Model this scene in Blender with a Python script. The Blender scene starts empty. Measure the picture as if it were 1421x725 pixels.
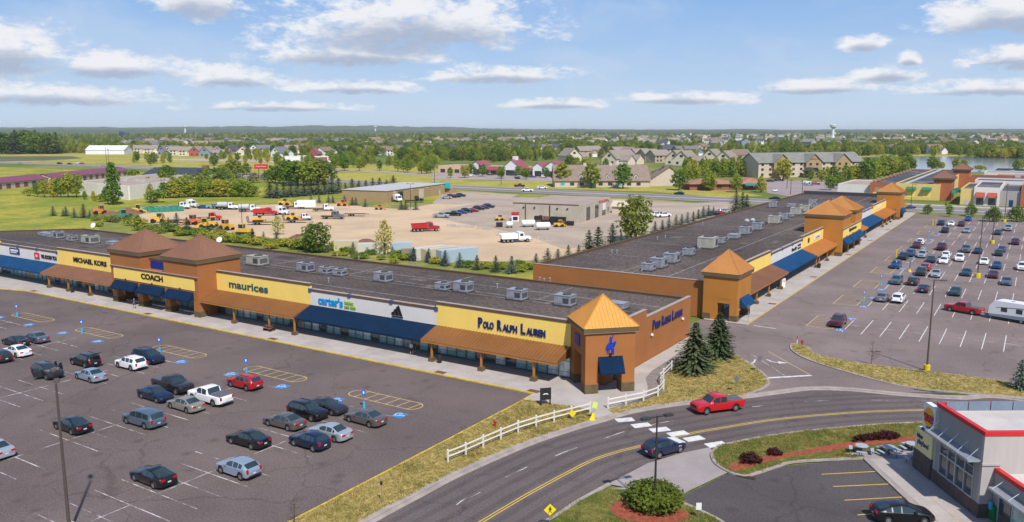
import bpy, math, random
from mathutils import Vector, Matrix
random.seed(7)
R = math.radians
scene = bpy.context.scene
col = scene.collection
# camera
CAM_H = 30.0
FPX, IMW, IMH, HORIZON = 1131.0, 1421.0, 725.0, 180.0
PITCH = math.atan((IMH / 2 - HORIZON) / FPX)
YAW = math.radians(32.736)
cam_data = bpy.data.cameras.new('camera')
cam_data.sensor_width = 36.0
cam_data.lens = 36.0 * FPX / IMW
cam_data.clip_start = 0.5
cam_data.clip_end = 60000.0
cam = bpy.data.objects.new('camera', cam_data)
col.objects.link(cam)
cam.location = (0, 0, CAM_H)
cam.rotation_euler = (math.pi / 2 - PITCH, 0, YAW)
scene.camera = cam
# light
SUN_AZ = math.atan2(-0.62, 0.78)      # direction towards the sun, from +X axis
SUN_EL = R(50)
sun_vec = Vector((math.cos(SUN_EL) * math.cos(SUN_AZ), math.cos(SUN_EL) * math.sin(SUN_AZ), math.sin(SUN_EL)))
sd = bpy.data.lights.new('sun', 'SUN')
sd.energy = 4.1
sd.angle = R(1.2)
sd.color = (1.0, 0.95, 0.87)
sun = bpy.data.objects.new('sun', sd)
col.objects.link(sun)
sun.location = sun_vec * 400
sun.rotation_euler = sun_vec.to_track_quat('Z', 'Y').to_euler()
world = bpy.data.worlds.new('World')
scene.world = world
world.use_nodes = True
wn, wl = world.node_tree.nodes, world.node_tree.links
wn.clear()
def wnode(t, **kw):
 n = wn.new(t)
 for k, v in kw.items():
  setattr(n, k, v)
 return n
def wmath(op, a, b=None, c=None, clamp=False):
 n = wnode('ShaderNodeMath', operation=op, use_clamp=clamp)
 for i, s in enumerate((a, b, c)):
  if s is None:
   continue
  if isinstance(s, (int, float)):
   n.inputs[i].default_value = s
  else:
   wl.new(s, n.inputs[i])
 return n.outputs[0]
def build_sky():
 out = wnode('ShaderNodeOutputWorld')
 bg = wnode('ShaderNodeBackground')
 sky = wnode('ShaderNodeTexSky', sky_type='NISHITA')
 sky.sun_disc = False
 sky.sun_elevation = SUN_EL
 sky.sun_rotation = math.pi / 2 - SUN_AZ
 sky.altitude = 300
 sky.air_density = 1.0
 sky.dust_density = 0.7
 sky.ozone_density = 2.2
 tc = wnode('ShaderNodeTexCoord')
 sep = wnode('ShaderNodeSeparateXYZ')
 wl.new(tc.outputs['Generated'], sep.inputs[0])
 X, Y, Z = sep.outputs
 zc = wmath('MAXIMUM', Z, 0.0)
 el = wmath('ARCTANGENT', wmath('DIVIDE', Z, wmath('SQRT', wmath('ADD', wmath('MULTIPLY', X, X), wmath('MULTIPLY', Y, Y)))))
 el = wmath('MULTIPLY', el, 180 / math.pi)                      # degrees above the horizon
 az = wmath('ARCTAN2', X, Y)
 az = wmath('ADD', wmath('MULTIPLY', az, 180 / math.pi), 32.736)  # degrees right of the view axis
 zz = wmath('ADD', zc, 0.055)
 px = wmath('DIVIDE', X, zz)
 py = wmath('DIVIDE', Y, zz)
 comb = wnode('ShaderNodeCombineXYZ')
 wl.new(px, comb.inputs[0]); wl.new(py, comb.inputs[1])
 def noise(vec, scale, detail=8, rough=0.6, dist=0.3, off=(0, 0, 0)):
  mp = wnode('ShaderNodeMapping')
  mp.inputs['Location'].default_value = off
  wl.new(vec, mp.inputs[0])
  n = wnode('ShaderNodeTexNoise')
  n.inputs['Scale'].default_value = scale
  n.inputs['Detail'].default_value = detail
  n.inputs['Roughness'].default_value = rough
  n.inputs['Distortion'].default_value = dist
  wl.new(mp.outputs[0], n.inputs[0])
  return n.outputs['Fac']
 c2 = wnode('ShaderNodeCombineXYZ')
 wl.new(wmath('MULTIPLY', az, 0.13), c2.inputs[0])
 wl.new(wmath('MULTIPLY', el, 0.30), c2.inputs[1])
 ang = c2.outputs[0]
 big = noise(comb.outputs[0], 0.55, 7, 0.62, 0.5, (3.1, 1.7, 0))
 puff = noise(ang, 2.9, 8, 0.66, 0.25, (0.4, 0.3, 0))
 wisp = noise(ang, 0.8, 5, 0.6, 1.0, (5.2, 2.3, 0))
 cl = [(-6.5, 5.6, 8.6, 4.0, 1.5), (-11.0, 4.2, 6.8, 2.2, 1.35), (-20.2, 7.0, 3.3, 2.8, 1.3), (-31.5, 3.3, 4.2, 3.2, 1.4),
   (-25.5, 3.1, 5.8, 1.8, 1.1), (-18.5, 2.6, 4.0, 1.7, .95), (-1.0, 3.1, 6.6, 1.4, 1.0), (-10.5, 2.3, 6.0, 1.2, .8),
   (30.2, 5.5, 4.6, 3.2, 1.25), (22.8, 4.8, 1.9, 1.4, .9), (25.4, 3.8, .9, 1.2, .9), (24.2, 2.9, 2.6, 1.3, .95),
   (30.8, 3.4, 3.0, 1.9, 1.0), (20.0, 2.2, 5.5, 1.2, .8), (30.0, 1.9, 6.0, 1.3, .85), (11.5, 1.6, 7.0, 1.2, .7),
   (-29.0, 1.4, 8.0, 1.5, 1.0), (3.0, 1.3, 6.0, 1.1, .6), (-16.0, 1.1, 9.0, 1.0, .6),
   (52.0, 4.5, 8.0, 3.0, 1.0), (-55.0, 5.0, 9.0, 3.0, 1.0), (14.0, 12.5, 8.0, 3.0, 1.0), (-24.0, 13.5, 9.0, 3.0, 1.0)]
 c3 = wnode('ShaderNodeCombineXYZ')
 wl.new(az, c3.inputs[0]); wl.new(el, c3.inputs[1]); wl.new(wmath('MULTIPLY', el, -1.0), c3.inputs[2])
 def vmath(op, a, b, c=None):
  n = wnode('ShaderNodeVectorMath', operation=op)
  for i, s in enumerate((a, b, c)):
   if s is None: continue
   if isinstance(s, tuple): n.inputs[i].default_value = s
   else: wl.new(s, n.inputs[i])
  return n.outputs['Value'] if op == 'DOT_PRODUCT' else n.outputs[0]
 rmin = None
 shade = None
 for a0, e0, hw, hh, dn in cl:
  em = e0 + hh * 0.3
  k = math.sqrt(dn)
  sx, sp, sn = 1 / (hw * k), 1 / (hh * 0.72 * k), 1 / (hh * 0.36 * k)
  d = vmath('MULTIPLY_ADD', c3.outputs[0], (sx, sp, sn), (-a0 * sx, -em * sp, em * sn))
  d = vmath('MAXIMUM', d, (-1000.0, 0.0, 0.0))
  r2 = vmath('DOT_PRODUCT', d, d)
  sh = wmath('MULTIPLY_ADD', r2, -0.7, vmath('DOT_PRODUCT', d, (0.0, -1.0, 0.7)))
  rmin = r2 if rmin is None else wmath('MINIMUM', rmin, r2)
  shade = sh if shade is None else wmath('MAXIMUM', shade, sh)
 cov = wmath('MAXIMUM', wmath('SUBTRACT', 1.0, rmin), -1.5)
 shade = wmath('ADD', shade, 0.35)
 dens = wmath('ADD', wmath('MULTIPLY', cov, 0.78), wmath('MULTIPLY', wmath('SUBTRACT', puff, 0.5), 2.6))
 dens = wmath('ADD', dens, wmath('MULTIPLY', wmath('SUBTRACT', noise(ang, 9.0, 4, 0.65, 0.3, (1.7, 0.9, 0)), 0.5), 0.9))
 dens = wmath('ADD', dens, wmath('MULTIPLY', wmath('SUBTRACT', big, 0.52), 0.6))
 ramp = wnode('ShaderNodeMapRange', interpolation_type='SMOOTHSTEP')
 wl.new(dens, ramp.inputs[0])
 ramp.inputs[1].default_value = 0.0; ramp.inputs[2].default_value = 0.72
 ramp.inputs[3].default_value = 0.0; ramp.inputs[4].default_value = 0.97
 cm = ramp.outputs[0]
 veil = wnode('ShaderNodeMapRange', interpolation_type='SMOOTHSTEP')
 wl.new(wmath('ADD', wisp, wmath('MULTIPLY', big, 0.35)), veil.inputs[0])
 veil.inputs[1].default_value = 0.55; veil.inputs[2].default_value = 0.95
 veil.inputs[3].default_value = 0.0; veil.inputs[4].default_value = 0.45
 shn = wmath('ADD', wmath('MULTIPLY', shade, 1.25), wmath('MULTIPLY', wmath('SUBTRACT', puff, 0.5), -0.9))
 sr = wnode('ShaderNodeMapRange', interpolation_type='SMOOTHSTEP')
 wl.new(shn, sr.inputs[0])
 sr.inputs[1].default_value = 0.02; sr.inputs[2].default_value = 0.62
 cc = wnode('ShaderNodeMix', data_type='RGBA')
 wl.new(sr.outputs[0], cc.inputs[0])
 cc.inputs[6].default_value = (6.78, 6.84, 7.08, 1)
 cc.inputs[7].default_value = (3.21, 3.75, 4.82, 1)
 hs = wnode('ShaderNodeMix', data_type='RGBA', blend_type='MULTIPLY')
 hs.inputs[0].default_value = 1.0
 wl.new(sky.outputs[0], hs.inputs[6])
 hs.inputs[7].default_value = (SKY_TINT[0], SKY_TINT[1], SKY_TINT[2], 1)
 m1 = wnode('ShaderNodeMix', data_type='RGBA')
 wl.new(veil.outputs[0], m1.inputs[0])
 wl.new(hs.outputs[2], m1.inputs[6])
 m1.inputs[7].default_value = (5.59, 6.31, 7.50, 1)
 g1 = wnode('ShaderNodeMapRange')
 wl.new(el, g1.inputs[0]); g1.inputs[1].default_value = 0.0; g1.inputs[2].default_value = 10.0
 air = wnode('ShaderNodeMix', data_type='RGBA')
 wl.new(g1.outputs[0], air.inputs[0])
 air.inputs[6].default_value = (4.46, 5.53, 6.66, 1); air.inputs[7].default_value = (1.73, 3.33, 6.19, 1)
 air2 = wnode('ShaderNodeMix', data_type='RGBA')
 wl.new(wmath('MULTIPLY', veil.outputs[0], 1.0), air2.inputs[0])
 wl.new(air.outputs[2], air2.inputs[6]); air2.inputs[7].default_value = (4.64, 5.35, 6.54, 1)
 lowr = wnode('ShaderNodeMapRange', interpolation_type='SMOOTHSTEP')
 wl.new(el, lowr.inputs[0])
 lowr.inputs[1].default_value = 10.0; lowr.inputs[2].default_value = 35.0
 lowr.inputs[3].default_value = 0.92; lowr.inputs[4].default_value = 0.0
 m0 = wnode('ShaderNodeMix', data_type='RGBA')
 wl.new(lowr.outputs[0], m0.inputs[0])
 wl.new(m1.outputs[2], m0.inputs[6])
 wl.new(air2.outputs[2], m0.inputs[7])
 m2 = wnode('ShaderNodeMix', data_type='RGBA')
 wl.new(cm, m2.inputs[0])
 wl.new(m0.outputs[2], m2.inputs[6])
 wl.new(cc.outputs[2], m2.inputs[7])
 wl.new(m2.outputs[2], bg.inputs[0])
 bg.inputs[1].default_value = SKY_STRENGTH
 wl.new(bg.outputs[0], out.inputs[0])
SKY_TINT = (0.66, 0.82, 1.05)
SKY_STRENGTH = 0.105
build_sky()
world.cycles.sampling_method = 'NONE'
scene.cycles.max_bounces = 5
scene.cycles.diffuse_bounces = 2
scene.cycles.glossy_bounces = 2
vs = scene.view_settings
vs.view_transform = 'Standard'
vs.look = 'None'
vs.exposure = 0.32
vs.gamma = 1.0
vs.use_curve_mapping = False
scene.render.engine = 'CYCLES'
# survey helper
_f = (-math.sin(YAW), math.cos(YAW))
_r = (math.cos(YAW), math.sin(YAW))
def ground(px, py, z=0.0):
 """Place on the level ground (height z) that a mark of the 1421x725 survey picture stands on."""
 u = (px - IMW / 2) / FPX
 v = (py - IMH / 2) / FPX
 c, s = math.cos(PITCH), math.sin(PITCH)
 hf = c - v * s
 dz = -s - v * c
 t = (z - CAM_H) / dz
 return Vector(((hf * _f[0] + u * _r[0]) * t, (hf * _f[1] + u * _r[1]) * t, z))
def polar(az, d, z=0.0):
 a = R(az) - YAW
 return Vector((math.sin(a) * d, math.cos(a) * d, z))
# materials
MATS = {}
def material(name, color, rough=0.8, var=0.12, scale=1.5, bump=0.0, bump_scale=None, metallic=0.0,
    spec=0.4, coord='object', color2=None, alpha=None, coat=0.0, fine=0.0, fine_scale=40.0, blotch=None, streak=0.0, transmission=0.0):
 if name in MATS:
  return MATS[name]
 m = bpy.data.materials.new(name)
 m.use_nodes = True
 n, l = m.node_tree.nodes, m.node_tree.links
 b = n['Principled BSDF']
 b.inputs['Roughness'].default_value = rough
 b.inputs['Metallic'].default_value = metallic
 b.inputs['Specular IOR Level'].default_value = spec
 b.inputs['Coat Weight'].default_value = coat
 if transmission:
  b.inputs['Transmission Weight'].default_value = transmission
 c = Vector(color[:3])
 if coord == 'world':
  g = n.new('ShaderNodeNewGeometry'); vec = g.outputs['Position']
 else:
  g = n.new('ShaderNodeTexCoord'); vec = g.outputs['Object']
 def noise(sc, det=5, ro=0.6, vv=vec):
  t = n.new('ShaderNodeTexNoise')
  t.inputs['Scale'].default_value = sc
  t.inputs['Detail'].default_value = det
  t.inputs['Roughness'].default_value = ro
  l.new(vv, t.inputs['Vector'])
  return t.outputs['Fac']
 def mixc(fac, a, bb, mode='MIX'):
  x = n.new('ShaderNodeMix'); x.data_type = 'RGBA'; x.blend_type = mode
  for s, i in ((fac, 0), (a, 6), (bb, 7)):
   if hasattr(s, 'is_output') or hasattr(s, 'links'):
    l.new(s, x.inputs[i])
   elif isinstance(s, (int, float)):
    x.inputs[i].default_value = s
   else:
    x.inputs[i].default_value = (s[0], s[1], s[2], 1)
  return x.outputs[2]
 def rng(s, a, bb, lo=0.0, hi=1.0):
  r = n.new('ShaderNodeMapRange'); r.interpolation_type = 'SMOOTHSTEP'
  l.new(s, r.inputs[0]); r.inputs[1].default_value = a; r.inputs[2].default_value = bb
  r.inputs[3].default_value = lo; r.inputs[4].default_value = hi
  return r.outputs[0]
 if var or color2:
  lo = tuple(c * (1 - var)); hi = tuple(color2) if color2 else tuple(c * (1 + var))
  cur = mixc(rng(noise(scale), 0.3, 0.7), lo if not color2 else tuple(c), hi)
 else:
  cur = None
 if fine:
  f = noise(fine_scale, 2, 0.5)
  cur = mixc(rng(f, 0.3, 0.7), cur if cur is not None else tuple(c), tuple(c * (1 - fine)), 'MIX') if False else \
   mixc(1.0, cur if cur is not None else tuple(c), mixc(rng(f, 0.25, 0.75), (1 - fine,) * 3, (1 + fine,) * 3), 'MULTIPLY')
 if streak:
  mp = n.new('ShaderNodeMapping'); l.new(vec, mp.inputs[0]); mp.inputs['Scale'].default_value = (3.0, 3.0, 0.15)
  s = noise(1.0, 4, 0.6, mp.outputs[0])
  cur = mixc(1.0, cur if cur is not None else tuple(c), mixc(rng(s, 0.35, 0.7), (1 - streak,) * 3, (1.0,) * 3), 'MULTIPLY')
 if blotch:                                   # (colour, scale, low, high)
  bc, bs, lo_, hi_ = blotch
  cur = mixc(rng(noise(bs, 6, 0.65), lo_, hi_), cur if cur is not None else tuple(c), bc)
 if cur is not None:
  l.new(cur, b.inputs['Base Color'])
 else:
  b.inputs['Base Color'].default_value = (c[0], c[1], c[2], 1)
 if bump:
  bn = n.new('ShaderNodeBump')
  bn.inputs['Strength'].default_value = bump
  bn.inputs['Distance'].default_value = 0.05
  l.new(noise(bump_scale or scale * 12, 4, 0.6), bn.inputs['Height'])
  l.new(bn.outputs[0], b.inputs['Normal'])
 MATS[name] = m
 return m
def hexc(h):
 h = h.lstrip('#')
 o = []
 for i in (0, 2, 4):
  v = int(h[i:i + 2], 16) / 255
  o.append(v / 12.92 if v <= 0.04045 else ((v + 0.055) / 1.055) ** 2.4)
 return tuple(o)
# mesh builder
class MB:
 def __init__(self):
  self.v = []; self.f = []; self.m = []
 def poly(self, pts, mi=0):
  k = len(self.v)
  self.v += [tuple(p) for p in pts]
  self.f.append(tuple(range(k, k + len(pts)))); self.m.append(mi)
  return self
 def box(self, x0, x1, y0, y1, z0, z1, mi=0, rz=0.0, skip=''):
  k = len(self.v)
  c = [(x0, y0), (x1, y0), (x1, y1), (x0, y1)]
  if rz:
   mx, my = (x0 + x1) / 2, (y0 + y1) / 2
   cs, sn = math.cos(rz), math.sin(rz)
   c = [(mx + (x - mx) * cs - (y - my) * sn, my + (x - mx) * sn + (y - my) * cs) for x, y in c]
  self.v += [(x, y, z0) for x, y in c] + [(x, y, z1) for x, y in c]
  fs = [(0, 3, 2, 1), (4, 5, 6, 7), (0, 1, 5, 4), (1, 2, 6, 5), (2, 3, 7, 6), (3, 0, 4, 7)]
  for i, q in enumerate(fs):
   if str(i) in skip:
    continue
   self.f.append(tuple(k + j for j in q)); self.m.append(mi)
  return self
 def hexa(self, p8, mi=0):
  k = len(self.v)
  self.v += [tuple(p) for p in p8]
  for q in [(0, 3, 2, 1), (4, 5, 6, 7), (0, 1, 5, 4), (1, 2, 6, 5), (2, 3, 7, 6), (3, 0, 4, 7)]:
   self.f.append(tuple(k + j for j in q)); self.m.append(mi)
  return self
 def prism(self, poly, z0, z1, mi=0, mtop=None, bottom=True):
  k = len(self.v); n = len(poly)
  self.v += [(p[0], p[1], z0) for p in poly] + [(p[0], p[1], z1) for p in poly]
  self.f.append(tuple(range(k + n, k + 2 * n))); self.m.append(mi if mtop is None else mtop)
  if bottom:
   self.f.append(tuple(range(k + n - 1, k - 1, -1))); self.m.append(mi)
  for i in range(n):
   j = (i + 1) % n
   self.f.append((k + i, k + j, k + n + j, k + n + i)); self.m.append(mi)
  return self
 def extr_y(self, poly, y0, y1, mi=0):       # poly in (x,z)
  k = len(self.v); n = len(poly)
  self.v += [(p[0], y0, p[1]) for p in poly] + [(p[0], y1, p[1]) for p in poly]
  self.f.append(tuple(range(k, k + n))); self.m.append(mi)
  self.f.append(tuple(range(k + 2 * n - 1, k + n - 1, -1))); self.m.append(mi)
  for i in range(n):
   j = (i + 1) % n
   self.f.append((k + j, k + i, k + n + i, k + n + j)); self.m.append(mi)
  return self
 def extr_x(self, poly, x0, x1, mi=0):       # poly in (y,z)
  k = len(self.v); n = len(poly)
  self.v += [(x0, p[0], p[1]) for p in poly] + [(x1, p[0], p[1]) for p in poly]
  self.f.append(tuple(range(k + n - 1, k - 1, -1))); self.m.append(mi)
  self.f.append(tuple(range(k + n, k + 2 * n))); self.m.append(mi)
  for i in range(n):
   j = (i + 1) % n
   self.f.append((k + i, k + j, k + n + j, k + n + i)); self.m.append(mi)
  return self
 def tube(self, p, q, r0, r1=None, n=8, mi=0, caps=True):
  p, q = Vector(p), Vector(q)
  r1 = r0 if r1 is None else r1
  d = (q - p).normalized()
  a = d.orthogonal().normalized(); b = d.cross(a)
  k = len(self.v)
  for c, r in ((p, r0), (q, r1)):
   for i in range(n):
    t = 2 * math.pi * i / n
    self.v.append(tuple(c + (a * math.cos(t) + b * math.sin(t)) * r))
  for i in range(n):
   j = (i + 1) % n
   self.f.append((k + i, k + j, k + n + j, k + n + i)); self.m.append(mi)
  if caps:
   self.f.append(tuple(range(k + n - 1, k - 1, -1))); self.m.append(mi)
   self.f.append(tuple(range(k + n, k + 2 * n))); self.m.append(mi)
  return self
 def lathe(self, prof, c=(0, 0, 0), n=16, mi=0, axis='z'):
  k = len(self.v)
  for r, h in prof:
   for i in range(n):
    t = 2 * math.pi * i / n
    if axis == 'z':
     self.v.append((c[0] + r * math.cos(t), c[1] + r * math.sin(t), c[2] + h))
    elif axis == 'y':
     self.v.append((c[0] + r * math.cos(t), c[1] + h, c[2] - r * math.sin(t)))
    else:
     self.v.append((c[0] + h, c[1] + r * math.cos(t), c[2] + r * math.sin(t)))
  for s in range(len(prof) - 1):
   for i in range(n):
    j = (i + 1) % n
    a = k + s * n
    self.f.append((a + i, a + j, a + n + j, a + n + i)); self.m.append(mi)
  self.f.append(tuple(range(k + n - 1, k - 1, -1))); self.m.append(mi)
  e = k + (len(prof) - 1) * n
  self.f.append(tuple(range(e, e + n))); self.m.append(mi)
  return self
 def mesh(self, name, mats, smooth=False):
  me = bpy.data.meshes.new(name)
  me.from_pydata(self.v, [], self.f)
  for mm in (mats if isinstance(mats, (list, tuple)) else [mats]):
   me.materials.append(mm)
  if any(self.m):
   me.polygons.foreach_set('material_index', self.m)
  if smooth:
   me.polygons.foreach_set('use_smooth', [True] * len(me.polygons))
  me.update()
  return me
 def build(self, name, mats, parent=None, loc=None, rz=0.0, smooth=False):
  return link(name, self.mesh(name, mats, smooth), parent, loc, rz)
def link(name, me, parent=None, loc=None, rz=0.0, mat=None, scale=None):
 o = bpy.data.objects.new(name, me)
 col.objects.link(o)
 if loc is not None:
  o.location = loc
 if rz:
  o.rotation_euler = (0, 0, rz)
 if scale is not None:
  o.scale = scale
 if parent is not None:
  o.parent = parent
 if mat is not None:
  o.material_slots[0].link = 'OBJECT'
  o.material_slots[0].material = mat
 return o
def tag(o, label=None, cat=None, group=None, kind=None):
 if label: o['label'] = label
 if cat: o['category'] = cat
 if group: o['group'] = group
 if kind: o['kind'] = kind
 return o
def thing(name, label, cat, loc=(0, 0, 0), rz=0.0, group=None):
 o = bpy.data.objects.new(name, None)
 o.empty_display_size = 0.5
 col.objects.link(o)
 o.location = loc
 o.rotation_euler = (0, 0, rz)
 return tag(o, label, cat, group)
class Proto:
 """A finished thing kept as a list so copies never need a scene query."""
 def __init__(self, root):
  self.root = root
  self.items = []
  def walk(o):
   for ch in o.children:
    self.items.append((ch, o)); walk(ch)
  bpy.context.view_layer.update()
  walk(root)
  self.used = False
  self.slots = [(o, i, s.material.name) for o in [root] + [a for a, _ in self.items] if o.type == 'MESH' for i, s in enumerate(o.material_slots) if s.material]
 def place(self, loc, rz=0.0, label=None, group=None, scale=None, recolor=None):
  mp = {}
  if not self.used:
   self.used = True
   root = self.root
   for ch, pa in self.items: mp[ch] = ch
  else:
   root = self.root.copy(); col.objects.link(root)
   mp[self.root] = root
   for ch, pa in self.items:
    c = ch.copy(); col.objects.link(c); c.parent = mp[pa]; mp[ch] = c
  root.location = loc
  root.rotation_euler = (0, 0, rz)
  if scale is not None:
   root.scale = scale if hasattr(scale, '__len__') else (scale,) * 3
  if label: root['label'] = label
  if group: root['group'] = group
  if recolor:
   mp[self.root] = root
   for o, i, nm in self.slots:
    if nm in recolor:
     sl = mp[o].material_slots[i]
     sl.link = 'OBJECT'; sl.material = recolor[nm]
  return root
_unit = {}
def unit_box(mat):
 key = mat.name
 if key not in _unit:
  _unit[key] = MB().box(-.5, .5, -.5, .5, -.5, .5).mesh('block_' + key, mat)
 return _unit[key]
def piece(name, mat, parent, x0, x1, y0, y1, z0, z1):
 """an axis-aligned piece that shares one box mesh with its like"""
 return link(name, unit_box(mat), parent, ((x0 + x1) / 2, (y0 + y1) / 2, (z0 + z1) / 2), scale=(x1 - x0, y1 - y0, z1 - z0))
_font_cache = {}
def letters(text, height, mat, parent, loc, rot, depth=0.08, bold=0.0, name='sign_lettering', width=None, spacing=1.0, align='CENTER', shear=0.0):
 cu = bpy.data.curves.new('lettering', 'FONT')
 cu.body = text; cu.size = 1.0; cu.extrude = depth / 2; cu.align_x = align; cu.align_y = 'CENTER'
 cu.offset = bold; cu.space_character = spacing; cu.resolution_u = 3; cu.shear = shear
 tmp = bpy.data.objects.new('lettering_tmp', cu)
 col.objects.link(tmp)
 dg = bpy.context.evaluated_depsgraph_get()
 me = bpy.data.meshes.new_from_object(tmp.evaluated_get(dg))
 bpy.data.objects.remove(tmp); bpy.data.curves.remove(cu)
 xs = [v.co.x for v in me.vertices]; ys = [v.co.y for v in me.vertices]
 w, h = max(xs) - min(xs), max(ys) - min(ys)
 cx, cy = (max(xs) + min(xs)) / 2, (max(ys) + min(ys)) / 2
 sy = height / h
 sx = width / w if width else sy
 for v in me.vertices:
  v.co.x = (v.co.x - cx) * sx; v.co.y = (v.co.y - cy) * sy
 me.materials.clear(); me.materials.append(mat)
 o = bpy.data.objects.new(name, me)
 col.objects.link(o)
 o.location = loc; o.rotation_euler = rot
 if parent is not None: o.parent = parent
 return o
# ground materials
def asphalt(name, c, crack=0.5, patch=0.25, oil=0.0):
 m = material(name, c, rough=0.92, var=0.16, scale=0.07, coord='world', fine=0.22, fine_scale=6.0, bump=0.25, bump_scale=30,
     blotch=(tuple(x * (1 - patch) for x in c), 0.35, 0.55, 0.75), spec=0.25)
 n, l = m.node_tree.nodes, m.node_tree.links
 b = n['Principled BSDF']
 src = b.inputs['Base Color'].links[0].from_socket
 g = n.new('ShaderNodeNewGeometry')
 nz = n.new('ShaderNodeTexNoise'); nz.inputs['Scale'].default_value = 0.25; nz.inputs['Detail'].default_value = 4
 l.new(g.outputs['Position'], nz.inputs[0])
 add = n.new('ShaderNodeVectorMath'); add.operation = 'MULTIPLY_ADD'
 l.new(nz.outputs['Color'], add.inputs[0]); add.inputs[1].default_value = (5, 5, 0); l.new(g.outputs['Position'], add.inputs[2])
 vo = n.new('ShaderNodeTexVoronoi'); vo.feature = 'DISTANCE_TO_EDGE'; vo.inputs['Scale'].default_value = 0.085
 l.new(add.outputs[0], vo.inputs[0])
 r = n.new('ShaderNodeMapRange'); l.new(vo.outputs['Distance'], r.inputs[0])
 r.inputs[1].default_value = 0.0; r.inputs[2].default_value = 0.009; r.inputs[3].default_value = crack; r.inputs[4].default_value = 0.0
 x = n.new('ShaderNodeMix'); x.data_type = 'RGBA'
 l.new(r.outputs[0], x.inputs[0]); l.new(src, x.inputs[6]); x.inputs[7].default_value = (c[0] * .45, c[1] * .45, c[2] * .45, 1)
 cur = x.outputs[2]
 vo2 = n.new('ShaderNodeTexVoronoi'); vo2.inputs['Scale'].default_value = 0.3
 l.new(g.outputs['Position'], vo2.inputs[0])
 r2 = n.new('ShaderNodeMapRange'); l.new(vo2.outputs['Distance'], r2.inputs[0])
 r2.inputs[1].default_value = 0.02; r2.inputs[2].default_value = 0.22; r2.inputs[3].default_value = 0.6; r2.inputs[4].default_value = 0.0
 x2 = n.new('ShaderNodeMix'); x2.data_type = 'RGBA'
 l.new(r2.outputs[0], x2.inputs[0]); l.new(cur, x2.inputs[6]); x2.inputs[7].default_value = (c[0] * .5, c[1] * .5, c[2] * .5, 1)
 l.new(x2.outputs[2], b.inputs['Base Color'])
 return m
M_LOT_W = asphalt('asphalt_west_lot', (0.134, 0.103, 0.097), patch=0.2)
M_LOT_E = asphalt('asphalt_east_lot', (0.196, 0.153, 0.143), patch=0.15)
M_ROAD = asphalt('asphalt_road', (0.124, 0.099, 0.095), patch=0.15)
M_LOT_R = asphalt('asphalt_restaurant', (0.085, 0.073, 0.074), patch=0.3)
M_FARROAD = material('asphalt_far_road', (0.19, 0.17, 0.17), var=0.1, scale=0.03, coord='world', rough=0.9)
M_CONC = material('concrete_walk', (0.39, 0.35, 0.32), var=0.10, scale=0.3, coord='world', fine=0.08, fine_scale=8, bump=0.1, rough=0.9,
     blotch=((0.29, 0.26, 0.24), 0.5, 0.58, 0.8))
M_CONC2 = material('concrete_apron', (0.30, 0.26, 0.25), var=0.10, scale=0.3, coord='world', fine=0.08, fine_scale=8, rough=0.9,
     blotch=((0.22, 0.19, 0.185), 0.4, 0.55, 0.8))
M_CURB = material('concrete_kerb', (0.33, 0.28, 0.25), var=0.15, scale=0.8, coord='world', fine=0.1, rough=0.9)
M_YCURB = material('yellow_kerb_paint', (0.62, 0.43, 0.03), var=0.15, scale=1.2, coord='world', rough=0.7, blotch=((0.42, 0.35, 0.2), 1.6, 0.62, 0.8))
M_WPAINT = material('white_road_paint', (0.62, 0.60, 0.58), var=0.1, scale=1.0, coord='world', rough=0.7, blotch=((0.125, 0.105, 0.104), 0.55, 0.36, 0.60))
M_WPAINT_E = material('white_stall_paint', (0.64, 0.60, 0.58), var=0.1, scale=1.0, coord='world', rough=0.7, blotch=((0.24, 0.2, 0.2), 0.8, 0.52, 0.72))
M_WPAINT2 = material('white_crosswalk_paint', (0.62, 0.60, 0.58), var=0.08, scale=1.0, coord='world', rough=0.7, blotch=((0.24, 0.22, 0.22), 1.6, 0.52, 0.72))
M_YPAINT = material('yellow_road_paint', (0.58, 0.40, 0.06), var=0.1, scale=1.0, coord='world', rough=0.7, blotch=((0.25, 0.2, 0.12), 1.3, 0.55, 0.8))
M_YPAINT2 = material('faded_yellow_paint', (0.52, 0.38, 0.13), var=0.1, scale=1.0, coord='world', rough=0.7, blotch=((0.22, 0.18, 0.14), 1.5, 0.52, 0.8))
M_BPAINT = material('blue_road_paint', (0.03, 0.20, 0.50), var=0.12, scale=1.5, coord='world', rough=0.7, blotch=((0.12, 0.16, 0.24), 1.4, 0.55, 0.85))
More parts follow.
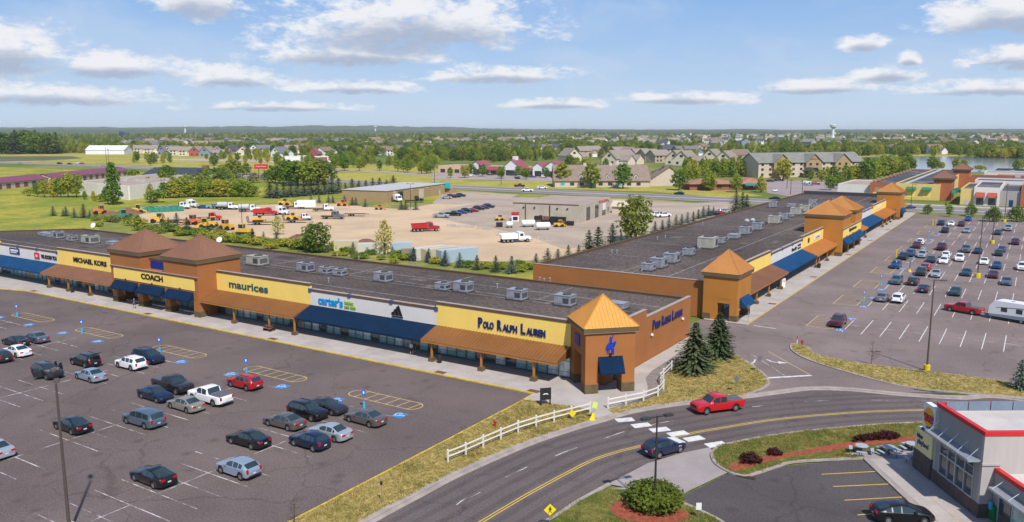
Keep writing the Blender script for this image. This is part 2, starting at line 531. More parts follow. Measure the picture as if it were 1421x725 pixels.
def grass(name, green, dry, dryness, scale=0.12, extra=None):
 """mown grass: green and dried-out patches with fine blade relief"""
 m = bpy.data.materials.new(name); m.use_nodes = True
 n, l = m.node_tree.nodes, m.node_tree.links
 b = n['Principled BSDF']; b.inputs['Roughness'].default_value = 0.95; b.inputs['Specular IOR Level'].default_value = 0.15
 g = n.new('ShaderNodeNewGeometry')
 def noise(sc, det=6, ro=0.65, dist=0.0):
  t = n.new('ShaderNodeTexNoise'); t.inputs['Scale'].default_value = sc; t.inputs['Detail'].default_value = det
  t.inputs['Roughness'].default_value = ro; t.inputs['Distortion'].default_value = dist
  l.new(g.outputs['Position'], t.inputs[0]); return t.outputs['Fac']
 def rng(s, a, bb, lo=0., hi=1.):
  r = n.new('ShaderNodeMapRange'); r.interpolation_type = 'SMOOTHSTEP'; l.new(s, r.inputs[0])
  for i, vv in enumerate((a, bb, lo, hi)): r.inputs[i + 1].default_value = vv
  return r.outputs[0]
 def mix(f, a, c, mode='MIX'):
  x = n.new('ShaderNodeMix'); x.data_type = 'RGBA'; x.blend_type = mode
  for s, i in ((f, 0), (a, 6), (c, 7)):
   if hasattr(s, 'links'): l.new(s, x.inputs[i])
   elif isinstance(s, (int, float)): x.inputs[i].default_value = s
   else: x.inputs[i].default_value = (*s[:3], 1)
  return x.outputs[2]
 t = 0.5 + (0.5 - dryness) * 0.5
 cur = mix(rng(noise(scale, 7, 0.7, 0.6), t - 0.13, t + 0.13), green, dry)
 cur = mix(rng(noise(scale * 9, 4), 0.35, 0.7), cur, mix(0.5, cur, tuple(x * 0.75 for x in green)))
 cur = mix(1.0, cur, mix(rng(noise(5.0, 3, 0.7), 0.3, 0.7), (0.66,) * 3, (1.3,) * 3), 'MULTIPLY')
 if extra:
  cur = mix(rng(noise(extra[1], 6, 0.6), extra[2], extra[3]), cur, extra[0])
 l.new(cur, b.inputs['Base Color'])
 bn = n.new('ShaderNodeBump'); bn.inputs['Strength'].default_value = 0.6; bn.inputs['Distance'].default_value = 0.08
 l.new(noise(9.0, 3, 0.7), bn.inputs['Height']); l.new(bn.outputs[0], b.inputs['Normal'])
 return m
M_LAWN = grass('mown_dry_lawn', (0.17, 0.160, 0.042), (0.40, 0.305, 0.110), 0.80, 0.16)
M_LAWN_R = grass('mown_lawn_restaurant', (0.085, 0.115, 0.020), (0.26, 0.21, 0.065), 0.42, 0.2)
M_FIELD = grass('open_field', (0.180, 0.225, 0.030), (0.40, 0.340, 0.055), 0.50, 0.035)
M_FIELD2 = grass('rough_field', (0.17, 0.20, 0.035), (0.33, 0.28, 0.085), 0.5, 0.04)
M_FARGROUND = grass('far_country', (0.12, 0.165, 0.032), (0.28, 0.25, 0.07), 0.40, 0.006)
M_VERGE = grass('road_verge', (0.22, 0.24, 0.035), (0.42, 0.35, 0.08), 0.62, 0.03)
M_DIRT = material('yard_dirt', (0.52, 0.375, 0.235), var=0.12, scale=0.05, coord='world', fine=0.1, fine_scale=3, rough=0.95,
     blotch=((0.42, 0.32, 0.23), 0.06, 0.55, 0.7), bump=0.3, bump_scale=4)
M_YARDASPH = material('yard_old_asphalt', (0.36, 0.285, 0.22), var=0.14, scale=0.06, coord='world', fine=0.1, fine_scale=3, rough=0.95,
      blotch=((0.44, 0.345, 0.25), 0.05, 0.5, 0.7))
M_MULCH = material('red_mulch', (0.26, 0.062, 0.030), var=0.3, scale=3, coord='world', fine=0.35, fine_scale=14, bump=0.6, bump_scale=14, rough=0.95)
M_STONES = material('grey_stone_mulch', (0.21, 0.18, 0.165), var=0.2, scale=3, coord='world', fine=0.4, fine_scale=12, bump=0.8, bump_scale=12, rough=0.9)
M_WATER = material('lake_water', (0.16, 0.185, 0.22), rough=0.12, var=0.06, scale=0.01, coord='world', bump=0.06, bump_scale=0.6, spec=0.5)
def surface(name, pts, z, mat, parent=None):
 o = MB().poly([(p[0], p[1], z) for p in pts]).build(name, mat, parent)
 return tag(o, kind='structure')
def px_pts(lst, z=0.0):
 return [ground(a, b, z) for a, b in lst]
def smooth_line(pts, n=6):
 pts = [Vector((p[0], p[1])) for p in pts]
 out = []
 for i in range(len(pts) - 1):
  p0 = pts[max(i - 1, 0)]; p1 = pts[i]; p2 = pts[i + 1]; p3 = pts[min(i + 2, len(pts) - 1)]
  for k in range(n):
   t = k / n
   out.append(0.5 * ((2 * p1) + (p2 - p0) * t + (2 * p0 - 5 * p1 + 4 * p2 - p3) * t * t + (3 * p1 - p0 - 3 * p2 + p3) * t ** 3))
 out.append(pts[-1])
 return out
def ccw(pts):
 a = sum(pts[i][0] * pts[(i + 1) % len(pts)][1] - pts[(i + 1) % len(pts)][0] * pts[i][1] for i in range(len(pts)))
 return list(pts) if a > 0 else list(reversed(pts))
def offset_line(pts, d):
 out = []
 for i, p in enumerate(pts):
  a = pts[max(i - 1, 0)]; b = pts[min(i + 1, len(pts) - 1)]
  t = Vector((b[0] - a[0], b[1] - a[1]))
  t = t.normalized() if t.length > 1e-6 else Vector((1, 0))
  out.append(Vector((p[0] - t.y * d, p[1] + t.x * d)))
 return out
def ribbon(name, line, w, z0, z1, mat, parent=None, kind=None, closed=False):
 """kerb, path or painted stripe of width w along a line"""
 line = [Vector((p[0], p[1])) for p in line]
 a = offset_line(line, w / 2); b = offset_line(line, -w / 2)
 mb = MB()
 for i in range(len(line) - 1):
  q = [b[i], b[i + 1], a[i + 1], a[i]]
  k = len(mb.v)
  mb.v += [(p.x, p.y, z1) for p in q]
  mb.f.append((k, k + 1, k + 2, k + 3)); mb.m.append(0)
  if z1 - z0 > 0.05:
   mb.v += [(p.x, p.y, z0) for p in q]
   mb.f += [(k + 4, k + 5, k + 1, k), (k + 7, k + 3, k + 2, k + 6)]; mb.m += [0, 0]
   if i == 0: mb.f.append((k + 4, k, k + 3, k + 7)); mb.m.append(0)
   if i == len(line) - 2: mb.f.append((k + 5, k + 6, k + 2, k + 1)); mb.m.append(0)
 o = mb.build(name, mat, parent)
 if kind: tag(o, kind=kind)
 return o
def raised(name, pts, z, mat, z0=-0.02, label=None):
 o = MB().prism(ccw(pts), z0, z, bottom=False).build(name, mat)
 return tag(o, kind='structure')
# base ground to the horizon, with finer fields on top of it
surface('ground', [(-40000, -20000), (40000, -20000), (40000, 40000), (-40000, 40000)], -0.12, M_FARGROUND)
# west car park
LOTW = surface('west_parking_lot', [(-260, -10), (-46.45, -10), (-46.45, 77.0), (-158, 77.0), (-166, 75.0), (-180, 69), (-200, 61), (-260, 40)], 0.0, M_LOT_W)
# east car park with the connecting drive
LOTE = surface('east_parking_lot', [(-43.5, 97.0), (-30.0, 97.0), (-20.0, 104), (70, 104), (70, 321.5), (-36.6, 321.5), (-36.0, 123.2), (-43.5, 123.2)], 0.0, M_LOT_E)
# the curving road
road_n = px_pts([(430, 772), (515, 722.5), (582, 686.5), (629, 661.7), (683.7, 637), (738, 614.5), (793, 596), (834, 584), (874, 572.5), (924, 563.8), (980, 557), (1031, 551.7), (1075, 546), (1125, 540), (1180, 541.5), (1250, 548), (1330, 553), (1421, 556)])
road_s = px_pts([(640, 800), (700, 756), (735, 735), (770, 716), (799.7, 696.5), (844, 672), (899, 643), (943.7, 629.4), (986, 620.7), (1006, 617), (1080, 603.4), (1189, 592), (1276, 587), (1421, 583)])
road_n = smooth_line(road_n + [Vector((22, 100, 0)), Vector((60, 112, 0))])
road_s = smooth_line(road_s + [Vector((30, 93, 0)), Vector((60, 103, 0))])
ROAD = surface('road', ccw([(p.x, p.y) for p in road_n] + [(p.x, p.y) for p in reversed(road_s)]), 0.004, M_ROAD)
# drive mouth between road and east car park
surface('entry_drive', ccw(px_pts([(1000, 458), (1045, 452), (1098, 480), (1100, 488), (1115, 497), (1140, 507), (1175, 518), (1250, 536), (1300, 549), (1180, 543), (1125, 542), (1075, 548), (1045, 549), (1064, 537), (1065, 527), (1058, 519), (1038, 504), (1014, 489)])), 0.006, M_LOT_E)
# road markings
def stripes(name, line, w, mat, parent, dash=None, gap=None, z=0.010):
 line = [Vector((p[0], p[1])) for p in line]
 if not dash:
  return ribbon(name, line, w, z, z, mat, parent)
 segs = []; cur = []; acc = 0.0; on = True
 i = 0; p = line[0]; cur = [p]
 lim = dash
 while i < len(line) - 1:
  q = line[i + 1]
  d = (q - p).length
  if acc + d < lim:
   acc += d; p = q; i += 1
   if on: cur.append(p)
  else:
   p = p + (q - p) * ((lim - acc) / max(d, 1e-6))
   if on:
    cur.append(p); segs.append(cur)
   on = not on; cur = [p]; acc = 0.0
   lim = dash if on else gap
 for s in segs:
  ribbon(name, s, w, z, z, mat, parent)
def px_line(lst, n=6):
 return smooth_line(px_pts(lst), n)
centre = px_line([(600, 766), (669, 724), (723.5, 691.5), (750, 676.6), (790, 655), (824.5, 638), (860, 626.5), (891.5, 618.7), (953.6, 603), (998, 594.7), (1080, 582), (1189, 572.5), (1293.6, 569), (1421, 568)])
stripes('centre_line', offset_line(centre, 0.14), 0.11, M_YPAINT, ROAD)
stripes('centre_line', offset_line(centre, -0.14), 0.11, M_YPAINT, ROAD)
lane = px_line([(560, 748), (620, 711), (643, 694), (662, 686), (701, 663), (724, 652), (744, 642), (767, 634.5), (785, 627), (808, 619), (825, 613), (848, 605.5), (864, 600), (883, 596), (912, 588), (952, 581), (975, 577), (1010, 569), (1062, 563), (1100, 559), (1160, 556), (1250, 556), (1421, 560)])
stripes('lane_dash', lane, 0.11, M_WPAINT, ROAD, 3.0, 3.6)
# crosswalk bars
for a, b in (((855, 584), (879, 582)), ((878, 592), (902, 589)), ((903, 598), (928, 595)), ((928, 604), (953, 600)), ((951, 611), (975, 607)), ((981, 619), (1006, 615))):
 A, B = ground(*a), ground(*b)
 t = (B - A).normalized(); nrm = Vector((-t.y, t.x, 0))
 w = 1.1 / 2
 MB().poly([(A - nrm * w) + Vector((0, 0, .011)), (B - nrm * w) + Vector((0, 0, .011)), (B + nrm * w) + Vector((0, 0, .011)), (A + nrm * w) + Vector((0, 0, .011))]).build('crosswalk_bar', M_WPAINT2, ROAD)
# stop bar, entry lane lines and arrows
ribbon('stop_bar', px_pts([(1061.5, 525), (1126, 521.3)]), 0.45, .011, .011, M_WPAINT2, ROAD)
ribbon('entry_line', px_pts([(1039, 489), (1089, 521.5)]), 0.12, .011, .011, M_WPAINT, ROAD)
ribbon('entry_line', px_pts([(1066, 488), (1125, 521)]), 0.12, .011, .011, M_YPAINT2, ROAD)
ribbon('crossing_line', px_pts([(1046, 452), (1077, 456.5)]), 0.22, .011, .011, M_WPAINT2, LOTE)
for k in range(3):
 ribbon('crosswalk_bar', px_pts([(990 + k * 1, 451 + k * 4.5), (1009, 449.5 + k * 4.5)]), 0.55, .011, .011, M_WPAINT2, LOTE)
def arrow(p0, p1, tip, bend, name='lane_arrow'):
 A, B, C = ground(*p0), ground(*p1), ground(*tip)
 line = smooth_line([A, B, C], 5)
 ribbon(name, line, 0.22, .011, .011, M_WPAINT2, ROAD)
 t = (line[-1] - line[-3]).normalized(); nn = Vector((-t.y, t.x)); e = line[-1]
 MB().poly([(*(e + nn * .55), .012), (*(e - nn * .55), .012), (*(e + t * 1.2), .012)]).build(name, M_WPAINT2, ROAD)
arrow((1064, 499), (1072, 502.5), (1080, 503.3), 1)
arrow((1048, 499), (1046, 503), (1042, 504.5), -1)
# stall paint, west car park: spines every 18.9 m, stalls 2.47 m wide
SPINES = [-59.5, -77.6, -96.7, -115.9, -134.6, -153.0]
for si, sx in enumerate(SPINES):
 piece('stall_spine', M_WPAINT, LOTW, sx - .05, sx + .05, 2.0, 63.0, .002, .006)
 y = 62.6; k = 0
 while y > 12:
  if (si * 7 + k * 5) % 9 != 3:
   piece('stall_line', M_WPAINT, LOTW, sx - 5.15, sx + 5.15, y - .045, y + .045, .003, .008)
  y -= 2.47; k += 1
 cx, cy, hl, hw = sx - .15, 66.35, 5.1, 1.15
 loop = []
 for i in range(33):
  t = 2 * math.pi * i / 32
  loop.append(Vector((cx + (hl - hw) * (1 if math.cos(t) > 0 else -1) + hw * math.cos(t), cy + hw * math.sin(t))))
 loop[-1] = loop[0]
 ribbon('island_outline', loop, 0.13, .007, .007, M_YPAINT2, LOTW)
 for k in range(6):
  x = cx - hl + 1.6 + k * 1.55
  ribbon('island_hatch', [Vector((x - .12, cy - hw)), Vector((x + .12, cy + hw))], 0.12, .0072, .0072, M_YPAINT2, LOTW)
# accessible bay symbols
def wheelchair(parent, x, y, rz, s=1.0, z=.009):
 """blue square with the white seated-figure symbol"""
 cs, sn = math.cos(rz), math.sin(rz)
 def T(a, b): return (x + (a * cs - b * sn) * s, y + (a * sn + b * cs) * s)
 sq = MB().poly([(*T(a, b), z) for a, b in ((-.75, -.75), (.75, -.75), (.75, .75), (-.75, .75))]).build('accessible_bay_square', M_BPAINT, parent)
 mb = MB()
 def strip(pts, w):
  ln = [Vector(T(*p)) for p in pts]
  a = offset_line(ln, w * s / 2); b = offset_line(ln, -w * s / 2)
  for i in range(len(ln) - 1):
   mb.poly([(*b[i], z + .003), (*b[i + 1], z + .003), (*a[i + 1], z + .003), (*a[i], z + .003)])
 strip([(-.1 + .4 * math.cos(t), -.2 + .4 * math.sin(t)) for t in [math.pi * (0.75 + 1.2 * i / 10) for i in range(11)]], .13)
 strip([(-.05, .38), (-.08, -.05), (.25, -.08), (.38, -.45), (.52, -.42)], .15)
 strip([(-.05, .15), (.22, .13)], .12)
 mb.poly([(*T(-.05 + .13 * math.cos(t), .55 + .13 * math.sin(t)), z + .003) for t in [2 * math.pi * i / 8 for i in range(8)]])
 mb.build('accessible_symbol', M_WPAINT2, sq)
for sx in SPINES[:5]:
 for d in (-4.6, 4.55):
  wheelchair(LOTW, sx + d, 63.35, R(-90) if d > 0 else R(-90), 0.95)
# stall paint, east car park: double rows along X
ROWS_E = [132.4, 152.0, 170.0, 189.0, 208.0, 227.0, 246.0, 265.0, 284.0, 303.0]
for ri, ry in enumerate(ROWS_E):
 piece('stall_spine', M_WPAINT, LOTE, -22.4, 40, ry - .05, ry + .05, .002, .006)
 x = -22.7
 while x < 36:
  piece('stall_line', M_WPAINT_E, LOTE, x - .055, x + .055, ry - 5.4, ry + 5.4, .003, .008)
  x += 2.6
 hx0, hx1 = -28.2, -24.4
 for side in ((-1, 1) if ri > 8 else (0,)):
  loop = [Vector(p) for p in ((hx0, ry - 4.5), (hx1 - .4, ry - 4.5), (hx1, ry - 4.0), (hx1, ry + 4.2), (hx1 - .4, ry + 4.8), (hx0 + .6, ry + 4.8), (hx0, ry + 4.2), (hx0, ry - 4.5))]
  ribbon('island_outline', loop, 0.13, .007, .007, M_YPAINT2, LOTE)
  for k in range(7):
   yy = ry - 3.6 + k * 1.2
   ribbon('island_hatch', [Vector((hx0, yy - .3)), Vector((hx1, yy + .3))], 0.11, .0072, .0072, M_YPAINT2, LOTE)
 for d in (-4.3, 4.3):
  wheelchair(LOTE, -23.2 + 0.0, ry + d, R(180) if d > 0 else 0, 0.95)
# lawns, kerbs and walks in front
KZ = 0.13
lawn_edge = [Vector((-46.25, 38)), Vector((-46.25, 76.2))]
lawn_top = px_pts([(724, 556.5), (738, 557.4), (765, 562), (798, 566), (817, 571), (829, 585)])
rn = [p for p in road_n if p.x < ground(832, 584).x + .05]
lawn1 = [(-46.2, 20)] + [(-46.2, 73.5)] + [(p.x, p.y) for p in lawn_top] + [(p.x - .35, p.y + .35) for p in reversed(rn)]
raised('verge_lawn', lawn1, KZ, M_LAWN)
ribbon('lot_kerb', [Vector((-46.3, 0)), Vector((-46.3, 76.6))], 0.16, -.02, KZ + .012, M_YCURB, None, 'structure')
ribbon('road_kerb', offset_line([p for p in road_n], 0.25), 0.55, -.02, KZ + .01, M_CURB, None, 'structure')
ribbon('gutter', offset_line([p for p in road_n], -0.25), 0.5, .009, .009, M_CURB, None, 'structure')
# kerb south of the road
def sub(line, x0, x1): return [p for p in line if x0 <= p.x <= x1]
xa, xb = ground(844, 672).x, ground(1000, 618).x
ribbon('road_kerb', offset_line(sub(road_s, -200, xa), -0.15), 0.35, -.02, KZ + .01, M_CURB, None, 'structure')
ribbon('road_kerb', offset_line(sub(road_s, xb, 200), -0.15), 0.35, -.02, KZ + .01, M_CURB, None, 'structure')
# lawn with the spruces
lawnB = px_pts([(842, 570), (889.7, 559), (921, 546), (917, 530), (940, 506), (962, 487), (1009, 486)]) + px_line([(1009, 486), (1014, 489.6), (1038.6, 504.5), (1058, 519), (1064, 528), (1062, 537), (1031, 550.7)], 4)
rn2 = [p for p in road_n if ground(852, 578).x < p.x < ground(1031, 551).x]
lawnB = [(p.x, p.y) for p in lawnB] + [(p.x - .05, p.y + .35) for p in reversed(rn2)] + [tuple(ground(853, 577.5)[:2])]
raised('spruce_lawn', lawnB, KZ, M_LAWN)
ribbon('drive_kerb', px_line([(1009, 485), (1014, 489.6), (1038.6, 504.5), (1058, 519), (1065, 528), (1063, 537), (1031, 551.0)], 5), 0.35, -.02, KZ + .012, M_CURB, None, 'structure')
# grass strip between road and east car park
st_lo = px_line([(1116, 481), (1100, 478), (1099, 486), (1113, 496), (1138, 505.7), (1170, 515.7), (1215, 528), (1260, 538), (1330, 546), (1421, 553)], 5) + [Vector((60, 114))]
st_hi = px_line([(1116, 481), (1124, 484), (1127, 490), (1150, 497), (1200, 506), (1290, 517), (1392, 530), (1421, 540)], 5) + [Vector((60, 120))]
raised('strip_lawn', [(p.x, p.y) for p in st_lo] + [(p.x, p.y) for p in reversed(st_hi)], KZ, M_LAWN)
ribbon('drive_kerb', st_lo, 0.32, -.02, KZ + .012, M_CURB, None, 'structure')
ribbon('lot_kerb', st_hi, 0.18, -.02, KZ + .012, M_CURB, None, 'structure')
# restaurant side: drive apron, car park, island lawns
surface('restaurant_lot', ccw([(p.x, p.y) for p in px_pts([(855, 790), (996, 724), (970, 708), (943, 694), (955, 685), (1025, 650), (1040, 660.5), (1080, 648), (1199, 636), (1300, 730), (1360, 790)])]), 0.0, M_LOT_R)
surface('concrete_apron', ccw([(p.x, p.y) for p in px_pts([(844, 672), (899, 643), (943.7, 629.4), (986, 620.7), (990, 634), (993, 643), (1012, 655), (955, 682), (932, 696), (940, 688), (880, 679)])]), 0.009, M_CONC2)
isl = px_line([(1000, 619), (990, 627), (988, 634), (994, 645), (1010.7, 655.5), (1025.6, 660.5), (1040.5, 660.5), (1080, 648), (1102, 642), (1170, 638), (1199, 637)], 4)
islN = sub(road_s, xb + .3, ground(1300, 584).x)
island = [(p.x, p.y) for p in isl] + [(p.x, p.y) for p in px_pts([(1170, 631), (1262, 626), (1300, 618), (1310, 590)])] + [(p.x, p.y - .2) for p in reversed(islN)]
raised('restaurant_lawn', island, KZ, M_LAWN_R)
ribbon('island_kerb', isl, 0.3, -.02, KZ + .012, M_CURB, None, 'structure')
isl2 = px_line([(760, 722), (799, 699), (832, 684), (849, 680.5), (880, 681), (905, 686), (925, 692), (943.7, 698), (973.5, 711), (1005, 728), (1040, 760)], 4)
raised('corner_lawn', [(p.x, p.y) for p in isl2] + [tuple(ground(960, 840)[:2]), tuple(ground(720, 800)[:2]), tuple(ground(720, 748)[:2])], KZ, M_LAWN_R)
ribbon('island_kerb', isl2[12:], 0.3, -.02, KZ + .012, M_CURB, None, 'structure')
# mulch beds
raised('mulch_bed', [(p.x, p.y) for p in px_line([(845, 708), (855, 700), (875, 697), (915, 702), (950, 712), (952, 724), (900, 728), (860, 722), (845, 708)], 3)[:-1]], KZ + .03, M_MULCH, KZ - .02)
raised('mulch_bed', [(p.x, p.y) for p in px_line([(1010, 651), (1020, 643), (1060, 636), (1110, 628), (1160, 618), (1230, 611), (1270, 608), (1272, 614), (1200, 620), (1150, 628), (1090, 637), (1040, 650), (1018, 655), (1010, 651)], 3)[:-1]], KZ + .03, M_MULCH, KZ - .02)
# tyre-polished wheel paths
M_TRACK = asphalt('asphalt_wheel_path', (0.098, 0.080, 0.078), patch=0.15)
for d in (-5.6, -4.0, -2.4, -.9, .9, 2.5, 4.1, 5.6):
 ribbon('wheel_path', offset_line(centre, d)[2:-2], .62, .0065, .0065, M_TRACK, ROAD)
# outlet building materials
M_YELLOW = material('yellow_stucco', (0.85, 0.60, 0.14), var=0.03, scale=0.4, rough=0.85, streak=0.025, bump=0.05, bump_scale=20)
M_CREAMW = material('white_stucco', (0.66, 0.62, 0.585), var=0.03, scale=0.4, rough=0.85, streak=0.03, bump=0.05, bump_scale=20)
M_ORANGE = material('rust_stucco', (0.335, 0.125, 0.034), var=0.05, scale=0.35, rough=0.85, streak=0.03, bump=0.08, bump_scale=14)
M_ORANGE2 = material('ochre_stucco', (0.42, 0.168, 0.026), var=0.06, scale=0.35, rough=0.85, streak=0.035, bump=0.08, bump_scale=14)
M_COPPER = material('copper_brown_metal', (0.275, 0.122, 0.042), var=0.08, scale=0.25, rough=0.42, metallic=0.25, streak=0.08)
M_COPPERF = material('faded_brown_metal', (0.235, 0.115, 0.070), var=0.08, scale=0.25, rough=0.55, metallic=0.1, streak=0.08)
M_GOLD = material('golden_metal_roofing', (0.62, 0.295, 0.060), var=0.06, scale=0.25, rough=0.40, metallic=0.3, streak=0.08)
M_ORMETAL = material('orange_metal_roofing', (0.50, 0.225, 0.065), var=0.07, scale=0.25, rough=0.45, metallic=0.2, streak=0.08)
M_NAVY = material('navy_canvas', (0.004, 0.019, 0.050), var=0.12, scale=0.6, rough=0.9, spec=.12)
M_BLUECAN = material('blue_canvas', (0.008, 0.050, 0.130), var=0.12, scale=0.6, rough=0.9, spec=.12)
M_CAP = material('brown_parapet_cap', (0.115, 0.068, 0.040), var=0.1, scale=0.5, rough=0.6)
M_FASCIA = material('olive_brown_fascia', (0.125, 0.085, 0.035), var=0.1, scale=0.5, rough=0.7)
M_TRIM = material('pale_trim_line', (0.36, 0.285, 0.245), var=0.08, scale=0.5, rough=0.6)
M_BASE = material('brown_block_base', (0.115, 0.080, 0.038), var=0.2, scale=1.5, rough=0.9, bump=0.3, bump_scale=8)
M_ROOF = material('dark_gravel_roof', (0.058, 0.043, 0.037), color2=(0.118, 0.088, 0.074), var=0.25, scale=0.028, coord='world', rough=0.95, fine=0.55, fine_scale=2.2,
     blotch=((0.045, 0.036, 0.033), 0.14, 0.52, 0.72), bump=0.6, bump_scale=6)
M_ROOFL = material('faded_gravel_roof', (0.165, 0.130, 0.118), var=0.2, scale=0.08, coord='world', rough=0.95, fine=0.3, fine_scale=2.5,
     blotch=((0.098, 0.080, 0.078), 0.10, 0.50, 0.66), bump=0.5, bump_scale=6)
M_SEAM = material('roof_seam', (0.23, 0.205, 0.20), var=0.2, scale=1.0, coord='world', rough=0.9, blotch=((0.09, 0.075, 0.075), 0.8, 0.45, 0.7))
M_FRAME = material('teal_aluminium_frame', (0.10, 0.155, 0.150), var=0.05, rough=0.4, metallic=0.5)
M_GLASS = [material('storefront_glass_dark', (0.035, 0.055, 0.06), var=0.4, scale=0.7, rough=0.06, spec=0.9),
   material('glass_teal_reflection', (0.20, 0.36, 0.36), var=0.5, scale=0.9, rough=0.07, spec=0.9),  # opaque pane, teal reflection painted into its colour
   material('glass_pale_reflection', (0.52, 0.60, 0.60), var=0.45, scale=1.2, rough=0.1, spec=0.9),  # pale reflection and lit interior painted into the base colour
   material('storefront_glass_display', (0.50, 0.34, 0.28), var=0.6, scale=1.6, rough=0.1, spec=0.9, color2=(0.06, 0.10, 0.105))]
M_POSTER = material('window_poster', (0.40, 0.06, 0.07), var=0.3, scale=2.5, rough=0.3, color2=(0.45, 0.36, 0.33))
M_BLACK = material('black_sign_letters', (0.012, 0.011, 0.011), var=0, rough=0.4)
M_SIGNBLUE = material('navy_sign_letters', (0.008, 0.020, 0.12), var=0, rough=0.35)
M_SIGNTEAL = material('dark_teal_sign_letters', (0.012, 0.085, 0.095), var=0, rough=0.4)
M_SIGNCYAN = material('bright_blue_sign_letters', (0.0, 0.28, 0.62), var=0, rough=0.4)
M_SIGNGREEN = material('lime_sign_letters', (0.22, 0.42, 0.02), var=0, rough=0.4)
M_SIGNRED = material('red_sign_face', (0.55, 0.012, 0.03), var=0, rough=0.4)
M_WHITE = material('white_enamel', (0.72, 0.72, 0.71), var=0.03, rough=0.4)
M_LOUVER = material('royal_blue_louver', (0.008, 0.030, 0.26), var=0.25, scale=3, rough=0.5)
M_POSTW = material('orange_post_paint', (0.40, 0.16, 0.028), var=0.1, scale=0.8, rough=0.7)
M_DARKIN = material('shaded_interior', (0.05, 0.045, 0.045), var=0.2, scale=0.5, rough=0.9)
def pyramid_roof(root, x0, x1, y0, y1, ez, az, mat, rz=0.0, over=0.35, seam=0.45, fascia=0.5, ridge=0.0):
 """standing-seam pyramid: roof > fascia, trim"""
 cx, cy = (x0 + x1) / 2, (y0 + y1) / 2
 hx, hy = (x1 - x0) / 2 + over, (y1 - y0) / 2 + over
 mb = MB()
 c = [(-hx, -hy), (hx, -hy), (hx, hy), (-hx, hy)]
 for i in range(4):
  a, b = c[i], c[(i + 1) % 4]
  mb.poly([(*a, ez), (*b, ez), (0, 0, az)])
  A, B, T = Vector((*a, ez)), Vector((*b, ez)), Vector((0, 0, az))
  L = (B - A).length
  mid = (A + B) / 2
  e = (B - A).normalized()
  nrm = (B - A).cross(T - A).normalized()
  if nrm.z < 0: nrm = -nrm
  k = int(L / seam)
  for j in range(-(k // 2), k // 2 + 1):
   s = j * seam
   if abs(s) > L / 2 - .1: continue
   frac = 1 - abs(s) / (L / 2)
   p = mid + e * s
   q = p + (T - mid) * frac * 0.985
   w = 0.022
   h = nrm * 0.05
   mb.hexa([p - e * w, p + e * w, q + e * w, q - e * w, p - e * w + h, p + e * w + h, q + e * w + h, q - e * w + h])
  hp = nrm * 0.04
  mb.tube(Vector((*a, ez)) + Vector((0, 0, .03)), Vector((0, 0, az + .02)), 0.07, 0.07, 5)
 mb.poly([(*p, ez) for p in reversed(c)])
 o = mb.build('tower_roof', mat, root, (cx, cy, 0), rz)
 f = MB(); i = over - .07
 f.box(-hx + .04, hx - .04, -hy + .04, hy - .04, ez - fascia, ez - .004, skip='1')
 f.build('fascia', M_FASCIA, o)
 t = MB().box(-hx + .10, hx - .10, -hy + .10, hy - .10, ez - fascia - .12, ez - fascia - .003, skip='1')
 t.build('trim_line', M_TRIM, o)
 return o
def copper_awning(root, u0, u1, mat, ztop=4.15, zbot=2.92, vout=-3.5, endcap=True):
 mb = MB()
 t = 0.08
 mb.hexa([(u0, vout, zbot - t), (u1, vout, zbot - t), (u1, -.01, ztop - t), (u0, -.01, ztop - t), (u0, vout, zbot), (u1, vout, zbot), (u1, -.01, ztop), (u0, -.01, ztop)])
 n = max(2, int((u1 - u0) / 0.5))
 for i in range(n + 1):
  u = u0 + .03 + (u1 - u0 - .06) * i / n
  w = .03; h = .065
  mb.hexa([(u - w, vout, zbot - .01), (u + w, vout, zbot - .01), (u + w, -.02, ztop - .01), (u - w, -.02, ztop - .01),
     (u - w, vout, zbot + h), (u + w, vout, zbot + h), (u + w, -.02, ztop + h), (u - w, -.02, ztop + h)])
 aw = mb.build('metal_awning', mat, root)
 f = MB().box(u0 + .01, u1 - .01, vout + .02, vout + .14, zbot - .30, zbot - .085)
 n2 = n
 for i in range(n2):
  u = u0 + .05 + (u1 - u0 - .1) * (i + .5) / n2
  f.box(u - .03, u + .03, vout - .012, vout + .019, zbot - .30, zbot - .09)
 f.build('eave_beam', M_POSTW, aw)
 for u in (u0 + .002, u1 - .062):
  MB().extr_x([(vout + .15, zbot - .09), (-.012, zbot - .09), (-.012, ztop - .10), (vout + .15, zbot - .085)], u, u + .06).build('awning_cheek', mat, aw)
 return aw
def canvas_awning(root, u0, u1, mat, ztop=4.15, zbot=2.78, vout=-3.25, v0=-.01, name='canvas_awning', valance=.28):
 mb = MB()
 n = max(1, int((u1 - u0) / 1.2))
 for i in range(n):
  a = u0 + (u1 - u0) * i / n; b = u0 + (u1 - u0) * (i + 1) / n; m = (a + b) / 2
  zm = -.03
  vm, zmid = (v0 + vout) / 2, (ztop + zbot) / 2 + .0
  P = lambda u, v, z: (u, v, z)
  mb.poly([P(a, vout, zbot), P(m, vout, zbot), P(m, vm, zmid + zm), P(a, vm, zmid)])
  mb.poly([P(m, vout, zbot), P(b, vout, zbot), P(b, vm, zmid), P(m, vm, zmid + zm)])
  mb.poly([P(a, vm, zmid), P(m, vm, zmid + zm), P(m, v0, ztop), P(a, v0, ztop)])
  mb.poly([P(m, vm, zmid + zm), P(b, vm, zmid), P(b, v0, ztop), P(m, v0, ztop)])
  mb.poly([P(a, vout, zbot - valance), P(b, vout, zbot - valance), P(b, vout, zbot), P(a, vout, zbot)])
 for u in (u0, u1):
  mb.poly([(u, vout, zbot - valance), (u, vout, zbot), (u, v0, ztop), (u, v0, zbot - valance * .2)])
 return mb.build(name, mat, root)
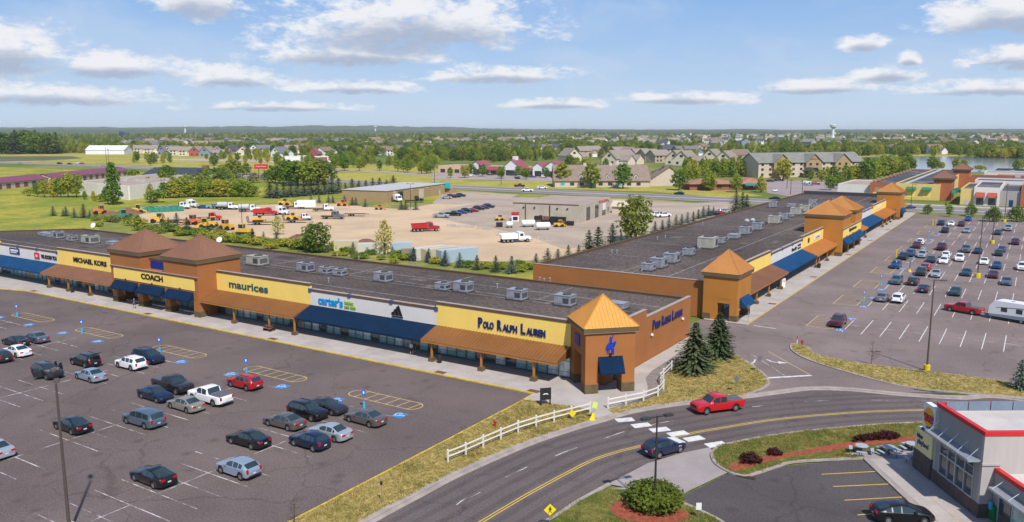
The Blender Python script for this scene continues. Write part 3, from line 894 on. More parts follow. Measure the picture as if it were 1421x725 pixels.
def storefront(root, u0, u1, v, rng, zt=2.95, door=True, pane=1.52, posters=0.05):
 n = max(1, round((u1 - u0) / pane))
 w = (u1 - u0) / n
 mb = MB()
 mb.box(u0, u1, v - .05, v + .09, 0.13, 0.34)          # bulkhead
 mb.box(u0, u1, v - .055, v + .07, zt - .12, zt)
 doors = set()
 if door:
  for k in range(2, n - 1, 7): doors |= {k, k + 1}
 for i in range(n + 1):
  u = u0 + i * w
  mb.box(u - .045, u + .045, v - .06, v + .06, 0.34, zt - .12)
 for i in range(n):
  a, b = u0 + i * w + .045, u0 + (i + 1) * w - .045
  mb.box(a, b, v - .045, v + .045, 2.22, 2.29)
  if i in doors:
   mb.box(a, b, v - .05, v + .05, 1.02, 1.10)
   mb.box(a, a + .06, v - .07, v + .0, .34, 2.22); mb.box(b - .06, b, v - .07, v + .0, .34, 2.22)
  else:
   mb.box(a, b, v - .04, v + .04, .86, .90)
 fr = mb.build('storefront_frame', M_FRAME, root)
 for i in range(n):
  a, b = u0 + i * w + .045, u0 + (i + 1) * w - .045
  t = rng.random()
  if i in doors: g = M_GLASS[1]
  elif t < .22: g = M_GLASS[0]
  elif t < .52: g = M_GLASS[1]
  elif t < .82: g = M_GLASS[2]
  else: g = M_GLASS[3]
  piece('pane', g, fr, a, b, v - .012, v + .012, .34, zt - .12)
  if rng.random() < posters:
   piece('poster', M_POSTER, fr, a + .15, b - .15, v - .03, v - .015, .6, 2.1)
 return fr
def awning_post(root, u, v, h=2.75):
 p = MB().box(u - .11, u + .11, v - .11, v + .11, .6, h).build('awning_post', M_POSTW, root)
 b = MB().box(u - .36, u + .36, v - .36, v + .36, .13, .55).box(u - .29, u + .29, v - .29, v + .29, .552, .66)
 b.build('post_base', M_BASE, p)
def facade_segment(root, u0, u1, wall, awn, top, rng, posts=(), closedL=True):
 """one shop front: stucco panel with cap, awning, storefront below"""
 wm = {'y': M_YELLOW, 'w': M_CREAMW, 'o': M_ORANGE}[wall]
 p = MB().box(u0 + .005, u1 - .005, 0, .4, 2.95, top).build('facade_panel', wm, root)
 MB().box(u0 - .02, u1 + .02, -.06, .5, top + .003, top + .36).build('parapet_cap', M_CAP, p)
 MB().box(u0 - .02, u1 + .02, -.075, .515, top + .363, top + .395).build('cap_flashing', M_TRIM, p)
 if wall == 'w':
  n = max(1, round((u1 - u0) / 7.6))
  for i in range(n + 1):
   u = u0 + (u1 - u0) * i / n
   MB().box(u - .28, u + .28, -.12, .56, top - .12, top + .42).build('parapet_block', M_SIGNBLUE2, p)
 if awn == 'copper': copper_awning(root, u0, u1, M_COPPER)
 elif awn == 'copperf': copper_awning(root, u0, u1, M_COPPERF)
 elif awn == 'orange': copper_awning(root, u0, u1, M_ORMETAL)
 elif awn == 'navy': canvas_awning(root, u0 + .05, u1 - .05, M_NAVY)
 elif awn == 'blue': canvas_awning(root, u0 + .05, u1 - .05, M_BLUECAN)
 storefront(root, u0 + .1, u1 - .1, .12, rng)
 for u in posts:
  awning_post(root, u, -3.0)
M_SIGNBLUE2 = material('slate_blue_block', (0.045, 0.075, 0.19), var=0.15, rough=0.6)
def entrance_towers(root, u0, u1, tw, front, depth, eave, apex, wallm, roofm, canm, sign, signmat, rng, signh=.85, signw=None):
 """two pyramid towers joined by a yellow sign band over three awninged openings"""
 back = front + depth
 gap0, gap1 = u0 + tw, u1 - tw
 for a, b in ((u0, gap0), (gap1, u1)):
  w = MB().box(a, b, front, back, 4.15, eave - .3).build('tower_wall', wallm, root)
  pyramid_roof(root, a, b, front, back, eave + .25, apex, roofm)
 m = MB().box(gap0 + .003, gap1 - .003, front + 1.8, back - .8, 4.15, eave - 1.1).build('centre_wall', wallm, root)
 MB().box(gap0 + .004, gap1 - .004, front + 1.7, back - .7, eave - 1.097, eave - .85).build('parapet_cap', M_CAP, m)
 MB().box(gap0 + .004, gap1 - .004, front + .02, front + 1.79, 4.15, 6.55).build('band_deck', wallm, m)
 lv = MB()
 nl = 4
 for i in range(nl):
  a = gap0 + .35 + (gap1 - gap0 - .7) * i / nl; b = a + (gap1 - gap0 - .7) / nl - .12
  lv.box(a, b, front + 1.72, front + 1.797, 6.62, eave - 1.3)
  for j in range(5):
   z = 6.7 + j * .26
   lv.box(a + .02, b - .02, front + 1.66, front + 1.715, z, z + .12)
 lv.build('louver_panel', M_LOUVER, m)
 bd = MB().box(u0 + .85, u1 - .85, front - .09, front - .003, 4.42, 6.32).build('sign_band', M_YELLOW, root)
 MB().box(u0 - .03, u1 + .03, front - .16, front - .004, 6.36, 6.62).build('band_cornice', M_CAP, root)
 MB().box(u0 - .05, u1 + .05, front - .19, front - .006, 6.623, 6.72).build('band_trim', M_TRIM, root)
 letters(sign, signh, signmat, root, ((u0 + u1) / 2, front - .14, 5.55), (math.pi / 2, 0, 0), bold=.03, depth=.08, width=signw)
 n = 3
 pw = 1.35
 us = [u0 + (u1 - u0 - pw) * i / n for i in range(n + 1)]
 for i, u in enumerate(us):
  p = MB().box(u + .003, u + pw - .003, front + .004, front + 1.5, 1.05, 4.147).build('pillar', wallm, root)
  MB().box(u - .03, u + pw + .03, front - .035, front + 1.54, .13, 1.047).build('pillar_base', M_BASE, p)
 for u in (u0 + .01, u1 - .42):
  MB().box(u, u + .4, front + 1.504, -.01, .13, 4.147).build('return_wall', wallm, root)
 for i in range(n):
  a, b = us[i] + pw - .25, us[i + 1] + .25
  canvas_awning(root, a, b, canm, 4.18, 2.95, front - 1.25, front - .1, 'window_awning', .2)
  mid = (a + b) / 2
  MB().lathe([(.05, 0), (.13, .05), (.13, .16), (.04, .2)], (mid, front - .22, 4.45), 8).box(mid - .03, mid + .03, front - .2, front - .09, 4.5, 4.56).build('sign_lamp', M_BLACK, root)
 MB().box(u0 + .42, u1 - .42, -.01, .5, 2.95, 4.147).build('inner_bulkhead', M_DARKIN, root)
 storefront(root, u0 + .45, u1 - .45, .12, rng)
def parapet(root, pts, zb, zt, th, wallm, name='parapet_wall'):
 """outer wall with cap along an outline (closed to the inside)"""
 for i in range(len(pts) - 1):
  a, b = Vector(pts[i]), Vector(pts[i + 1])
  t = (b - a).normalized(); nn = Vector((-t.y, t.x))
  mb = MB()
  q = [a, b, b + nn * th, a + nn * th]
  mb.hexa([(*q[0], zb), (*q[1], zb), (*q[2], zb), (*q[3], zb), (*q[0], zt), (*q[1], zt), (*q[2], zt), (*q[3], zt)])
  w = mb.build(name, wallm, root)
  a2, b2 = a - t * .02 - nn * .05, b + t * .02 - nn * .05
  c2, d2 = b + t * .02 + nn * (th + .05), a - t * .02 + nn * (th + .05)
  MB().hexa([(*a2, zt + .004), (*b2, zt + .004), (*c2, zt + .004), (*d2, zt + .004), (*a2, zt + .08), (*b2, zt + .08), (*c2, zt + .08), (*d2, zt + .08)]).build('coping', M_CAP if name == 'rear_wall' else M_TRIM, w)
# ================================================================== building along the west car park
rb = random.Random(11)
B1 = thing('outlet_building', 'long rust and yellow outlet building with twin brown pyramid towers and golden corner tower', 'building', (-41.4, 84.0, 0))
OX = -41.4
L = lambda X: X - OX
facade_segment(B1, L(-200), L(-181.5), 'y', 'orange', 7.0, rb, [L(-183)])
facade_segment(B1, L(-181.5), L(-159.3), 'w', 'blue', 6.22, rb)
facade_segment(B1, L(-159.3), L(-135.25), 'y', 'copperf', 7.0, rb, [L(x) for x in (-157.3, -150.6, -143.4)])
facade_segment(B1, L(-111.3), L(-89.8), 'y', 'copper', 7.0, rb, [L(x) for x in (-103.6, -95.6, -87.9 - 2.2)])
facade_segment(B1, L(-89.8), L(-66.0), 'w', 'navy', 6.22, rb)
facade_segment(B1, L(-66.0), L(-45.6), 'y', 'copper', 7.0, rb, [L(x) for x in (-64.5, -56.65, -48.94)])
entrance_towers(B1, L(-135.2), L(-111.3), 8.7, -3.6, 8.4, 9.25, 12.85, M_ORANGE, M_COPPERF, M_NAVY, 'COACH', M_BLACK, rb, .95, 6.0)
# solid roof, side and rear walls
roof_pts = [(L(-215), .42), (L(-41.5), .42), (L(-41.5), 27.6), (L(-197.4), 27.0), (L(-215), 8)]
MB().prism(roof_pts, 5.2, 5.45, bottom=False).build('roof_deck', M_ROOF, B1)
parapet(B1, [(L(-41.02), 12.0), (L(-41.02), 28.0)], .0, 6.0, .42, M_ORANGE, 'side_wall')
parapet(B1, [(L(-41.02), 0.0), (L(-41.02), 11.98)], .0, 7.0, .42, M_ORANGE, 'side_wall')
parapet(B1, [(L(-41.46), 28.0), (L(-197.6), 27.4), (L(-215.4), 8)], .0, 5.75, .4, M_CAP, 'rear_wall')
MB().box(L(-45.58), L(-41.5), .0, .4, 0, 7.0).build('corner_wall', M_ORANGE, B1)
# roof membrane seams and expansion joints
for v in (7.4, 16.2, 21.0):
 piece('roof_joint', M_SEAM, B1, L(-196), L(-41.6), v - .12, v + .12, 5.452, 5.475)
for u in (-60, -79, -98, -117, -139):
 piece('roof_joint', M_SEAM, B1, L(u) - .1, L(u) + .1, 16.4, 27.0, 5.453, 5.478)
# lettering
fr = (math.pi / 2, 0, 0)
letters('MICHAEL KORS', .95, M_BLACK, B1, (L(-148.0), -.06, 5.55), fr, bold=.03, width=11.0)
letters('maurices', 1.15, M_SIGNTEAL, B1, (L(-103.6), -.06, 5.45), fr, bold=.015, width=9.2)
letters("carter's", 1.35, M_SIGNCYAN, B1, (L(-85.6), -.06, 5.15), fr, bold=.04, width=5.0)
letters('babies', .55, M_SIGNGREEN, B1, (L(-81.9), -.06, 5.35), fr, bold=.02, width=1.7)
letters('and kids', .55, M_SIGNGREEN, B1, (L(-81.7), -.06, 4.75), fr, bold=.02, width=2.2)
# serif capitals with larger initials for the corner shop
def small_caps(words, x0, x1, z, hbig, hsmall, parent, v, rot, axis):
 tot = x1 - x0
 unit = sum(1.35 + len(w) - 1 for w in words) + .75 * (len(words) - 1)
 k = tot / unit
 x = x0
 for w in words:
  c = axis(x + k * .675); letters(w[0], hbig, M_SIGNBLUE, parent, (c[0], c[1], z + (hbig - hsmall) / 2), rot, bold=.035, width=k * 1.15, depth=.1)
  x += 1.35 * k
  wl_ = (len(w) - 1) * k
  c = axis(x + wl_ / 2); letters(w[1:], hsmall, M_SIGNBLUE, parent, (c[0], c[1], z), rot, bold=.04, width=wl_ * .94, depth=.1)
  x += wl_ + .75 * k
small_caps(['POLO', 'RALPH', 'LAUREN'], L(-59.2), L(-49.0), 5.25, 1.35, .95, B1, -.07, fr, lambda x: (x, -.07))
small_caps(['POLO', 'RALPH', 'LAUREN'], 13.9, 24.6, 4.35, 1.35, .95, B1, 0, (math.pi / 2, 0, math.pi / 2), lambda x: (L(-40.93), x))
for v in (13.6, 24.6):
 MB().lathe([(.04, 0), (.2, .06), (.2, .26), (.06, .34)], (L(-40.86), v, 3.2), 10).build('wall_lamp', M_WHITE, B1)
# three-stripe mountain emblem
mb = MB()
for i, h in enumerate((.55, 1.0, 1.45)):
 x = L(-72.8) - 1.0 + i * .66
 mb.extr_y([(x, 4.62), (x + .46, 4.62), (x + .46 + .0, 4.62 + h * .55), (x + .02, 4.62 + h)] if False else [(x + .14, 4.62), (x + .60, 4.62), (x + .60 - h * .42 + .0, 4.62 + h), (x + .14 - h * .42, 4.62 + h - .26)], -.12, -.03)
mb.box(L(-72.8) - 1.0, L(-72.8) + 1.0, -.12, -.03, 4.36, 4.50)
mb.build('sign_emblem', M_BLACK, B1)
# far west shop signs
MB().box(L(-177.2), L(-173.4), -.12, -.004, 4.75, 6.0).build('sign_panel', M_SIGNBLUE, B1)
MB().box(L(-176.8), L(-173.8), -.14, -.122, 5.35, 5.7).box(L(-176.8), L(-174.4), -.14, -.122, 5.0, 5.2).build('sign_stripes', M_WHITE, B1)
MB().box(L(-167.6), L(-165.8), -.12, -.004, 4.5, 5.75).build('sign_panel', M_SIGNRED, B1)
MB().box(L(-167.0), L(-166.4), -.14, -.122, 4.9, 5.35).build('sign_stripes', M_WHITE, B1)
letters('WE ADORN YOU', .8, M_BLACK, B1, (L(-162.3), -.06, 5.15), fr, bold=.03, width=5.7)
# golden corner tower, turned forty-five degrees to the fronts
TWR = 5.95; h = TWR / 2
T1 = bpy.data.objects.new('corner_tower', None); col.objects.link(T1); T1.parent = B1
T1.location = (0, 0, 0); T1.rotation_euler = (0, 0, R(45))
MB().box(-h, h, -h, h, 4.35, 7.2).build('tower_wall', M_ORANGE, T1)
pw = 1.55
for sx, sy in ((-1, -1), (1, -1), (-1, 1), (1, 1)):
 x0 = -h + .003 if sx < 0 else h - pw - .003
 y0 = -h + .003 if sy < 0 else h - pw - .003
 p = MB().box(x0, x0 + pw, y0, y0 + pw, 1.2, 4.347).build('pillar', M_ORANGE, T1)
 MB().box(x0 - .03, x0 + pw + .03, y0 - .03, y0 + pw + .03, .13, 1.197).build('pillar_base', M_BASE, T1)
pyramid_roof(T1, -h, h, -h, h, 7.85, 11.1, M_GOLD)
canvas_awning(T1, -h + pw - .05, h - pw + .05, M_NAVY, 4.45, 2.75, -h - 1.0, -h - .01, 'window_awning', .2)
# rider emblem above the opening: small figure on a horse with a raised mallet
mb = MB()
def blob(poly, y0=-h - .12, y1=-h - .02): mb.extr_y(poly, y0, y1)
blob([(-.42, 5.55), (-.30, 5.35), (.30, 5.35), (.46, 5.6), (.44, 5.95), (.20, 6.05), (-.30, 6.0)])         # horse body
blob([(.26, 5.75), (.46, 5.6), (.58, 5.85), (.66, 6.12), (.52, 6.22), (.36, 6.1)])                      # neck, head
for x in (-.36, -.16, .16, .34):
 blob([(x - .07, 5.36), (x + .07, 5.36), (x + .03 * (1 if x > 0 else -1) + .05, 4.75), (x - .05, 4.75)])
blob([(-.42, 5.9), (-.40, 5.5), (-.52, 5.1), (-.58, 5.5)])                                                # tail
blob([(-.16, 5.95), (.16, 5.95), (.14, 6.5), (-.14, 6.5)])                                                # rider
blob([(-.10, 6.5), (.10, 6.5), (.10, 6.72), (-.10, 6.72)])
blob([(.05, 6.38), (.18, 6.5), (.34, 6.98), (.26, 6.98)])                                                 # arm and mallet
mb.build('rider_emblem', M_SIGNBLUE3 if 'M_SIGNBLUE3' in globals() else material('royal_blue_emblem', (0.010, 0.045, 0.36), var=0, rough=0.4), T1)
MB().lathe([(.06, 0), (.18, .05), (.18, .2), (.06, .26)], (0, -h - .2, 4.62), 8).build('sign_lamp', M_BLACK, T1)
lv = MB().box(-h - .06, -h - .003, -.9, 1.0, 5.2, 6.5)
for j in range(4): lv.box(-h - .11, -h - .062, -.85 + j * .48, -.47 + j * .48, 5.25, 6.45)
lv.build('louver_panel', M_LOUVER, T1)
# ================================================================== building along the east car park
B2 = thing('outlet_building', 'ochre outlet building with orange pyramid towers beside the busy east car park', 'building', (-42.2, 124.0, 0), R(90))
U = lambda Y: Y - 124.0            # local x runs along world +Y, local y along world -X
rb2 = random.Random(5)
facade_segment(B2, U(131.1), U(158.6), 'y', 'copperf', 6.55, rb2, [U(y) for y in (139.4, 147.0, 155.2)])
facade_segment(B2, U(158.6), U(183.0), 'w', 'blue', 6.0, rb2)
facade_segment(B2, U(183.0), U(203.9), 'y', 'orange', 6.55, rb2, [U(y) for y in (184.2, 187, 195.2)])
entrance_towers(B2, U(204.0), U(228.6), 9.0, -4.3, 8.8, 9.6, 13.0, M_ORANGE2, M_ORMETAL, M_BLUECAN, 'Gymboree', M_BLACK, rb2, 1.1, 9.5)
facade_segment(B2, U(228.8), U(245), 'y', 'orange', 6.4, rb2, [U(y) for y in (236, 244)])
facade_segment(B2, U(245), U(272), 'w', 'blue', 6.0, rb2)
facade_segment(B2, U(272), U(298.8), 'y', 'orange', 6.55, rb2, [U(y) for y in (273.5, 281, 289, 297)])
letters('Rue21', .7, M_BLACK, B2, (U(176.3), -.06, 5.0), fr, bold=.03, width=4.0)
letters('FAMOUS', .42, M_BLACK, B2, (U(180.6), -.06, 5.35), fr, bold=.02, width=2.6)
letters('brands', .42, M_BLACK, B2, (U(180.6), -.06, 4.75), fr, bold=.02, width=2.6)
MB().box(U(188.4), U(189.6), -.12, -.004, 4.9, 5.9).build('sign_panel', M_BLACK, B2)
MB().box(U(194.5), U(200.5), -.12, -.004, 4.8, 5.9).build('sign_panel', M_WHITE, B2)
letters('outlet', .5, material('grey_sign_letters', (.2, .2, .2), var=0), B2, (U(197.5), -.14, 5.35), fr, width=4.2)
MB().box(U(250), U(254), -.12, -.004, 4.7, 5.7).build('sign_panel', material('faded_pink_sign', (.5, .16, .2), var=.1), B2)
MB().box(U(281), U(288), -.12, -.004, 4.9, 5.9).build('sign_panel', M_WHITE, B2)
MB().prism([(U(125.6), .42), (U(327), .42), (U(327), 33.2), (U(125.6), 33.2)], 5.1, 5.35, bottom=False).build('roof_deck', M_ROOF, B2)
parapet(B2, [(U(125.0), 33.6), (U(125.0), 1.24)], 0, 5.95, .4, M_ORANGE, 'side_wall')
MB().box(U(128), U(131.2), .0, .4, 0, 6.55).build('corner_wall', M_ORANGE2, B2)
parapet(B2, [(U(327.4), 33.7), (U(125.42), 33.7)], 0, 5.75, .4, M_CAP, 'rear_wall')
parapet(B2, [(U(327.4), -.0), (U(327.4), 33.7)], 0, 6.6, .4, material('charcoal_wall', (.045, .045, .055), var=.1), 'end_wall')
for v in (9.2, 17.8):
 piece('roof_joint', M_SEAM, B2, U(126), U(326), v - .12, v + .12, 5.352, 5.375)
for u in (146, 166, 186, 206, 226, 246):
 piece('roof_joint', M_SEAM, B2, U(u) - .1, U(u) + .1, 18.0, 33.0, 5.353, 5.378)
def plain_tower(root, u0, u1, v0, v1, eave, apex, wallm, roofm, canm, front_open, side_open):
 T = bpy.data.objects.new('corner_tower', None); col.objects.link(T); T.parent = root
 MB().box(u0, u1, v0, v1, 3.6, eave - .2).build('tower_wall', wallm, T)
 pw = 1.2
 for a in (u0 + .003, u1 - pw - .003):
  for b in (v0 + .003, v1 - pw - .003):
   MB().box(a, a + pw, b, b + pw, 1.05, 3.597).build('pillar', wallm, T)
   MB().box(a - .03, a + pw + .03, b - .03, b + pw + .03, .13, 1.047).build('pillar_base', M_BASE, T)
 if not side_open:
  MB().box(u0 + .02, u0 + .4, v0 + pw, v1 - pw, .13, 3.597).build('tower_wall', wallm, T)
 pyramid_roof(T, u0, u1, v0, v1, eave + .35, apex, roofm)
 canvas_awning(T, u0 + pw - .1, u1 - pw + .1, canm, 3.75, 2.5, v0 - 1.15, v0 - .01, 'window_awning', .2)
 return T
T2 = plain_tower(B2, U(124.0), U(131.0), -4.35, 1.2, 7.35, 11.05, M_ORANGE2, M_ORMETAL, M_BLUECAN, True, True)
storefront(T2, U(125.5), U(130.0), .9, rb2, door=False)
MB().box(U(124.02), U(124.4), -1.15, .0 - .004, .13, 3.597).build('return_wall', M_ORANGE2, T2)
MB().box(U(124.03), U(124.38), -3.14, -1.155, 2.9, 3.597).build('lintel', M_ORANGE2, T2)
T3 = plain_tower(B2, U(299.0), U(308.0), -4.3, 3.0, 8.9, 12.2, M_ORANGE2, M_ORMETAL, M_BLUECAN, True, True)
facade_segment(B2, U(308.1), U(327), 'y', 'orange', 6.4, rb2, [U(y) for y in (318,)])
# patched membrane, ponding marks and gas lines on both roofs
M_PATCH = [material('roof_patch_%d' % i, c, var=.2, scale=.8, coord='world', fine=.3, fine_scale=3, rough=.95) for i, c in enumerate(((.040, .033, .032), (.125, .098, .086), (.09, .078, .075)))]
rp = random.Random(8)
for root, x0, x1, y0, y1, z, line in ((B1, L(-195), L(-45), 2, 25, 5.453, 14.0), (B2, U(128), U(322), 3, 31, 5.353, 15.6)):
 for k in range(34):
  x, y = rp.uniform(x0, x1), rp.uniform(y0, y1); w, d = rp.uniform(1.0, 5.5), rp.uniform(.8, 2.6)
  if L(-137) < x < L(-109) and y < 9 and root is B1: continue
  piece('roof_patch', rp.choice(M_PATCH), root, x, x + w, y, y + d, z - .001 + k * .0004, z + .006 + k * .0004)
 MB().tube((x0, line, z + .12), (x1, line, z + .12), .05, n=6).build('gas_line', M_SEAM, root)
 for k in range(24):
  x = x0 + (x1 - x0) * (k + .5) / 24; piece('pipe_block', M_BASE, root, x - .12, x + .12, line - .15, line + .15, z, z + .075)
# shop-front walks: slabs with joints, yellow kerb
M_SLAB = [material('walk_slab_%d' % i, c, var=.08, scale=.5, coord='world', fine=.07, fine_scale=8, rough=.9, blotch=((.27, .24, .22), .6, .60, .8))
   for i, c in enumerate(((.40, .355, .325), (.375, .335, .305), (.42, .375, .345)))]
def walk(name, x0, x1, y0, y1, nx, ny, seed=1):
 base = MB().box(x0, x1, y0, y1, -.02, .115).build(name, M_CONC2)
 tag(base, kind='structure')
 r = random.Random(seed)
 dx, dy = (x1 - x0) / nx, (y1 - y0) / ny
 for i in range(nx):
  for j in range(ny):
   piece('slab', r.choice(M_SLAB), base, x0 + i * dx + .012, x0 + (i + 1) * dx - .012, y0 + j * dy + .012, y0 + (j + 1) * dy - .012, .09, .13)
 return base
walk('shop_walk', -158, -46.6, 77.15, 84.1, 46, 3, 2)
tag(MB().prism([(-158.02, 77.15), (-158.02, 84.1), (-215, 84.1), (-215, 52), (-200, 61.2), (-180, 69.2), (-166, 75.2)], -.02, .13).build('shop_walk', M_CONC), kind='structure')
walk('shop_walk', -43.0, -36.15, 123.4, 328, 3, 80, 3)
ribbon('yellow_kerb', [Vector((-46.5, 77.06)), Vector((-158, 77.06)), Vector((-166, 75.06)), Vector((-180, 69.06)), Vector((-200, 61.06))], .17, -.02, .143, M_YCURB, None, 'structure')
ribbon('yellow_kerb', [Vector((-36.05, 123.4)), Vector((-36.05, 321))], .15, -.02, .143, M_YPAINT2, None, 'structure')
# plaza by the corner tower and walk along the side wall
plaza = [(-46.58, 84.1), (-46.58, 77.0)] + [tuple(p[:2]) for p in px_pts([(737, 549), (724, 556.5), (738, 557.4), (765, 562), (798, 566), (817, 571), (829, 585), (853, 577.5), (842, 570)])] + \
  [tuple(p[:2]) for p in px_pts([(889, 555.5), (898, 549), (899, 538), (896, 526), (905, 516), (930, 500)])] + [(-37.6, 110), (-40.9, 112.2), (-40.95, 84.1)]
tag(MB().prism(ccw(plaza), -.02, .128, bottom=False).build('corner_plaza', M_CONC), kind='structure')
bed = px_pts([(842, 570), (889, 555.5), (898, 549), (899, 538), (896, 526), (905, 516), (930, 500), (941, 492), (962, 487), (940, 506), (917, 530), (921, 546), (889.7, 559)])
tag(MB().prism(ccw([tuple(p[:2]) for p in bed]), -.02, .15, bottom=False).build('stone_bed', M_STONES), kind='structure')
# vehicles
def paint(name, c, metal=0.35, rough=0.28):
 return material('paint_' + name, c, rough=rough, var=0, metallic=metal, coat=0.6, spec=0.5)
M_PAINT = paint('base', (.2, .2, .2))
PAINTS = {'black': paint('black', (.010, .010, .012), .2), 'charcoal': paint('charcoal', (.030, .030, .036)), 'navy': paint('navy', (.010, .022, .060)),
   'blue': paint('blue', (.020, .075, .20)), 'slate': paint('slate', (.105, .14, .18)), 'silver': paint('silver', (.40, .43, .47)),
   'pale blue': paint('pale_blue', (.30, .37, .45)), 'white': paint('white', (.78, .78, .78), .0), 'red': paint('red', (.42, .012, .022), .2),
   'bright red': paint('bright_red', (.50, .010, .016), .1), 'maroon': paint('maroon', (.11, .010, .026)), 'tan': paint('tan', (.32, .28, .23)),
   'taupe': paint('taupe', (.13, .115, .105)), 'teal': paint('teal', (.02, .06, .075)), 'grey': paint('grey', (.17, .18, .19)),
   'yellow': paint('yellow', (.68, .38, .01), .0, .45), 'orange': paint('orange', (.62, .16, .02), .0, .45), 'green': paint('green', (.02, .22, .16), .0, .45),
   'sky blue': paint('sky_blue', (.10, .38, .50), .0, .4), 'cream': paint('cream', (.50, .43, .27), .0, .6), 'bone': paint('bone', (.50, .48, .42), .0, .6), 'steel': paint('steel', (.36, .46, .52), .1, .5)}
M_CGLASS = material('car_glass', (.022, .040, .047), rough=.05, var=0, spec=.8)
M_TYRE = material('tyre_rubber', (.014, .014, .014), rough=.85, var=0)
M_RIM = material('alloy_rim', (.38, .39, .40), rough=.35, var=0, metallic=.7)
M_PLASTIC = material('black_trim', (.018, .018, .019), rough=.6, var=0)
M_HEADL = material('headlamp_lens', (.62, .64, .66), rough=.1, var=0, spec=.7)
M_TAILL = material('tail_lamp_lens', (.42, .006, .012), rough=.15, var=0, spec=.7)
M_PLATE = material('licence_plate', (.55, .60, .66), rough=.4, var=0)
M_CHROME = material('chrome_trim', (.55, .55, .56), rough=.2, var=0, metallic=.9)
def interp(tab, x):
 if x <= tab[0][0]: return tab[0][1]
 for (a, b), (c, d) in zip(tab, tab[1:]):
  if x <= c:
   t = (x - a) / (c - a); return b + (d - b) * t
 return tab[-1][1]
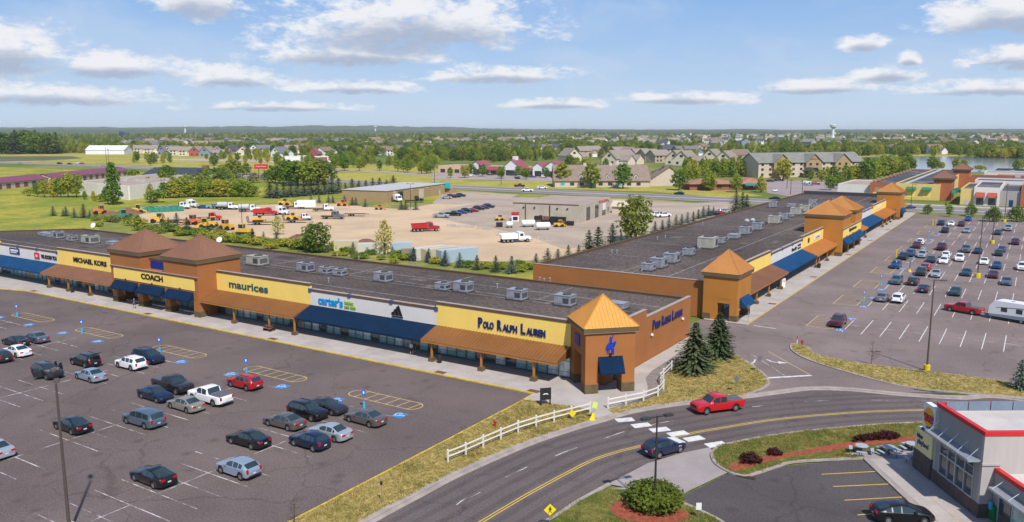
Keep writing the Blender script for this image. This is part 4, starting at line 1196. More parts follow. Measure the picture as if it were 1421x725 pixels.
CARS = {
 'sedan': dict(L=4.85, W=1.84, zb=.20, wheels=(.95, 3.78), r=.325,
 sh=[(0, .52), (.06, .66), (.35, .78), (.9, .87), (1.4, .93), (2.6, .95), (3.7, .98), (4.4, 1.0), (4.75, .95), (4.85, .74)],
 roof=[(0, .54), (.06, .69), (.35, .82), (.9, .91), (1.38, .98), (2.10, 1.385), (2.45, 1.435), (2.85, 1.445), (3.35, 1.39), (4.12, 1.06), (4.7, 1.03), (4.78, .98), (4.85, .76)],
 cowl=1.38, wtop=2.10, rtop=3.35, rbase=4.12, g0=1.80, g1=3.80, pil=(2.72, 3.50), yr=.615),
 'coupe': dict(L=4.75, W=1.86, zb=.19, wheels=(.95, 3.72), r=.335,
 sh=[(0, .50), (.06, .64), (.35, .76), (.9, .85), (1.4, .91), (2.6, .94), (3.7, .99), (4.4, 1.03), (4.65, 1.0), (4.75, .74)],
 roof=[(0, .52), (.06, .67), (.35, .80), (.9, .89), (1.40, .95), (2.20, 1.35), (2.50, 1.41), (2.80, 1.42), (3.25, 1.36), (4.30, 1.08), (4.6, 1.06), (4.68, 1.0), (4.75, .76)],
 cowl=1.40, wtop=2.20, rtop=3.25, rbase=4.30, g0=1.85, g1=3.72, pil=(2.80,), yr=.60),
 'suv': dict(L=4.70, W=1.90, zb=.26, wheels=(.93, 3.68), r=.365,
 sh=[(0, .58), (.05, .80), (.35, .93), (.9, 1.0), (1.3, 1.04), (3.0, 1.08), (4.2, 1.12), (4.6, 1.08), (4.70, .80)],
 roof=[(0, .60), (.05, .84), (.35, .98), (.9, 1.05), (1.25, 1.09), (1.98, 1.565), (2.3, 1.64), (3.0, 1.67), (3.95, 1.625), (4.25, 1.56), (4.60, 1.14), (4.70, .82)],
 cowl=1.25, wtop=1.98, rtop=4.25, rbase=4.60, g0=1.66, g1=4.10, pil=(2.55, 3.40), yr=.66),
 'crossover': dict(L=4.35, W=1.82, zb=.24, wheels=(.88, 3.50), r=.345,
 sh=[(0, .56), (.05, .76), (.35, .88), (.9, .96), (1.3, 1.0), (2.8, 1.04), (3.9, 1.12), (4.25, 1.06), (4.35, .78)],
 roof=[(0, .58), (.05, .80), (.35, .92), (.9, 1.0), (1.22, 1.04), (1.95, 1.46), (2.25, 1.535), (2.8, 1.55), (3.45, 1.49), (3.75, 1.43), (4.22, 1.12), (4.35, .80)],
 cowl=1.22, wtop=1.95, rtop=3.75, rbase=4.22, g0=1.62, g1=3.66, pil=(2.48, 3.20), yr=.62),
 'hatchback': dict(L=4.48, W=1.76, zb=.19, wheels=(.88, 3.58), r=.32,
 sh=[(0, .50), (.06, .66), (.3, .78), (.8, .88), (1.1, .93), (2.6, .97), (3.8, 1.03), (4.38, 1.02), (4.48, .74)],
 roof=[(0, .52), (.06, .70), (.3, .83), (.7, .93), (.98, .99), (2.0, 1.42), (2.35, 1.475), (2.7, 1.475), (3.4, 1.37), (4.15, 1.14), (4.38, 1.06), (4.48, .76)],
 cowl=.98, wtop=2.0, rtop=3.4, rbase=4.15, g0=1.55, g1=3.75, pil=(2.60, 3.30), yr=.61),
 'minivan': dict(L=5.10, W=1.98, zb=.22, wheels=(.98, 3.98), r=.345,
 sh=[(0, .55), (.05, .74), (.35, .88), (.8, .97), (1.1, 1.02), (3.0, 1.06), (4.6, 1.08), (5.0, 1.05), (5.10, .80)],
 roof=[(0, .57), (.05, .78), (.35, .93), (.75, 1.02), (1.02, 1.08), (1.92, 1.60), (2.3, 1.69), (3.2, 1.73), (4.4, 1.67), (4.72, 1.60), (5.0, 1.12), (5.10, .82)],
 cowl=1.02, wtop=1.92, rtop=4.72, rbase=5.0, g0=1.55, g1=4.62, pil=(2.55, 3.65), yr=.70),
 'pickup': dict(L=5.85, W=2.02, zb=.34, wheels=(1.05, 4.62), r=.40,
 sh=[(0, .70), (.05, 1.0), (.35, 1.09), (1.0, 1.13), (1.5, 1.15), (3.7, 1.17), (5.7, 1.19), (5.80, 1.14), (5.85, .98)],
 roof=[(0, .72), (.05, 1.04), (.35, 1.16), (1.0, 1.20), (1.48, 1.22), (2.10, 1.76), (2.35, 1.84), (2.9, 1.87), (3.52, 1.80), (3.72, 1.21), (5.7, 1.21), (5.80, 1.16), (5.85, 1.0)],
 cowl=1.48, wtop=2.10, rtop=3.52, rbase=3.72, g0=1.86, g1=3.50, pil=(2.72,), yr=.72),
}
def loft_car(kind):
 c = CARS[kind]; L_, hw, zb = c['L'], c['W'] / 2, c['zb']
 xs = {0, .06, .2, .35, .7, L_, L_ - .06, L_ - .2, L_ - .45}
 for key in ('cowl', 'wtop', 'rtop', 'rbase', 'g0', 'g1'): xs.add(c[key])
 for a, _ in c['roof']: xs.add(a)
 for p in c['pil']: xs |= {p - .045, p + .045}
 ra = c['r'] + .055
 for wx in c['wheels']:
  for f in (-1, -.9, -.68, -.36, 0, .36, .68, .9, 1): xs.add(wx + f * ra)
 xs = sorted(xs)
 out = [xs[0]]
 for x in xs[1:]:
  if x - out[-1] > .018: out.append(x)
  elif x in (c['cowl'], c['wtop'], c['rtop'], c['rbase'], c['g0'], c['g1']): out[-1] = x
 xs = out
 rings = []
 for x in xs:
  t = min(x, L_ - x)
  w = hw * (1 - .20 * max(0, 1 - t / .55) ** 2.2)
  b = zb + .13 * max(0, 1 - t / .30)
  for wx in c['wheels']:
   dx = abs(x - wx)
   if dx < ra: b = max(b, c['r'] + math.sqrt(max(ra * ra - dx * dx, 0)) - .0)
  zs = interp(c['sh'], x); zr = max(interp(c['roof'], x), zs + .012)
  gh = min(1, max(0, (zr - zs) / .40))
  yr = w * (.86 * (1 - gh) + c['yr'] * gh) if gh < 1 else w * c['yr'] + 0.0
  yr = w * (.88 + (c['yr'] / .9 - .88 + .06) * gh)
  b = min(b, zs - .05)
  ze = zr - (.02 + .05 * gh)
  zm = b + (zs - b) * .55
  ring = [(0, b), (w * .84, b), (w * .965, b + .06), (w * 1.0, zm), (w * .975, zs - .03), (w * .94, zs), (yr, ze), (yr * .86, zr - .006), (yr * .45, zr + .012 * gh), (0, zr + .018 * gh)]
  rings.append(ring)
 n = len(rings[0])
 X = lambda x: L_ / 2 - x
 body = MB(); ws = MB(); rw = MB(); sides = {1: [], -1: []}
 trim = MB()
 for i in range(len(xs) - 1):
  x0, x1 = xs[i], xs[i + 1]; xm = (x0 + x1) / 2
  for k in range(n - 1):
   for s in (1, -1):
    q = [(X(x0), s * rings[i][k][0], rings[i][k][1]), (X(x1), s * rings[i + 1][k][0], rings[i + 1][k][1]),
      (X(x1), s * rings[i + 1][k + 1][0], rings[i + 1][k + 1][1]), (X(x0), s * rings[i][k + 1][0], rings[i][k + 1][1])]
    if s < 0: q.reverse()
    inpil = any(abs(xm - p) < .046 for p in c['pil'])
    if k == 5 and c['g0'] < xm < c['g1'] and not inpil:
     seg = sum(1 for p in c['pil'] if xm > p)
     sides[s].append((seg, q))
    elif k >= 7 and c['cowl'] < xm < c['wtop']: ws.poly(q)
    elif k >= 7 and c['rtop'] < xm < c['rbase']: rw.poly(q)
    elif k <= 1: trim.poly(q)
    else: body.poly(q)
 for ring, x, rev in ((rings[0], 0, False), (rings[-1], L_, True)):
  p = [(X(x), a, b) for a, b in ring] + [(X(x), -a, b) for a, b in reversed(ring[1:-1])]
  body.poly(p if not rev else list(reversed(p)))
 return body, trim, ws, rw, sides
def soften(me, ang=38):
 me.polygons.foreach_set('use_smooth', [True] * len(me.polygons))
 import bmesh
 bm = bmesh.new(); bm.from_mesh(me)
 bmesh.ops.remove_doubles(bm, verts=bm.verts, dist=.0008)
 bm.to_mesh(me); bm.free()
 me.polygons.foreach_set('use_smooth', [True] * len(me.polygons))
 me.set_sharp_from_angle(angle=R(ang))
 return me
def wheel_meshes(r, w):
 t = MB().lathe([(r * .62, -w / 2), (r * .93, -w / 2), (r, -w * .36), (r, w * .36), (r * .93, w / 2), (r * .62, w / 2)], n=18, axis='y')
 rim = MB().lathe([(r * .64, -.012), (r * .64, .0), (r * .56, .012), (r * .2, .02), (r * .12, .028)], n=15, axis='y')
 for k in range(5):
  a = 2 * math.pi * k / 5
  ca, sa = math.cos(a), math.sin(a); cb, sb = math.cos(a + .28), math.sin(a + .28)
  p = [(r * .54 * ca, .0165, r * .54 * sa), (r * .54 * cb, .0165, r * .54 * sb), (r * .24 * cb, .0215, r * .24 * sb), (r * .24 * ca, .0215, r * .24 * sa)]
  rim.poly(p, 1)
 return t.mesh('tyre', M_TYRE, True), rim.mesh('rim', [M_RIM, M_PLASTIC])
def make_car(kind):
 c = CARS[kind]; L_, hw = c['L'], c['W'] / 2
 root = thing(kind + '_car' if kind != 'pickup' else 'pickup_truck', 'car', 'car')
 body, trim, ws, rw, sides = loft_car(kind)
 link('body', soften(body.mesh('car_body', M_PAINT)), root)
 link('underbody', soften(trim.mesh('car_underbody', M_PLASTIC)), root)
 link('windscreen', soften(ws.mesh('windscreen', M_CGLASS)), root)
 link('rear_window', soften(rw.mesh('rear_window', M_CGLASS)), root)
 for s in (1, -1):
  for seg in sorted({a for a, _ in sides[s]}):
   mb = MB()
   for a, q in sides[s]:
    if a == seg: mb.poly(q)
   link('side_window', soften(mb.mesh('side_window', M_CGLASS)), root)
 tm, rm = wheel_meshes(c['r'], .23)
 for wx in c['wheels']:
  for s in (1, -1):
   w = link('wheel', tm, root, (L_ / 2 - wx, s * (hw - .135), c['r']))
   r_ = link('rim', rm, w, (0, s * .105, 0))
   if s < 0: r_.rotation_euler = (0, 0, math.pi)
 zf = interp(c['sh'], .12); zr = interp(c['sh'], L_ - .12)
 pk = kind == 'pickup'
 for s in (1, -1):
  y0, y1 = s * hw * .52, s * hw * .86
  a, b = sorted((y0, y1))
  hx = L_ / 2 - .12
  MB().hexa([(hx - .22, a, zf - .20), (hx + .085 if s * a < s * b else hx + .02, a, zf - .20), (hx + .02 if s * a < s * b else hx + .085, b, zf - .20), (hx - .22, b, zf - .20),
     (hx - .22, a, zf - .03), (hx + .045 if s * a < s * b else hx - .02, a, zf - .03), (hx - .02 if s * a < s * b else hx + .045, b, zf - .03), (hx - .22, b, zf - .03)]).build('headlight', M_HEADL, root)
  tx = -L_ / 2
  if kind in ('suv', 'crossover', 'minivan', 'pickup'):
   a, b = sorted((s * hw * .66, s * hw * .855))
   MB().box(tx - .012, tx + .22, a, b, zr - .34, zr + (.0 if pk else .02)).build('tail_light', M_TAILL, root)
  else:
   a, b = sorted((s * hw * .42, s * hw * .84))
   MB().box(tx - .012, tx + .20, a, b, zr - .22, zr - .05).build('tail_light', M_TAILL, root)
  mx = L_ / 2 - c['g0'] - .02
  zm = interp(c['sh'], c['g0']) + .08
  a, b = sorted((s * (hw * .93), s * (hw + .13)))
  MB().hexa([(mx - .10, a, zm - .05), (mx + .06, a, zm - .05), (mx + .02, b, zm - .05), (mx - .10, b, zm - .05), (mx - .10, a, zm + .09), (mx + .04, a, zm + .09), (mx, b, zm + .09), (mx - .10, b, zm + .09)]).build('wing_mirror', M_PAINT, root)
  for p in ([c['g0'] + .75] + ([c['pil'][0] + .75] if len(c['pil']) > 1 or pk else [])):
   hx_ = L_ / 2 - p
   a, b = sorted((s * hw * .975, s * (hw + .012)))
   zh = interp(c['sh'], p) - .13
   MB().box(hx_ - .11, hx_ + .11, a, b, zh - .018, zh + .018).build('door_handle', M_PAINT, root)
 MB().box(L_ / 2 - .10, L_ / 2 + .012, -hw * .46, hw * .46, zf - .30 if pk else zf - .24, zf - .05).build('grille', M_PLASTIC, root)
 MB().box(-L_ / 2 - .014, -L_ / 2 + .05, -.16, .16, .58 if not pk else .62, .70 if not pk else .74).build('licence_plate', M_PLATE, root)
 MB().box(-L_ / 2 - .006, -L_ / 2 + .1, -hw * .7, hw * .7, .36 if not pk else .44, .50 if not pk else .58).build('rear_bumper', M_PLASTIC if kind in ('suv', 'crossover') else (M_CHROME if pk else M_PAINT), root)
 if pk:
  x0, x1 = L_ / 2 - 5.68, L_ / 2 - 3.86
  MB().box(x0, x1, -hw * .80, hw * .80, 1.14, 1.255).build('bed_cover', M_BEDCOVER, root)
 if kind == 'suv':
  for s in (1, -1):
   MB().tube((L_ / 2 - 2.2, s * hw * .60, 1.69), (L_ / 2 - 3.9, s * hw * .60, 1.68), .022, n=5).build('roof_rail', M_PLASTIC, root)
 return Proto(root)
M_BEDCOVER = material('bed_cover_vinyl', (.10, .105, .115), rough=.6, var=.05)
CAR = {k: make_car(k) for k in CARS}
def make_far_car(kind):
 """a car a dozen pixels long: one mesh"""
 c = CARS[kind]; body, trim, ws, rw, sides = loft_car(kind)
 m = MB()
 def add(src, mi):
  k = len(m.v); m.v += src.v; m.f += [tuple(i + k for i in f) for f in src.f]; m.m += [mi] * len(src.f)
 add(body, 0); add(trim, 1); add(ws, 2); add(rw, 2)
 for s in (1, -1):
  for _, q in sides[s]: m.poly(q, 2)
 for wx in c['wheels']:
  for s in (1, -1):
   m.lathe([(c['r'] * .7, -.1), (c['r'], -.08), (c['r'], .08), (c['r'] * .7, .1)], (c['L'] / 2 - wx, s * (c['W'] / 2 - .11), c['r']), 10, 1, 'y')
 return soften(m.mesh('far_car', [M_PAINT, M_PLASTIC, M_CGLASS]))
FARCAR = {k: make_far_car(k) for k in CARS}
CAT = {'sedan': 'car', 'coupe': 'car', 'suv': 'suv', 'crossover': 'suv', 'hatchback': 'car', 'minivan': 'van', 'pickup': 'pickup truck'}
WORD = {'sedan': 'sedan', 'coupe': 'sedan', 'suv': 'suv', 'crossover': 'small suv', 'hatchback': 'hatchback', 'minivan': 'minivan', 'pickup': 'pickup truck'}
def put_car(kind, colour, loc, rz, label, group=None, far=False):
 if far:
  o = link({'pickup': 'pickup_truck'}.get(kind, kind + '_car'), FARCAR[kind], None, loc, rz)
  o.material_slots[0].link = 'OBJECT'; o.material_slots[0].material = PAINTS[colour]
  return tag(o, label, CAT[kind], group)
 o = CAR[kind].place(loc, rz, label, group, recolor={M_PAINT.name: PAINTS[colour]})
 o['category'] = CAT[kind]
 return o
CARZ = .004
# west car park: (kind, colour, picture point under its middle, facing, label). facing -1: nose to the west, +1: nose to the east
WEST = [
 ('sedan', 'black', (22, 479), -1, 'black sedan tail out beside a slate blue sedan'),
 ('sedan', 'slate', (50, 474), -1, 'slate blue sedan tail out beside a black sedan'),
 ('sedan', 'white', (24, 493), -1, 'white sedan parked tail out behind the black sedan'),
 ('crossover', 'charcoal', (-1, 501), -1, 'charcoal small suv beside the white sedan'),
 ('suv', 'black', (119, 507), -1, 'black suv with its tailgate raised'),
 ('suv', 'charcoal', (66, 523), 1, 'charcoal suv with its doors open and luggage on the bonnet'),
 ('sedan', 'pale blue', (126, 527), -1, 'pale blue sedan beside the suv with the raised tailgate'),
 ('suv', 'white', (182, 511), -1, 'white suv next to the navy minivan'),
 ('minivan', 'navy', (206, 502), 1, 'navy minivan nose out beside the white suv'),
 ('pickup', 'charcoal', (240, 542), 1, 'charcoal pickup truck nose out beside the dark sedan'),
 ('sedan', 'navy', (216, 554), 1, 'navy sedan nose out beside the charcoal pickup'),
 ('sedan', 'tan', (258, 568), -1, 'tan sedan next to the white pickup truck'),
 ('pickup', 'white', (292, 558), -1, 'white pickup truck with dark bed cover'),
 ('minivan', 'slate', (200, 589), -1, 'slate grey minivan parked alone across the aisle'),
 ('sedan', 'black', (101, 597), -1, 'black sedan behind the tall lamp post'),
 ('suv', 'red', (340, 538), -1, 'red suv beside an accessible bay'),
 ('sedan', 'silver', (-8, 631), -1, 'silver sedan across the aisle from the black sedan behind the lamp post'),
 ('sedan', 'taupe', (395, 592), -1, 'dark taupe sedan tail out beside the black suv'),
 ('suv', 'black', (427, 579), 1, 'black suv nose out beside the charcoal sedan'),
 ('coupe', 'charcoal', (455, 571), 1, 'charcoal sedan nose out in the first accessible stall'),
 ('sedan', 'silver', (458, 607), -1, 'silver sedan next to the navy small suv'),
 ('crossover', 'navy', (430, 620), -1, 'navy small suv tail out beside the silver sedan'),
 ('sedan', 'black', (345, 617), -1, 'black sedan tail out next to the pale blue small suv row'),
 ('crossover', 'pale blue', (331, 658), -1, 'pale blue small suv with black wheel arches'),
 ('sedan', 'taupe', (507, 587), -1, 'grey brown sedan beside the last blue sign post'),
 ('coupe', 'black', (213, 669), -1, 'black sedan parked alone among empty stalls'),
]
WCAR = []
for kind, colr, (px, py), d, lab in WEST:
 p = ground(px, py)
 WCAR.append(put_car(kind, colr, (p.x, p.y, CARZ), R(180 if d < 0 else 0) + R(random.uniform(-1.5, 1.5)), lab, 'cars parked in the west lot'))
# raised tailgate and open doors
o = WCAR[4]
MB().hexa([(-2.1, -.62, 1.66), (-2.1, .62, 1.66), (-2.95, .58, 2.02), (-2.95, -.58, 2.02), (-2.1, -.62, 1.70), (-2.1, .62, 1.70), (-2.95, .58, 2.07), (-2.95, -.58, 2.07)]).build('tailgate', PAINTS['black'], o)
MB().box(-2.36, -2.1, -.6, .6, .85, 1.5).build('boot_opening', M_PLASTIC, o)
o = WCAR[5]
for (x, s, a) in ((.55, 1, 62), (.55, -1, 62), (-.45, 1, 55)):
 d = MB().box(-.95, 0, -.05, .05, .35, 1.05).build('door', PAINTS['charcoal'], o, (x, s * .93, 0), 0)
 d.rotation_euler = (0, 0, -s * R(a)); d.location = (x + .1, s * .95, 0)
 MB().hexa([(-.9, -.03, 1.055), (-.05, -.03, 1.055), (-.05, .03, 1.055), (-.9, .03, 1.055), (-.8, -.02, 1.5), (-.45, -.02, 1.5), (-.45, .02, 1.5), (-.8, .02, 1.5)]).build('door_window', M_CGLASS, d)
rr = random.Random(3)
mb = MB()
for k in range(7):
 x, y = 1.35 + rr.uniform(-.3, .45), rr.uniform(-.6, .6); s = rr.uniform(.12, .22)
 mb.box(x - s, x + s, y - s, y + s, 1.0, 1.0 + rr.uniform(.12, .3), rz=rr.random())
mb.build('luggage', material('mixed_luggage', (.28, .22, .16), var=.5, scale=3, color2=(.05, .05, .06)), o)
# east car park
Z = lambda x, y: (1090 + x / 4.027, 290 + y / 4.027)
EAST = [
 ('suv', 'maroon', (288, 655), -1, 'maroon suv beside the hatched island of the first row'), ('sedan', 'grey', (537, 515), 1, 'grey sedan beside the white suv behind accessible bays'),
 ('suv', 'white', (628, 522), 1, 'white suv beside the grey sedan in the second row'), ('suv', 'slate', (618, 420), -1, 'slate suv nose out beside a black suv'),
 ('suv', 'charcoal', (712, 425), 1, 'charcoal suv between slate and navy cars'), ('sedan', 'navy', (770, 465), 1, 'navy sedan near the tall lamp pole of the second row'),
 ('suv', 'blue', (615, 332), -1, 'blue suv behind an accessible sign'), ('suv', 'black', (656, 284), -1, 'black suv next to the yellow post'),
 ('suv', 'blue', (694, 266), -1, 'blue suv beside the black suv by the yellow post'), ('suv', 'silver', (763, 273), -1, 'silver suv nose out in the third row'),
 ('sedan', 'navy', (812, 300), -1, 'navy sedan between silver and white cars'), ('sedan', 'white', (883, 305), -1, 'white sedan ahead of another white car'),
 ('suv', 'white', (897, 275), 1, 'white suv backed against a white sedan'), ('suv', 'charcoal', (755, 372), -1, 'charcoal suv backed onto a red suv'),
 ('suv', 'red', (782, 345), 1, 'red suv half hidden behind a charcoal suv'), ('sedan', 'silver', (840, 380), -1, 'silver sedan in front of the tall lamp pole'),
 ('suv', 'maroon', (732, 220), -1, 'dark maroon suv in front of a white suv'), ('suv', 'white', (752, 200), 1, 'white suv behind the dark maroon suv'),
 ('pickup', 'maroon', (872, 230), -1, 'maroon pickup truck nose out'), ('pickup', 'grey', (1008, 242), -1, 'grey pickup truck nose out'),
 ('sedan', 'navy', (1075, 250), -1, 'navy sedan beside the lamp pole with yellow base'), ('suv', 'white', (970, 292), -1, 'white suv alone in its row'),
 ('sedan', 'white', (1108, 310), -1, 'white sedan between the lamp pole with yellow base and the bright blue suv'), ('crossover', 'blue', (1180, 334), -1, 'bright blue small suv'),
 ('sedan', 'black', (1190, 262), -1, 'black sedan in front of a blue sedan'), ('sedan', 'blue', (1208, 240), 1, 'blue sedan behind a black one'),
 ('sedan', 'teal', (1010, 373), -1, 'dark teal sedan alone in the third row'), ('sedan', 'maroon', (1160, 385), -1, 'maroon sedan behind the red pickup and trailer'),
 ('sedan', 'slate', (1235, 424), -1, 'slate blue sedan behind the travel trailer'), ('sedan', 'teal', (948, 482), -1, 'dark sedan alone ahead of the red pickup'),
 ('suv', 'white', (1322, 342), -1, 'white suv at the edge of the east lot'), ('suv', 'navy', (868, 92), -1, 'navy suv by the far yellow posts'),
 ('sedan', 'white', (925, 95), -1, 'white sedan between navy and maroon suvs'), ('suv', 'maroon', (982, 98), -1, 'maroon suv beside the white sedan in the far row'),
 ('minivan', 'blue', (1020, 68), -1, 'blue van at the far edge of the lot'), ('suv', 'black', (890, 134), -1, 'black suv alone in the second last row'),
 ('sedan', 'pale blue', (1013, 134), -1, 'pale blue sedan in the second last row'), ('sedan', 'charcoal', (1185, 145), -1, 'charcoal sedan near the far lamp poles'),
 ('pickup', 'silver', (1243, 122), -1, 'silver pickup truck near the far lamp pole'), ('suv', 'maroon', (1283, 200), -1, 'dark maroon suv apart from the other cars'),
]
for kind, colr, q, d, lab in EAST:
 p = ground(*Z(*q))
 put_car(kind, colr, (p.x, p.y + .6, CARZ), R(90 * d) + R(random.uniform(-2, 2)), lab, 'cars parked in the east lot')
# road and restaurant
def heading(a, b):
 A, B = ground(*a), ground(*b); return math.atan2(B.y - A.y, B.x - A.x)
p = ground(995, 570); put_car('pickup', 'bright red', (p.x, p.y, .012), heading((1030, 566), (960, 575)), 'bright red pickup truck driving along the curving road')
p = ground(921, 629); CARB = put_car('crossover', 'navy', (p.x, p.y, .012), heading((895, 633), (945, 619)), 'dark small suv with a white bonnet driving past the crosswalk')
p = ground(1251, 722); put_car('hatchback', 'black', (p.x, p.y, .012), heading((1212, 714), (1288, 716)), 'black hatchback parked nose to the restaurant walk')
# white front end of the two-tone suv
MB().hexa([(1.12, -.86, .62), (2.19, -.70, .60), (2.19, .70, .60), (1.12, .86, .62), (1.12, -.80, 1.04), (2.02, -.66, .92), (2.02, .66, .92), (1.12, .80, 1.04)]).build('white_bonnet', PAINTS['white'], CARB)
# vegetation
def foliage(name, c, var=.35, trans=.48, hue=.06):
 m = bpy.data.materials.new(name); m.use_nodes = True
 n, l = m.node_tree.nodes, m.node_tree.links
 b = n['Principled BSDF']; b.inputs['Roughness'].default_value = .75; b.inputs['Specular IOR Level'].default_value = .2
 tc = n.new('ShaderNodeTexCoord'); nz = n.new('ShaderNodeTexNoise'); nz.inputs['Scale'].default_value = .8; nz.inputs['Detail'].default_value = 4
 l.new(tc.outputs['Object'], nz.inputs[0])
 oi = n.new('ShaderNodeObjectInfo')
 x = n.new('ShaderNodeMix'); x.data_type = 'RGBA'
 r = n.new('ShaderNodeMapRange'); l.new(nz.outputs['Fac'], r.inputs[0]); r.inputs[1].default_value = .3; r.inputs[2].default_value = .7
 l.new(r.outputs[0], x.inputs[0])
 x.inputs[6].default_value = (c[0] * (1 - var), c[1] * (1 - var), c[2] * (1 - var), 1)
 x.inputs[7].default_value = (c[0] * (1 + var * 1.1), c[1] * (1 + var), c[2] * (1 + var * .6), 1)
 hs = n.new('ShaderNodeHueSaturation')
 r2 = n.new('ShaderNodeMapRange'); l.new(oi.outputs['Random'], r2.inputs[0]); r2.inputs[3].default_value = .5 - hue; r2.inputs[4].default_value = .5 + hue * .5
 l.new(r2.outputs[0], hs.inputs['Hue'])
 r3 = n.new('ShaderNodeMapRange'); l.new(oi.outputs['Random'], r3.inputs[0]); r3.inputs[3].default_value = 1.25; r3.inputs[4].default_value = .72
 l.new(r3.outputs[0], hs.inputs['Value'])
 l.new(x.outputs[2], hs.inputs['Color']); l.new(hs.outputs[0], b.inputs['Base Color'])
 tr = n.new('ShaderNodeBsdfTranslucent'); l.new(hs.outputs[0], tr.inputs[0])
 mx = n.new('ShaderNodeMixShader'); mx.inputs[0].default_value = trans
 l.new(b.outputs[0], mx.inputs[1]); l.new(tr.outputs[0], mx.inputs[2])
 l.new(mx.outputs[0], n['Material Output'].inputs[0])
 MATS[name] = m
 return m
M_LEAF = foliage('leaf_green', (.235, .335, .046))
M_LEAFD = foliage('leaf_dark_green', (.165, .240, .045), .35)
M_LEAFY = foliage('leaf_yellow_green', (.33, .40, .055))
M_LEAFB = foliage('leaf_rich_green', (.085, .155, .022))
M_LEAFS = foliage('leaf_silver_green', (.23, .255, .14))
M_NEEDLE = foliage('needle_dark', (.070, .100, .045), .3, .15, .03)
M_NEEDLEB = foliage('needle_blue', (.100, .140, .120), .3, .15, .03)
M_PLUM = foliage('leaf_plum', (.055, .012, .014), .3, .2, .02)
M_BARK = material('tree_bark', (.10, .075, .055), var=.25, scale=4, rough=.95)
def rand_unit(r):
 while True:
  v = Vector((r.uniform(-1, 1), r.uniform(-1, 1), r.uniform(-1, 1)))
  if .05 < v.length < 1: return v.normalized()
def leaf_quads(mb, r, centre, rad, count, size, squash=.8):
 for _ in range(count):
  d = rand_unit(r)
  p = centre + Vector((d.x, d.y, d.z * squash)) * rad * (r.random() ** .33)
  nrm = (d * .8 + rand_unit(r) * .7 + Vector((0, 0, .35))).normalized()
  a = nrm.orthogonal().normalized(); b = nrm.cross(a)
  t = r.uniform(0, 6.28); a2 = a * math.cos(t) + b * math.sin(t); b2 = nrm.cross(a2)
  s = size * 1.2 * r.uniform(.6, 1.3)
  mb.poly([p - a2 * s * .5, p + b2 * s * .32, p + a2 * s * .5, p - b2 * s * .32])
def deciduous(seed, h, rw, trunk_h, lobes, per, size, shape='round'):
 r = random.Random(seed)
 cr = MB(); tk = MB()
 ch = h - trunk_h
 base_r = .022 * h
 pts = [Vector((0, 0, -.05)), Vector((r.uniform(-.1, .1), r.uniform(-.1, .1), trunk_h)), Vector((r.uniform(-.25, .25), r.uniform(-.25, .25), trunk_h + ch * .55))]
 tk.tube(pts[0], pts[1], base_r, base_r * .75, 7); tk.tube(pts[1], pts[2], base_r * .75, base_r * .3, 6)
 for i in range(lobes):
  f = (i + .5) / lobes
  zz = f * ch
  if shape == 'round': prof = math.sqrt(max(.02, 1 - (2 * f - 1) ** 2)) ** .8
  elif shape == 'oval': prof = max(.18, math.sin(math.pi * min(1, f * .9 + .12)) ** .7)
  elif shape == 'spread': prof = max(.2, math.sin(math.pi * (f * .75 + .25))) ** .6
  else: prof = max(.15, (1 - f) ** .6 * min(1, f * 4 + .3))
  a = i * 2.399 + r.uniform(-.5, .5)
  rad = rw * prof * r.uniform(.45, .80)
  c = Vector((math.cos(a) * rad, math.sin(a) * rad, trunk_h + zz * .92 + r.uniform(-.1, .1) * ch * .3))
  lr = rw * r.uniform(.30, .46) * (1 - .25 * f)
  leaf_quads(cr, r, c, lr, per, size)
  if i % 2 == 0:
   s = pts[1].lerp(pts[2], min(1, max(0, f - .15)))
   tk.tube(s, s.lerp(c, .8), base_r * .32, base_r * .08, 5, caps=False)
 leaf_quads(cr, r, Vector((0, 0, trunk_h + ch * .5)), rw * .62, per * 3, size * 1.2, ch / (2 * rw))
 return cr, tk
def spruce(seed, h, rw, whorls, per, size):
 rw *= 1.42; size *= 1.15
 r = random.Random(seed)
 cr = MB(); tk = MB()
 tk.tube((0, 0, -.05), (0, 0, h * .96), .022 * h, .02, 7)
 for i in range(whorls):
  f = i / (whorls - 1)
  z = h * (.06 + .92 * f)
  L_ = rw * (1 - f) ** .78 * r.uniform(.85, 1.1) + .14
  nb = max(5, int(15 * (1 - f * .6)))
  off = r.uniform(0, 6.28)
  for k in range(nb):
   a = off + 2 * math.pi * k / nb + r.uniform(-.15, .15)
   ll = L_ * r.uniform(.62, 1.16) * (1 + .16 * math.sin(a * 2 + seed + z * .9) + .08 * math.sin(a * 5 + z * 2.3))
   d = Vector((math.cos(a), math.sin(a), 0))
   side = Vector((-d.y, d.x, 0))
   m = max(2, int(per * ll / rw))
   for j in range(m + 1):
    t = .18 + .82 * j / m
    droop = -.28 * ll * t + .10 * ll * t * t
    p = Vector((0, 0, z)) + d * ll * t + Vector((0, 0, droop))
    s = size * (1.15 - .55 * t) * r.uniform(.75, 1.25)
    up = Vector((0, 0, 1))
    e = (d * .75 + side * r.uniform(-.6, .6) + up * r.uniform(-.35, .1)).normalized()
    w = (side + up * r.uniform(-.5, .5)).normalized()
    cr.poly([p - e * s * .5 - w * s * .1, p - w * s * .42 + e * s * .1, p + e * s * .62, p + w * s * .42 + e * s * .1])
 for k in range(6):
  a = k; cr.poly([(0, 0, h * .9), (.1 * math.cos(a), .1 * math.sin(a), h * .92), (0, 0, h * 1.01), (-.1 * math.sin(a), .1 * math.cos(a), h * .93)])
 return cr, tk
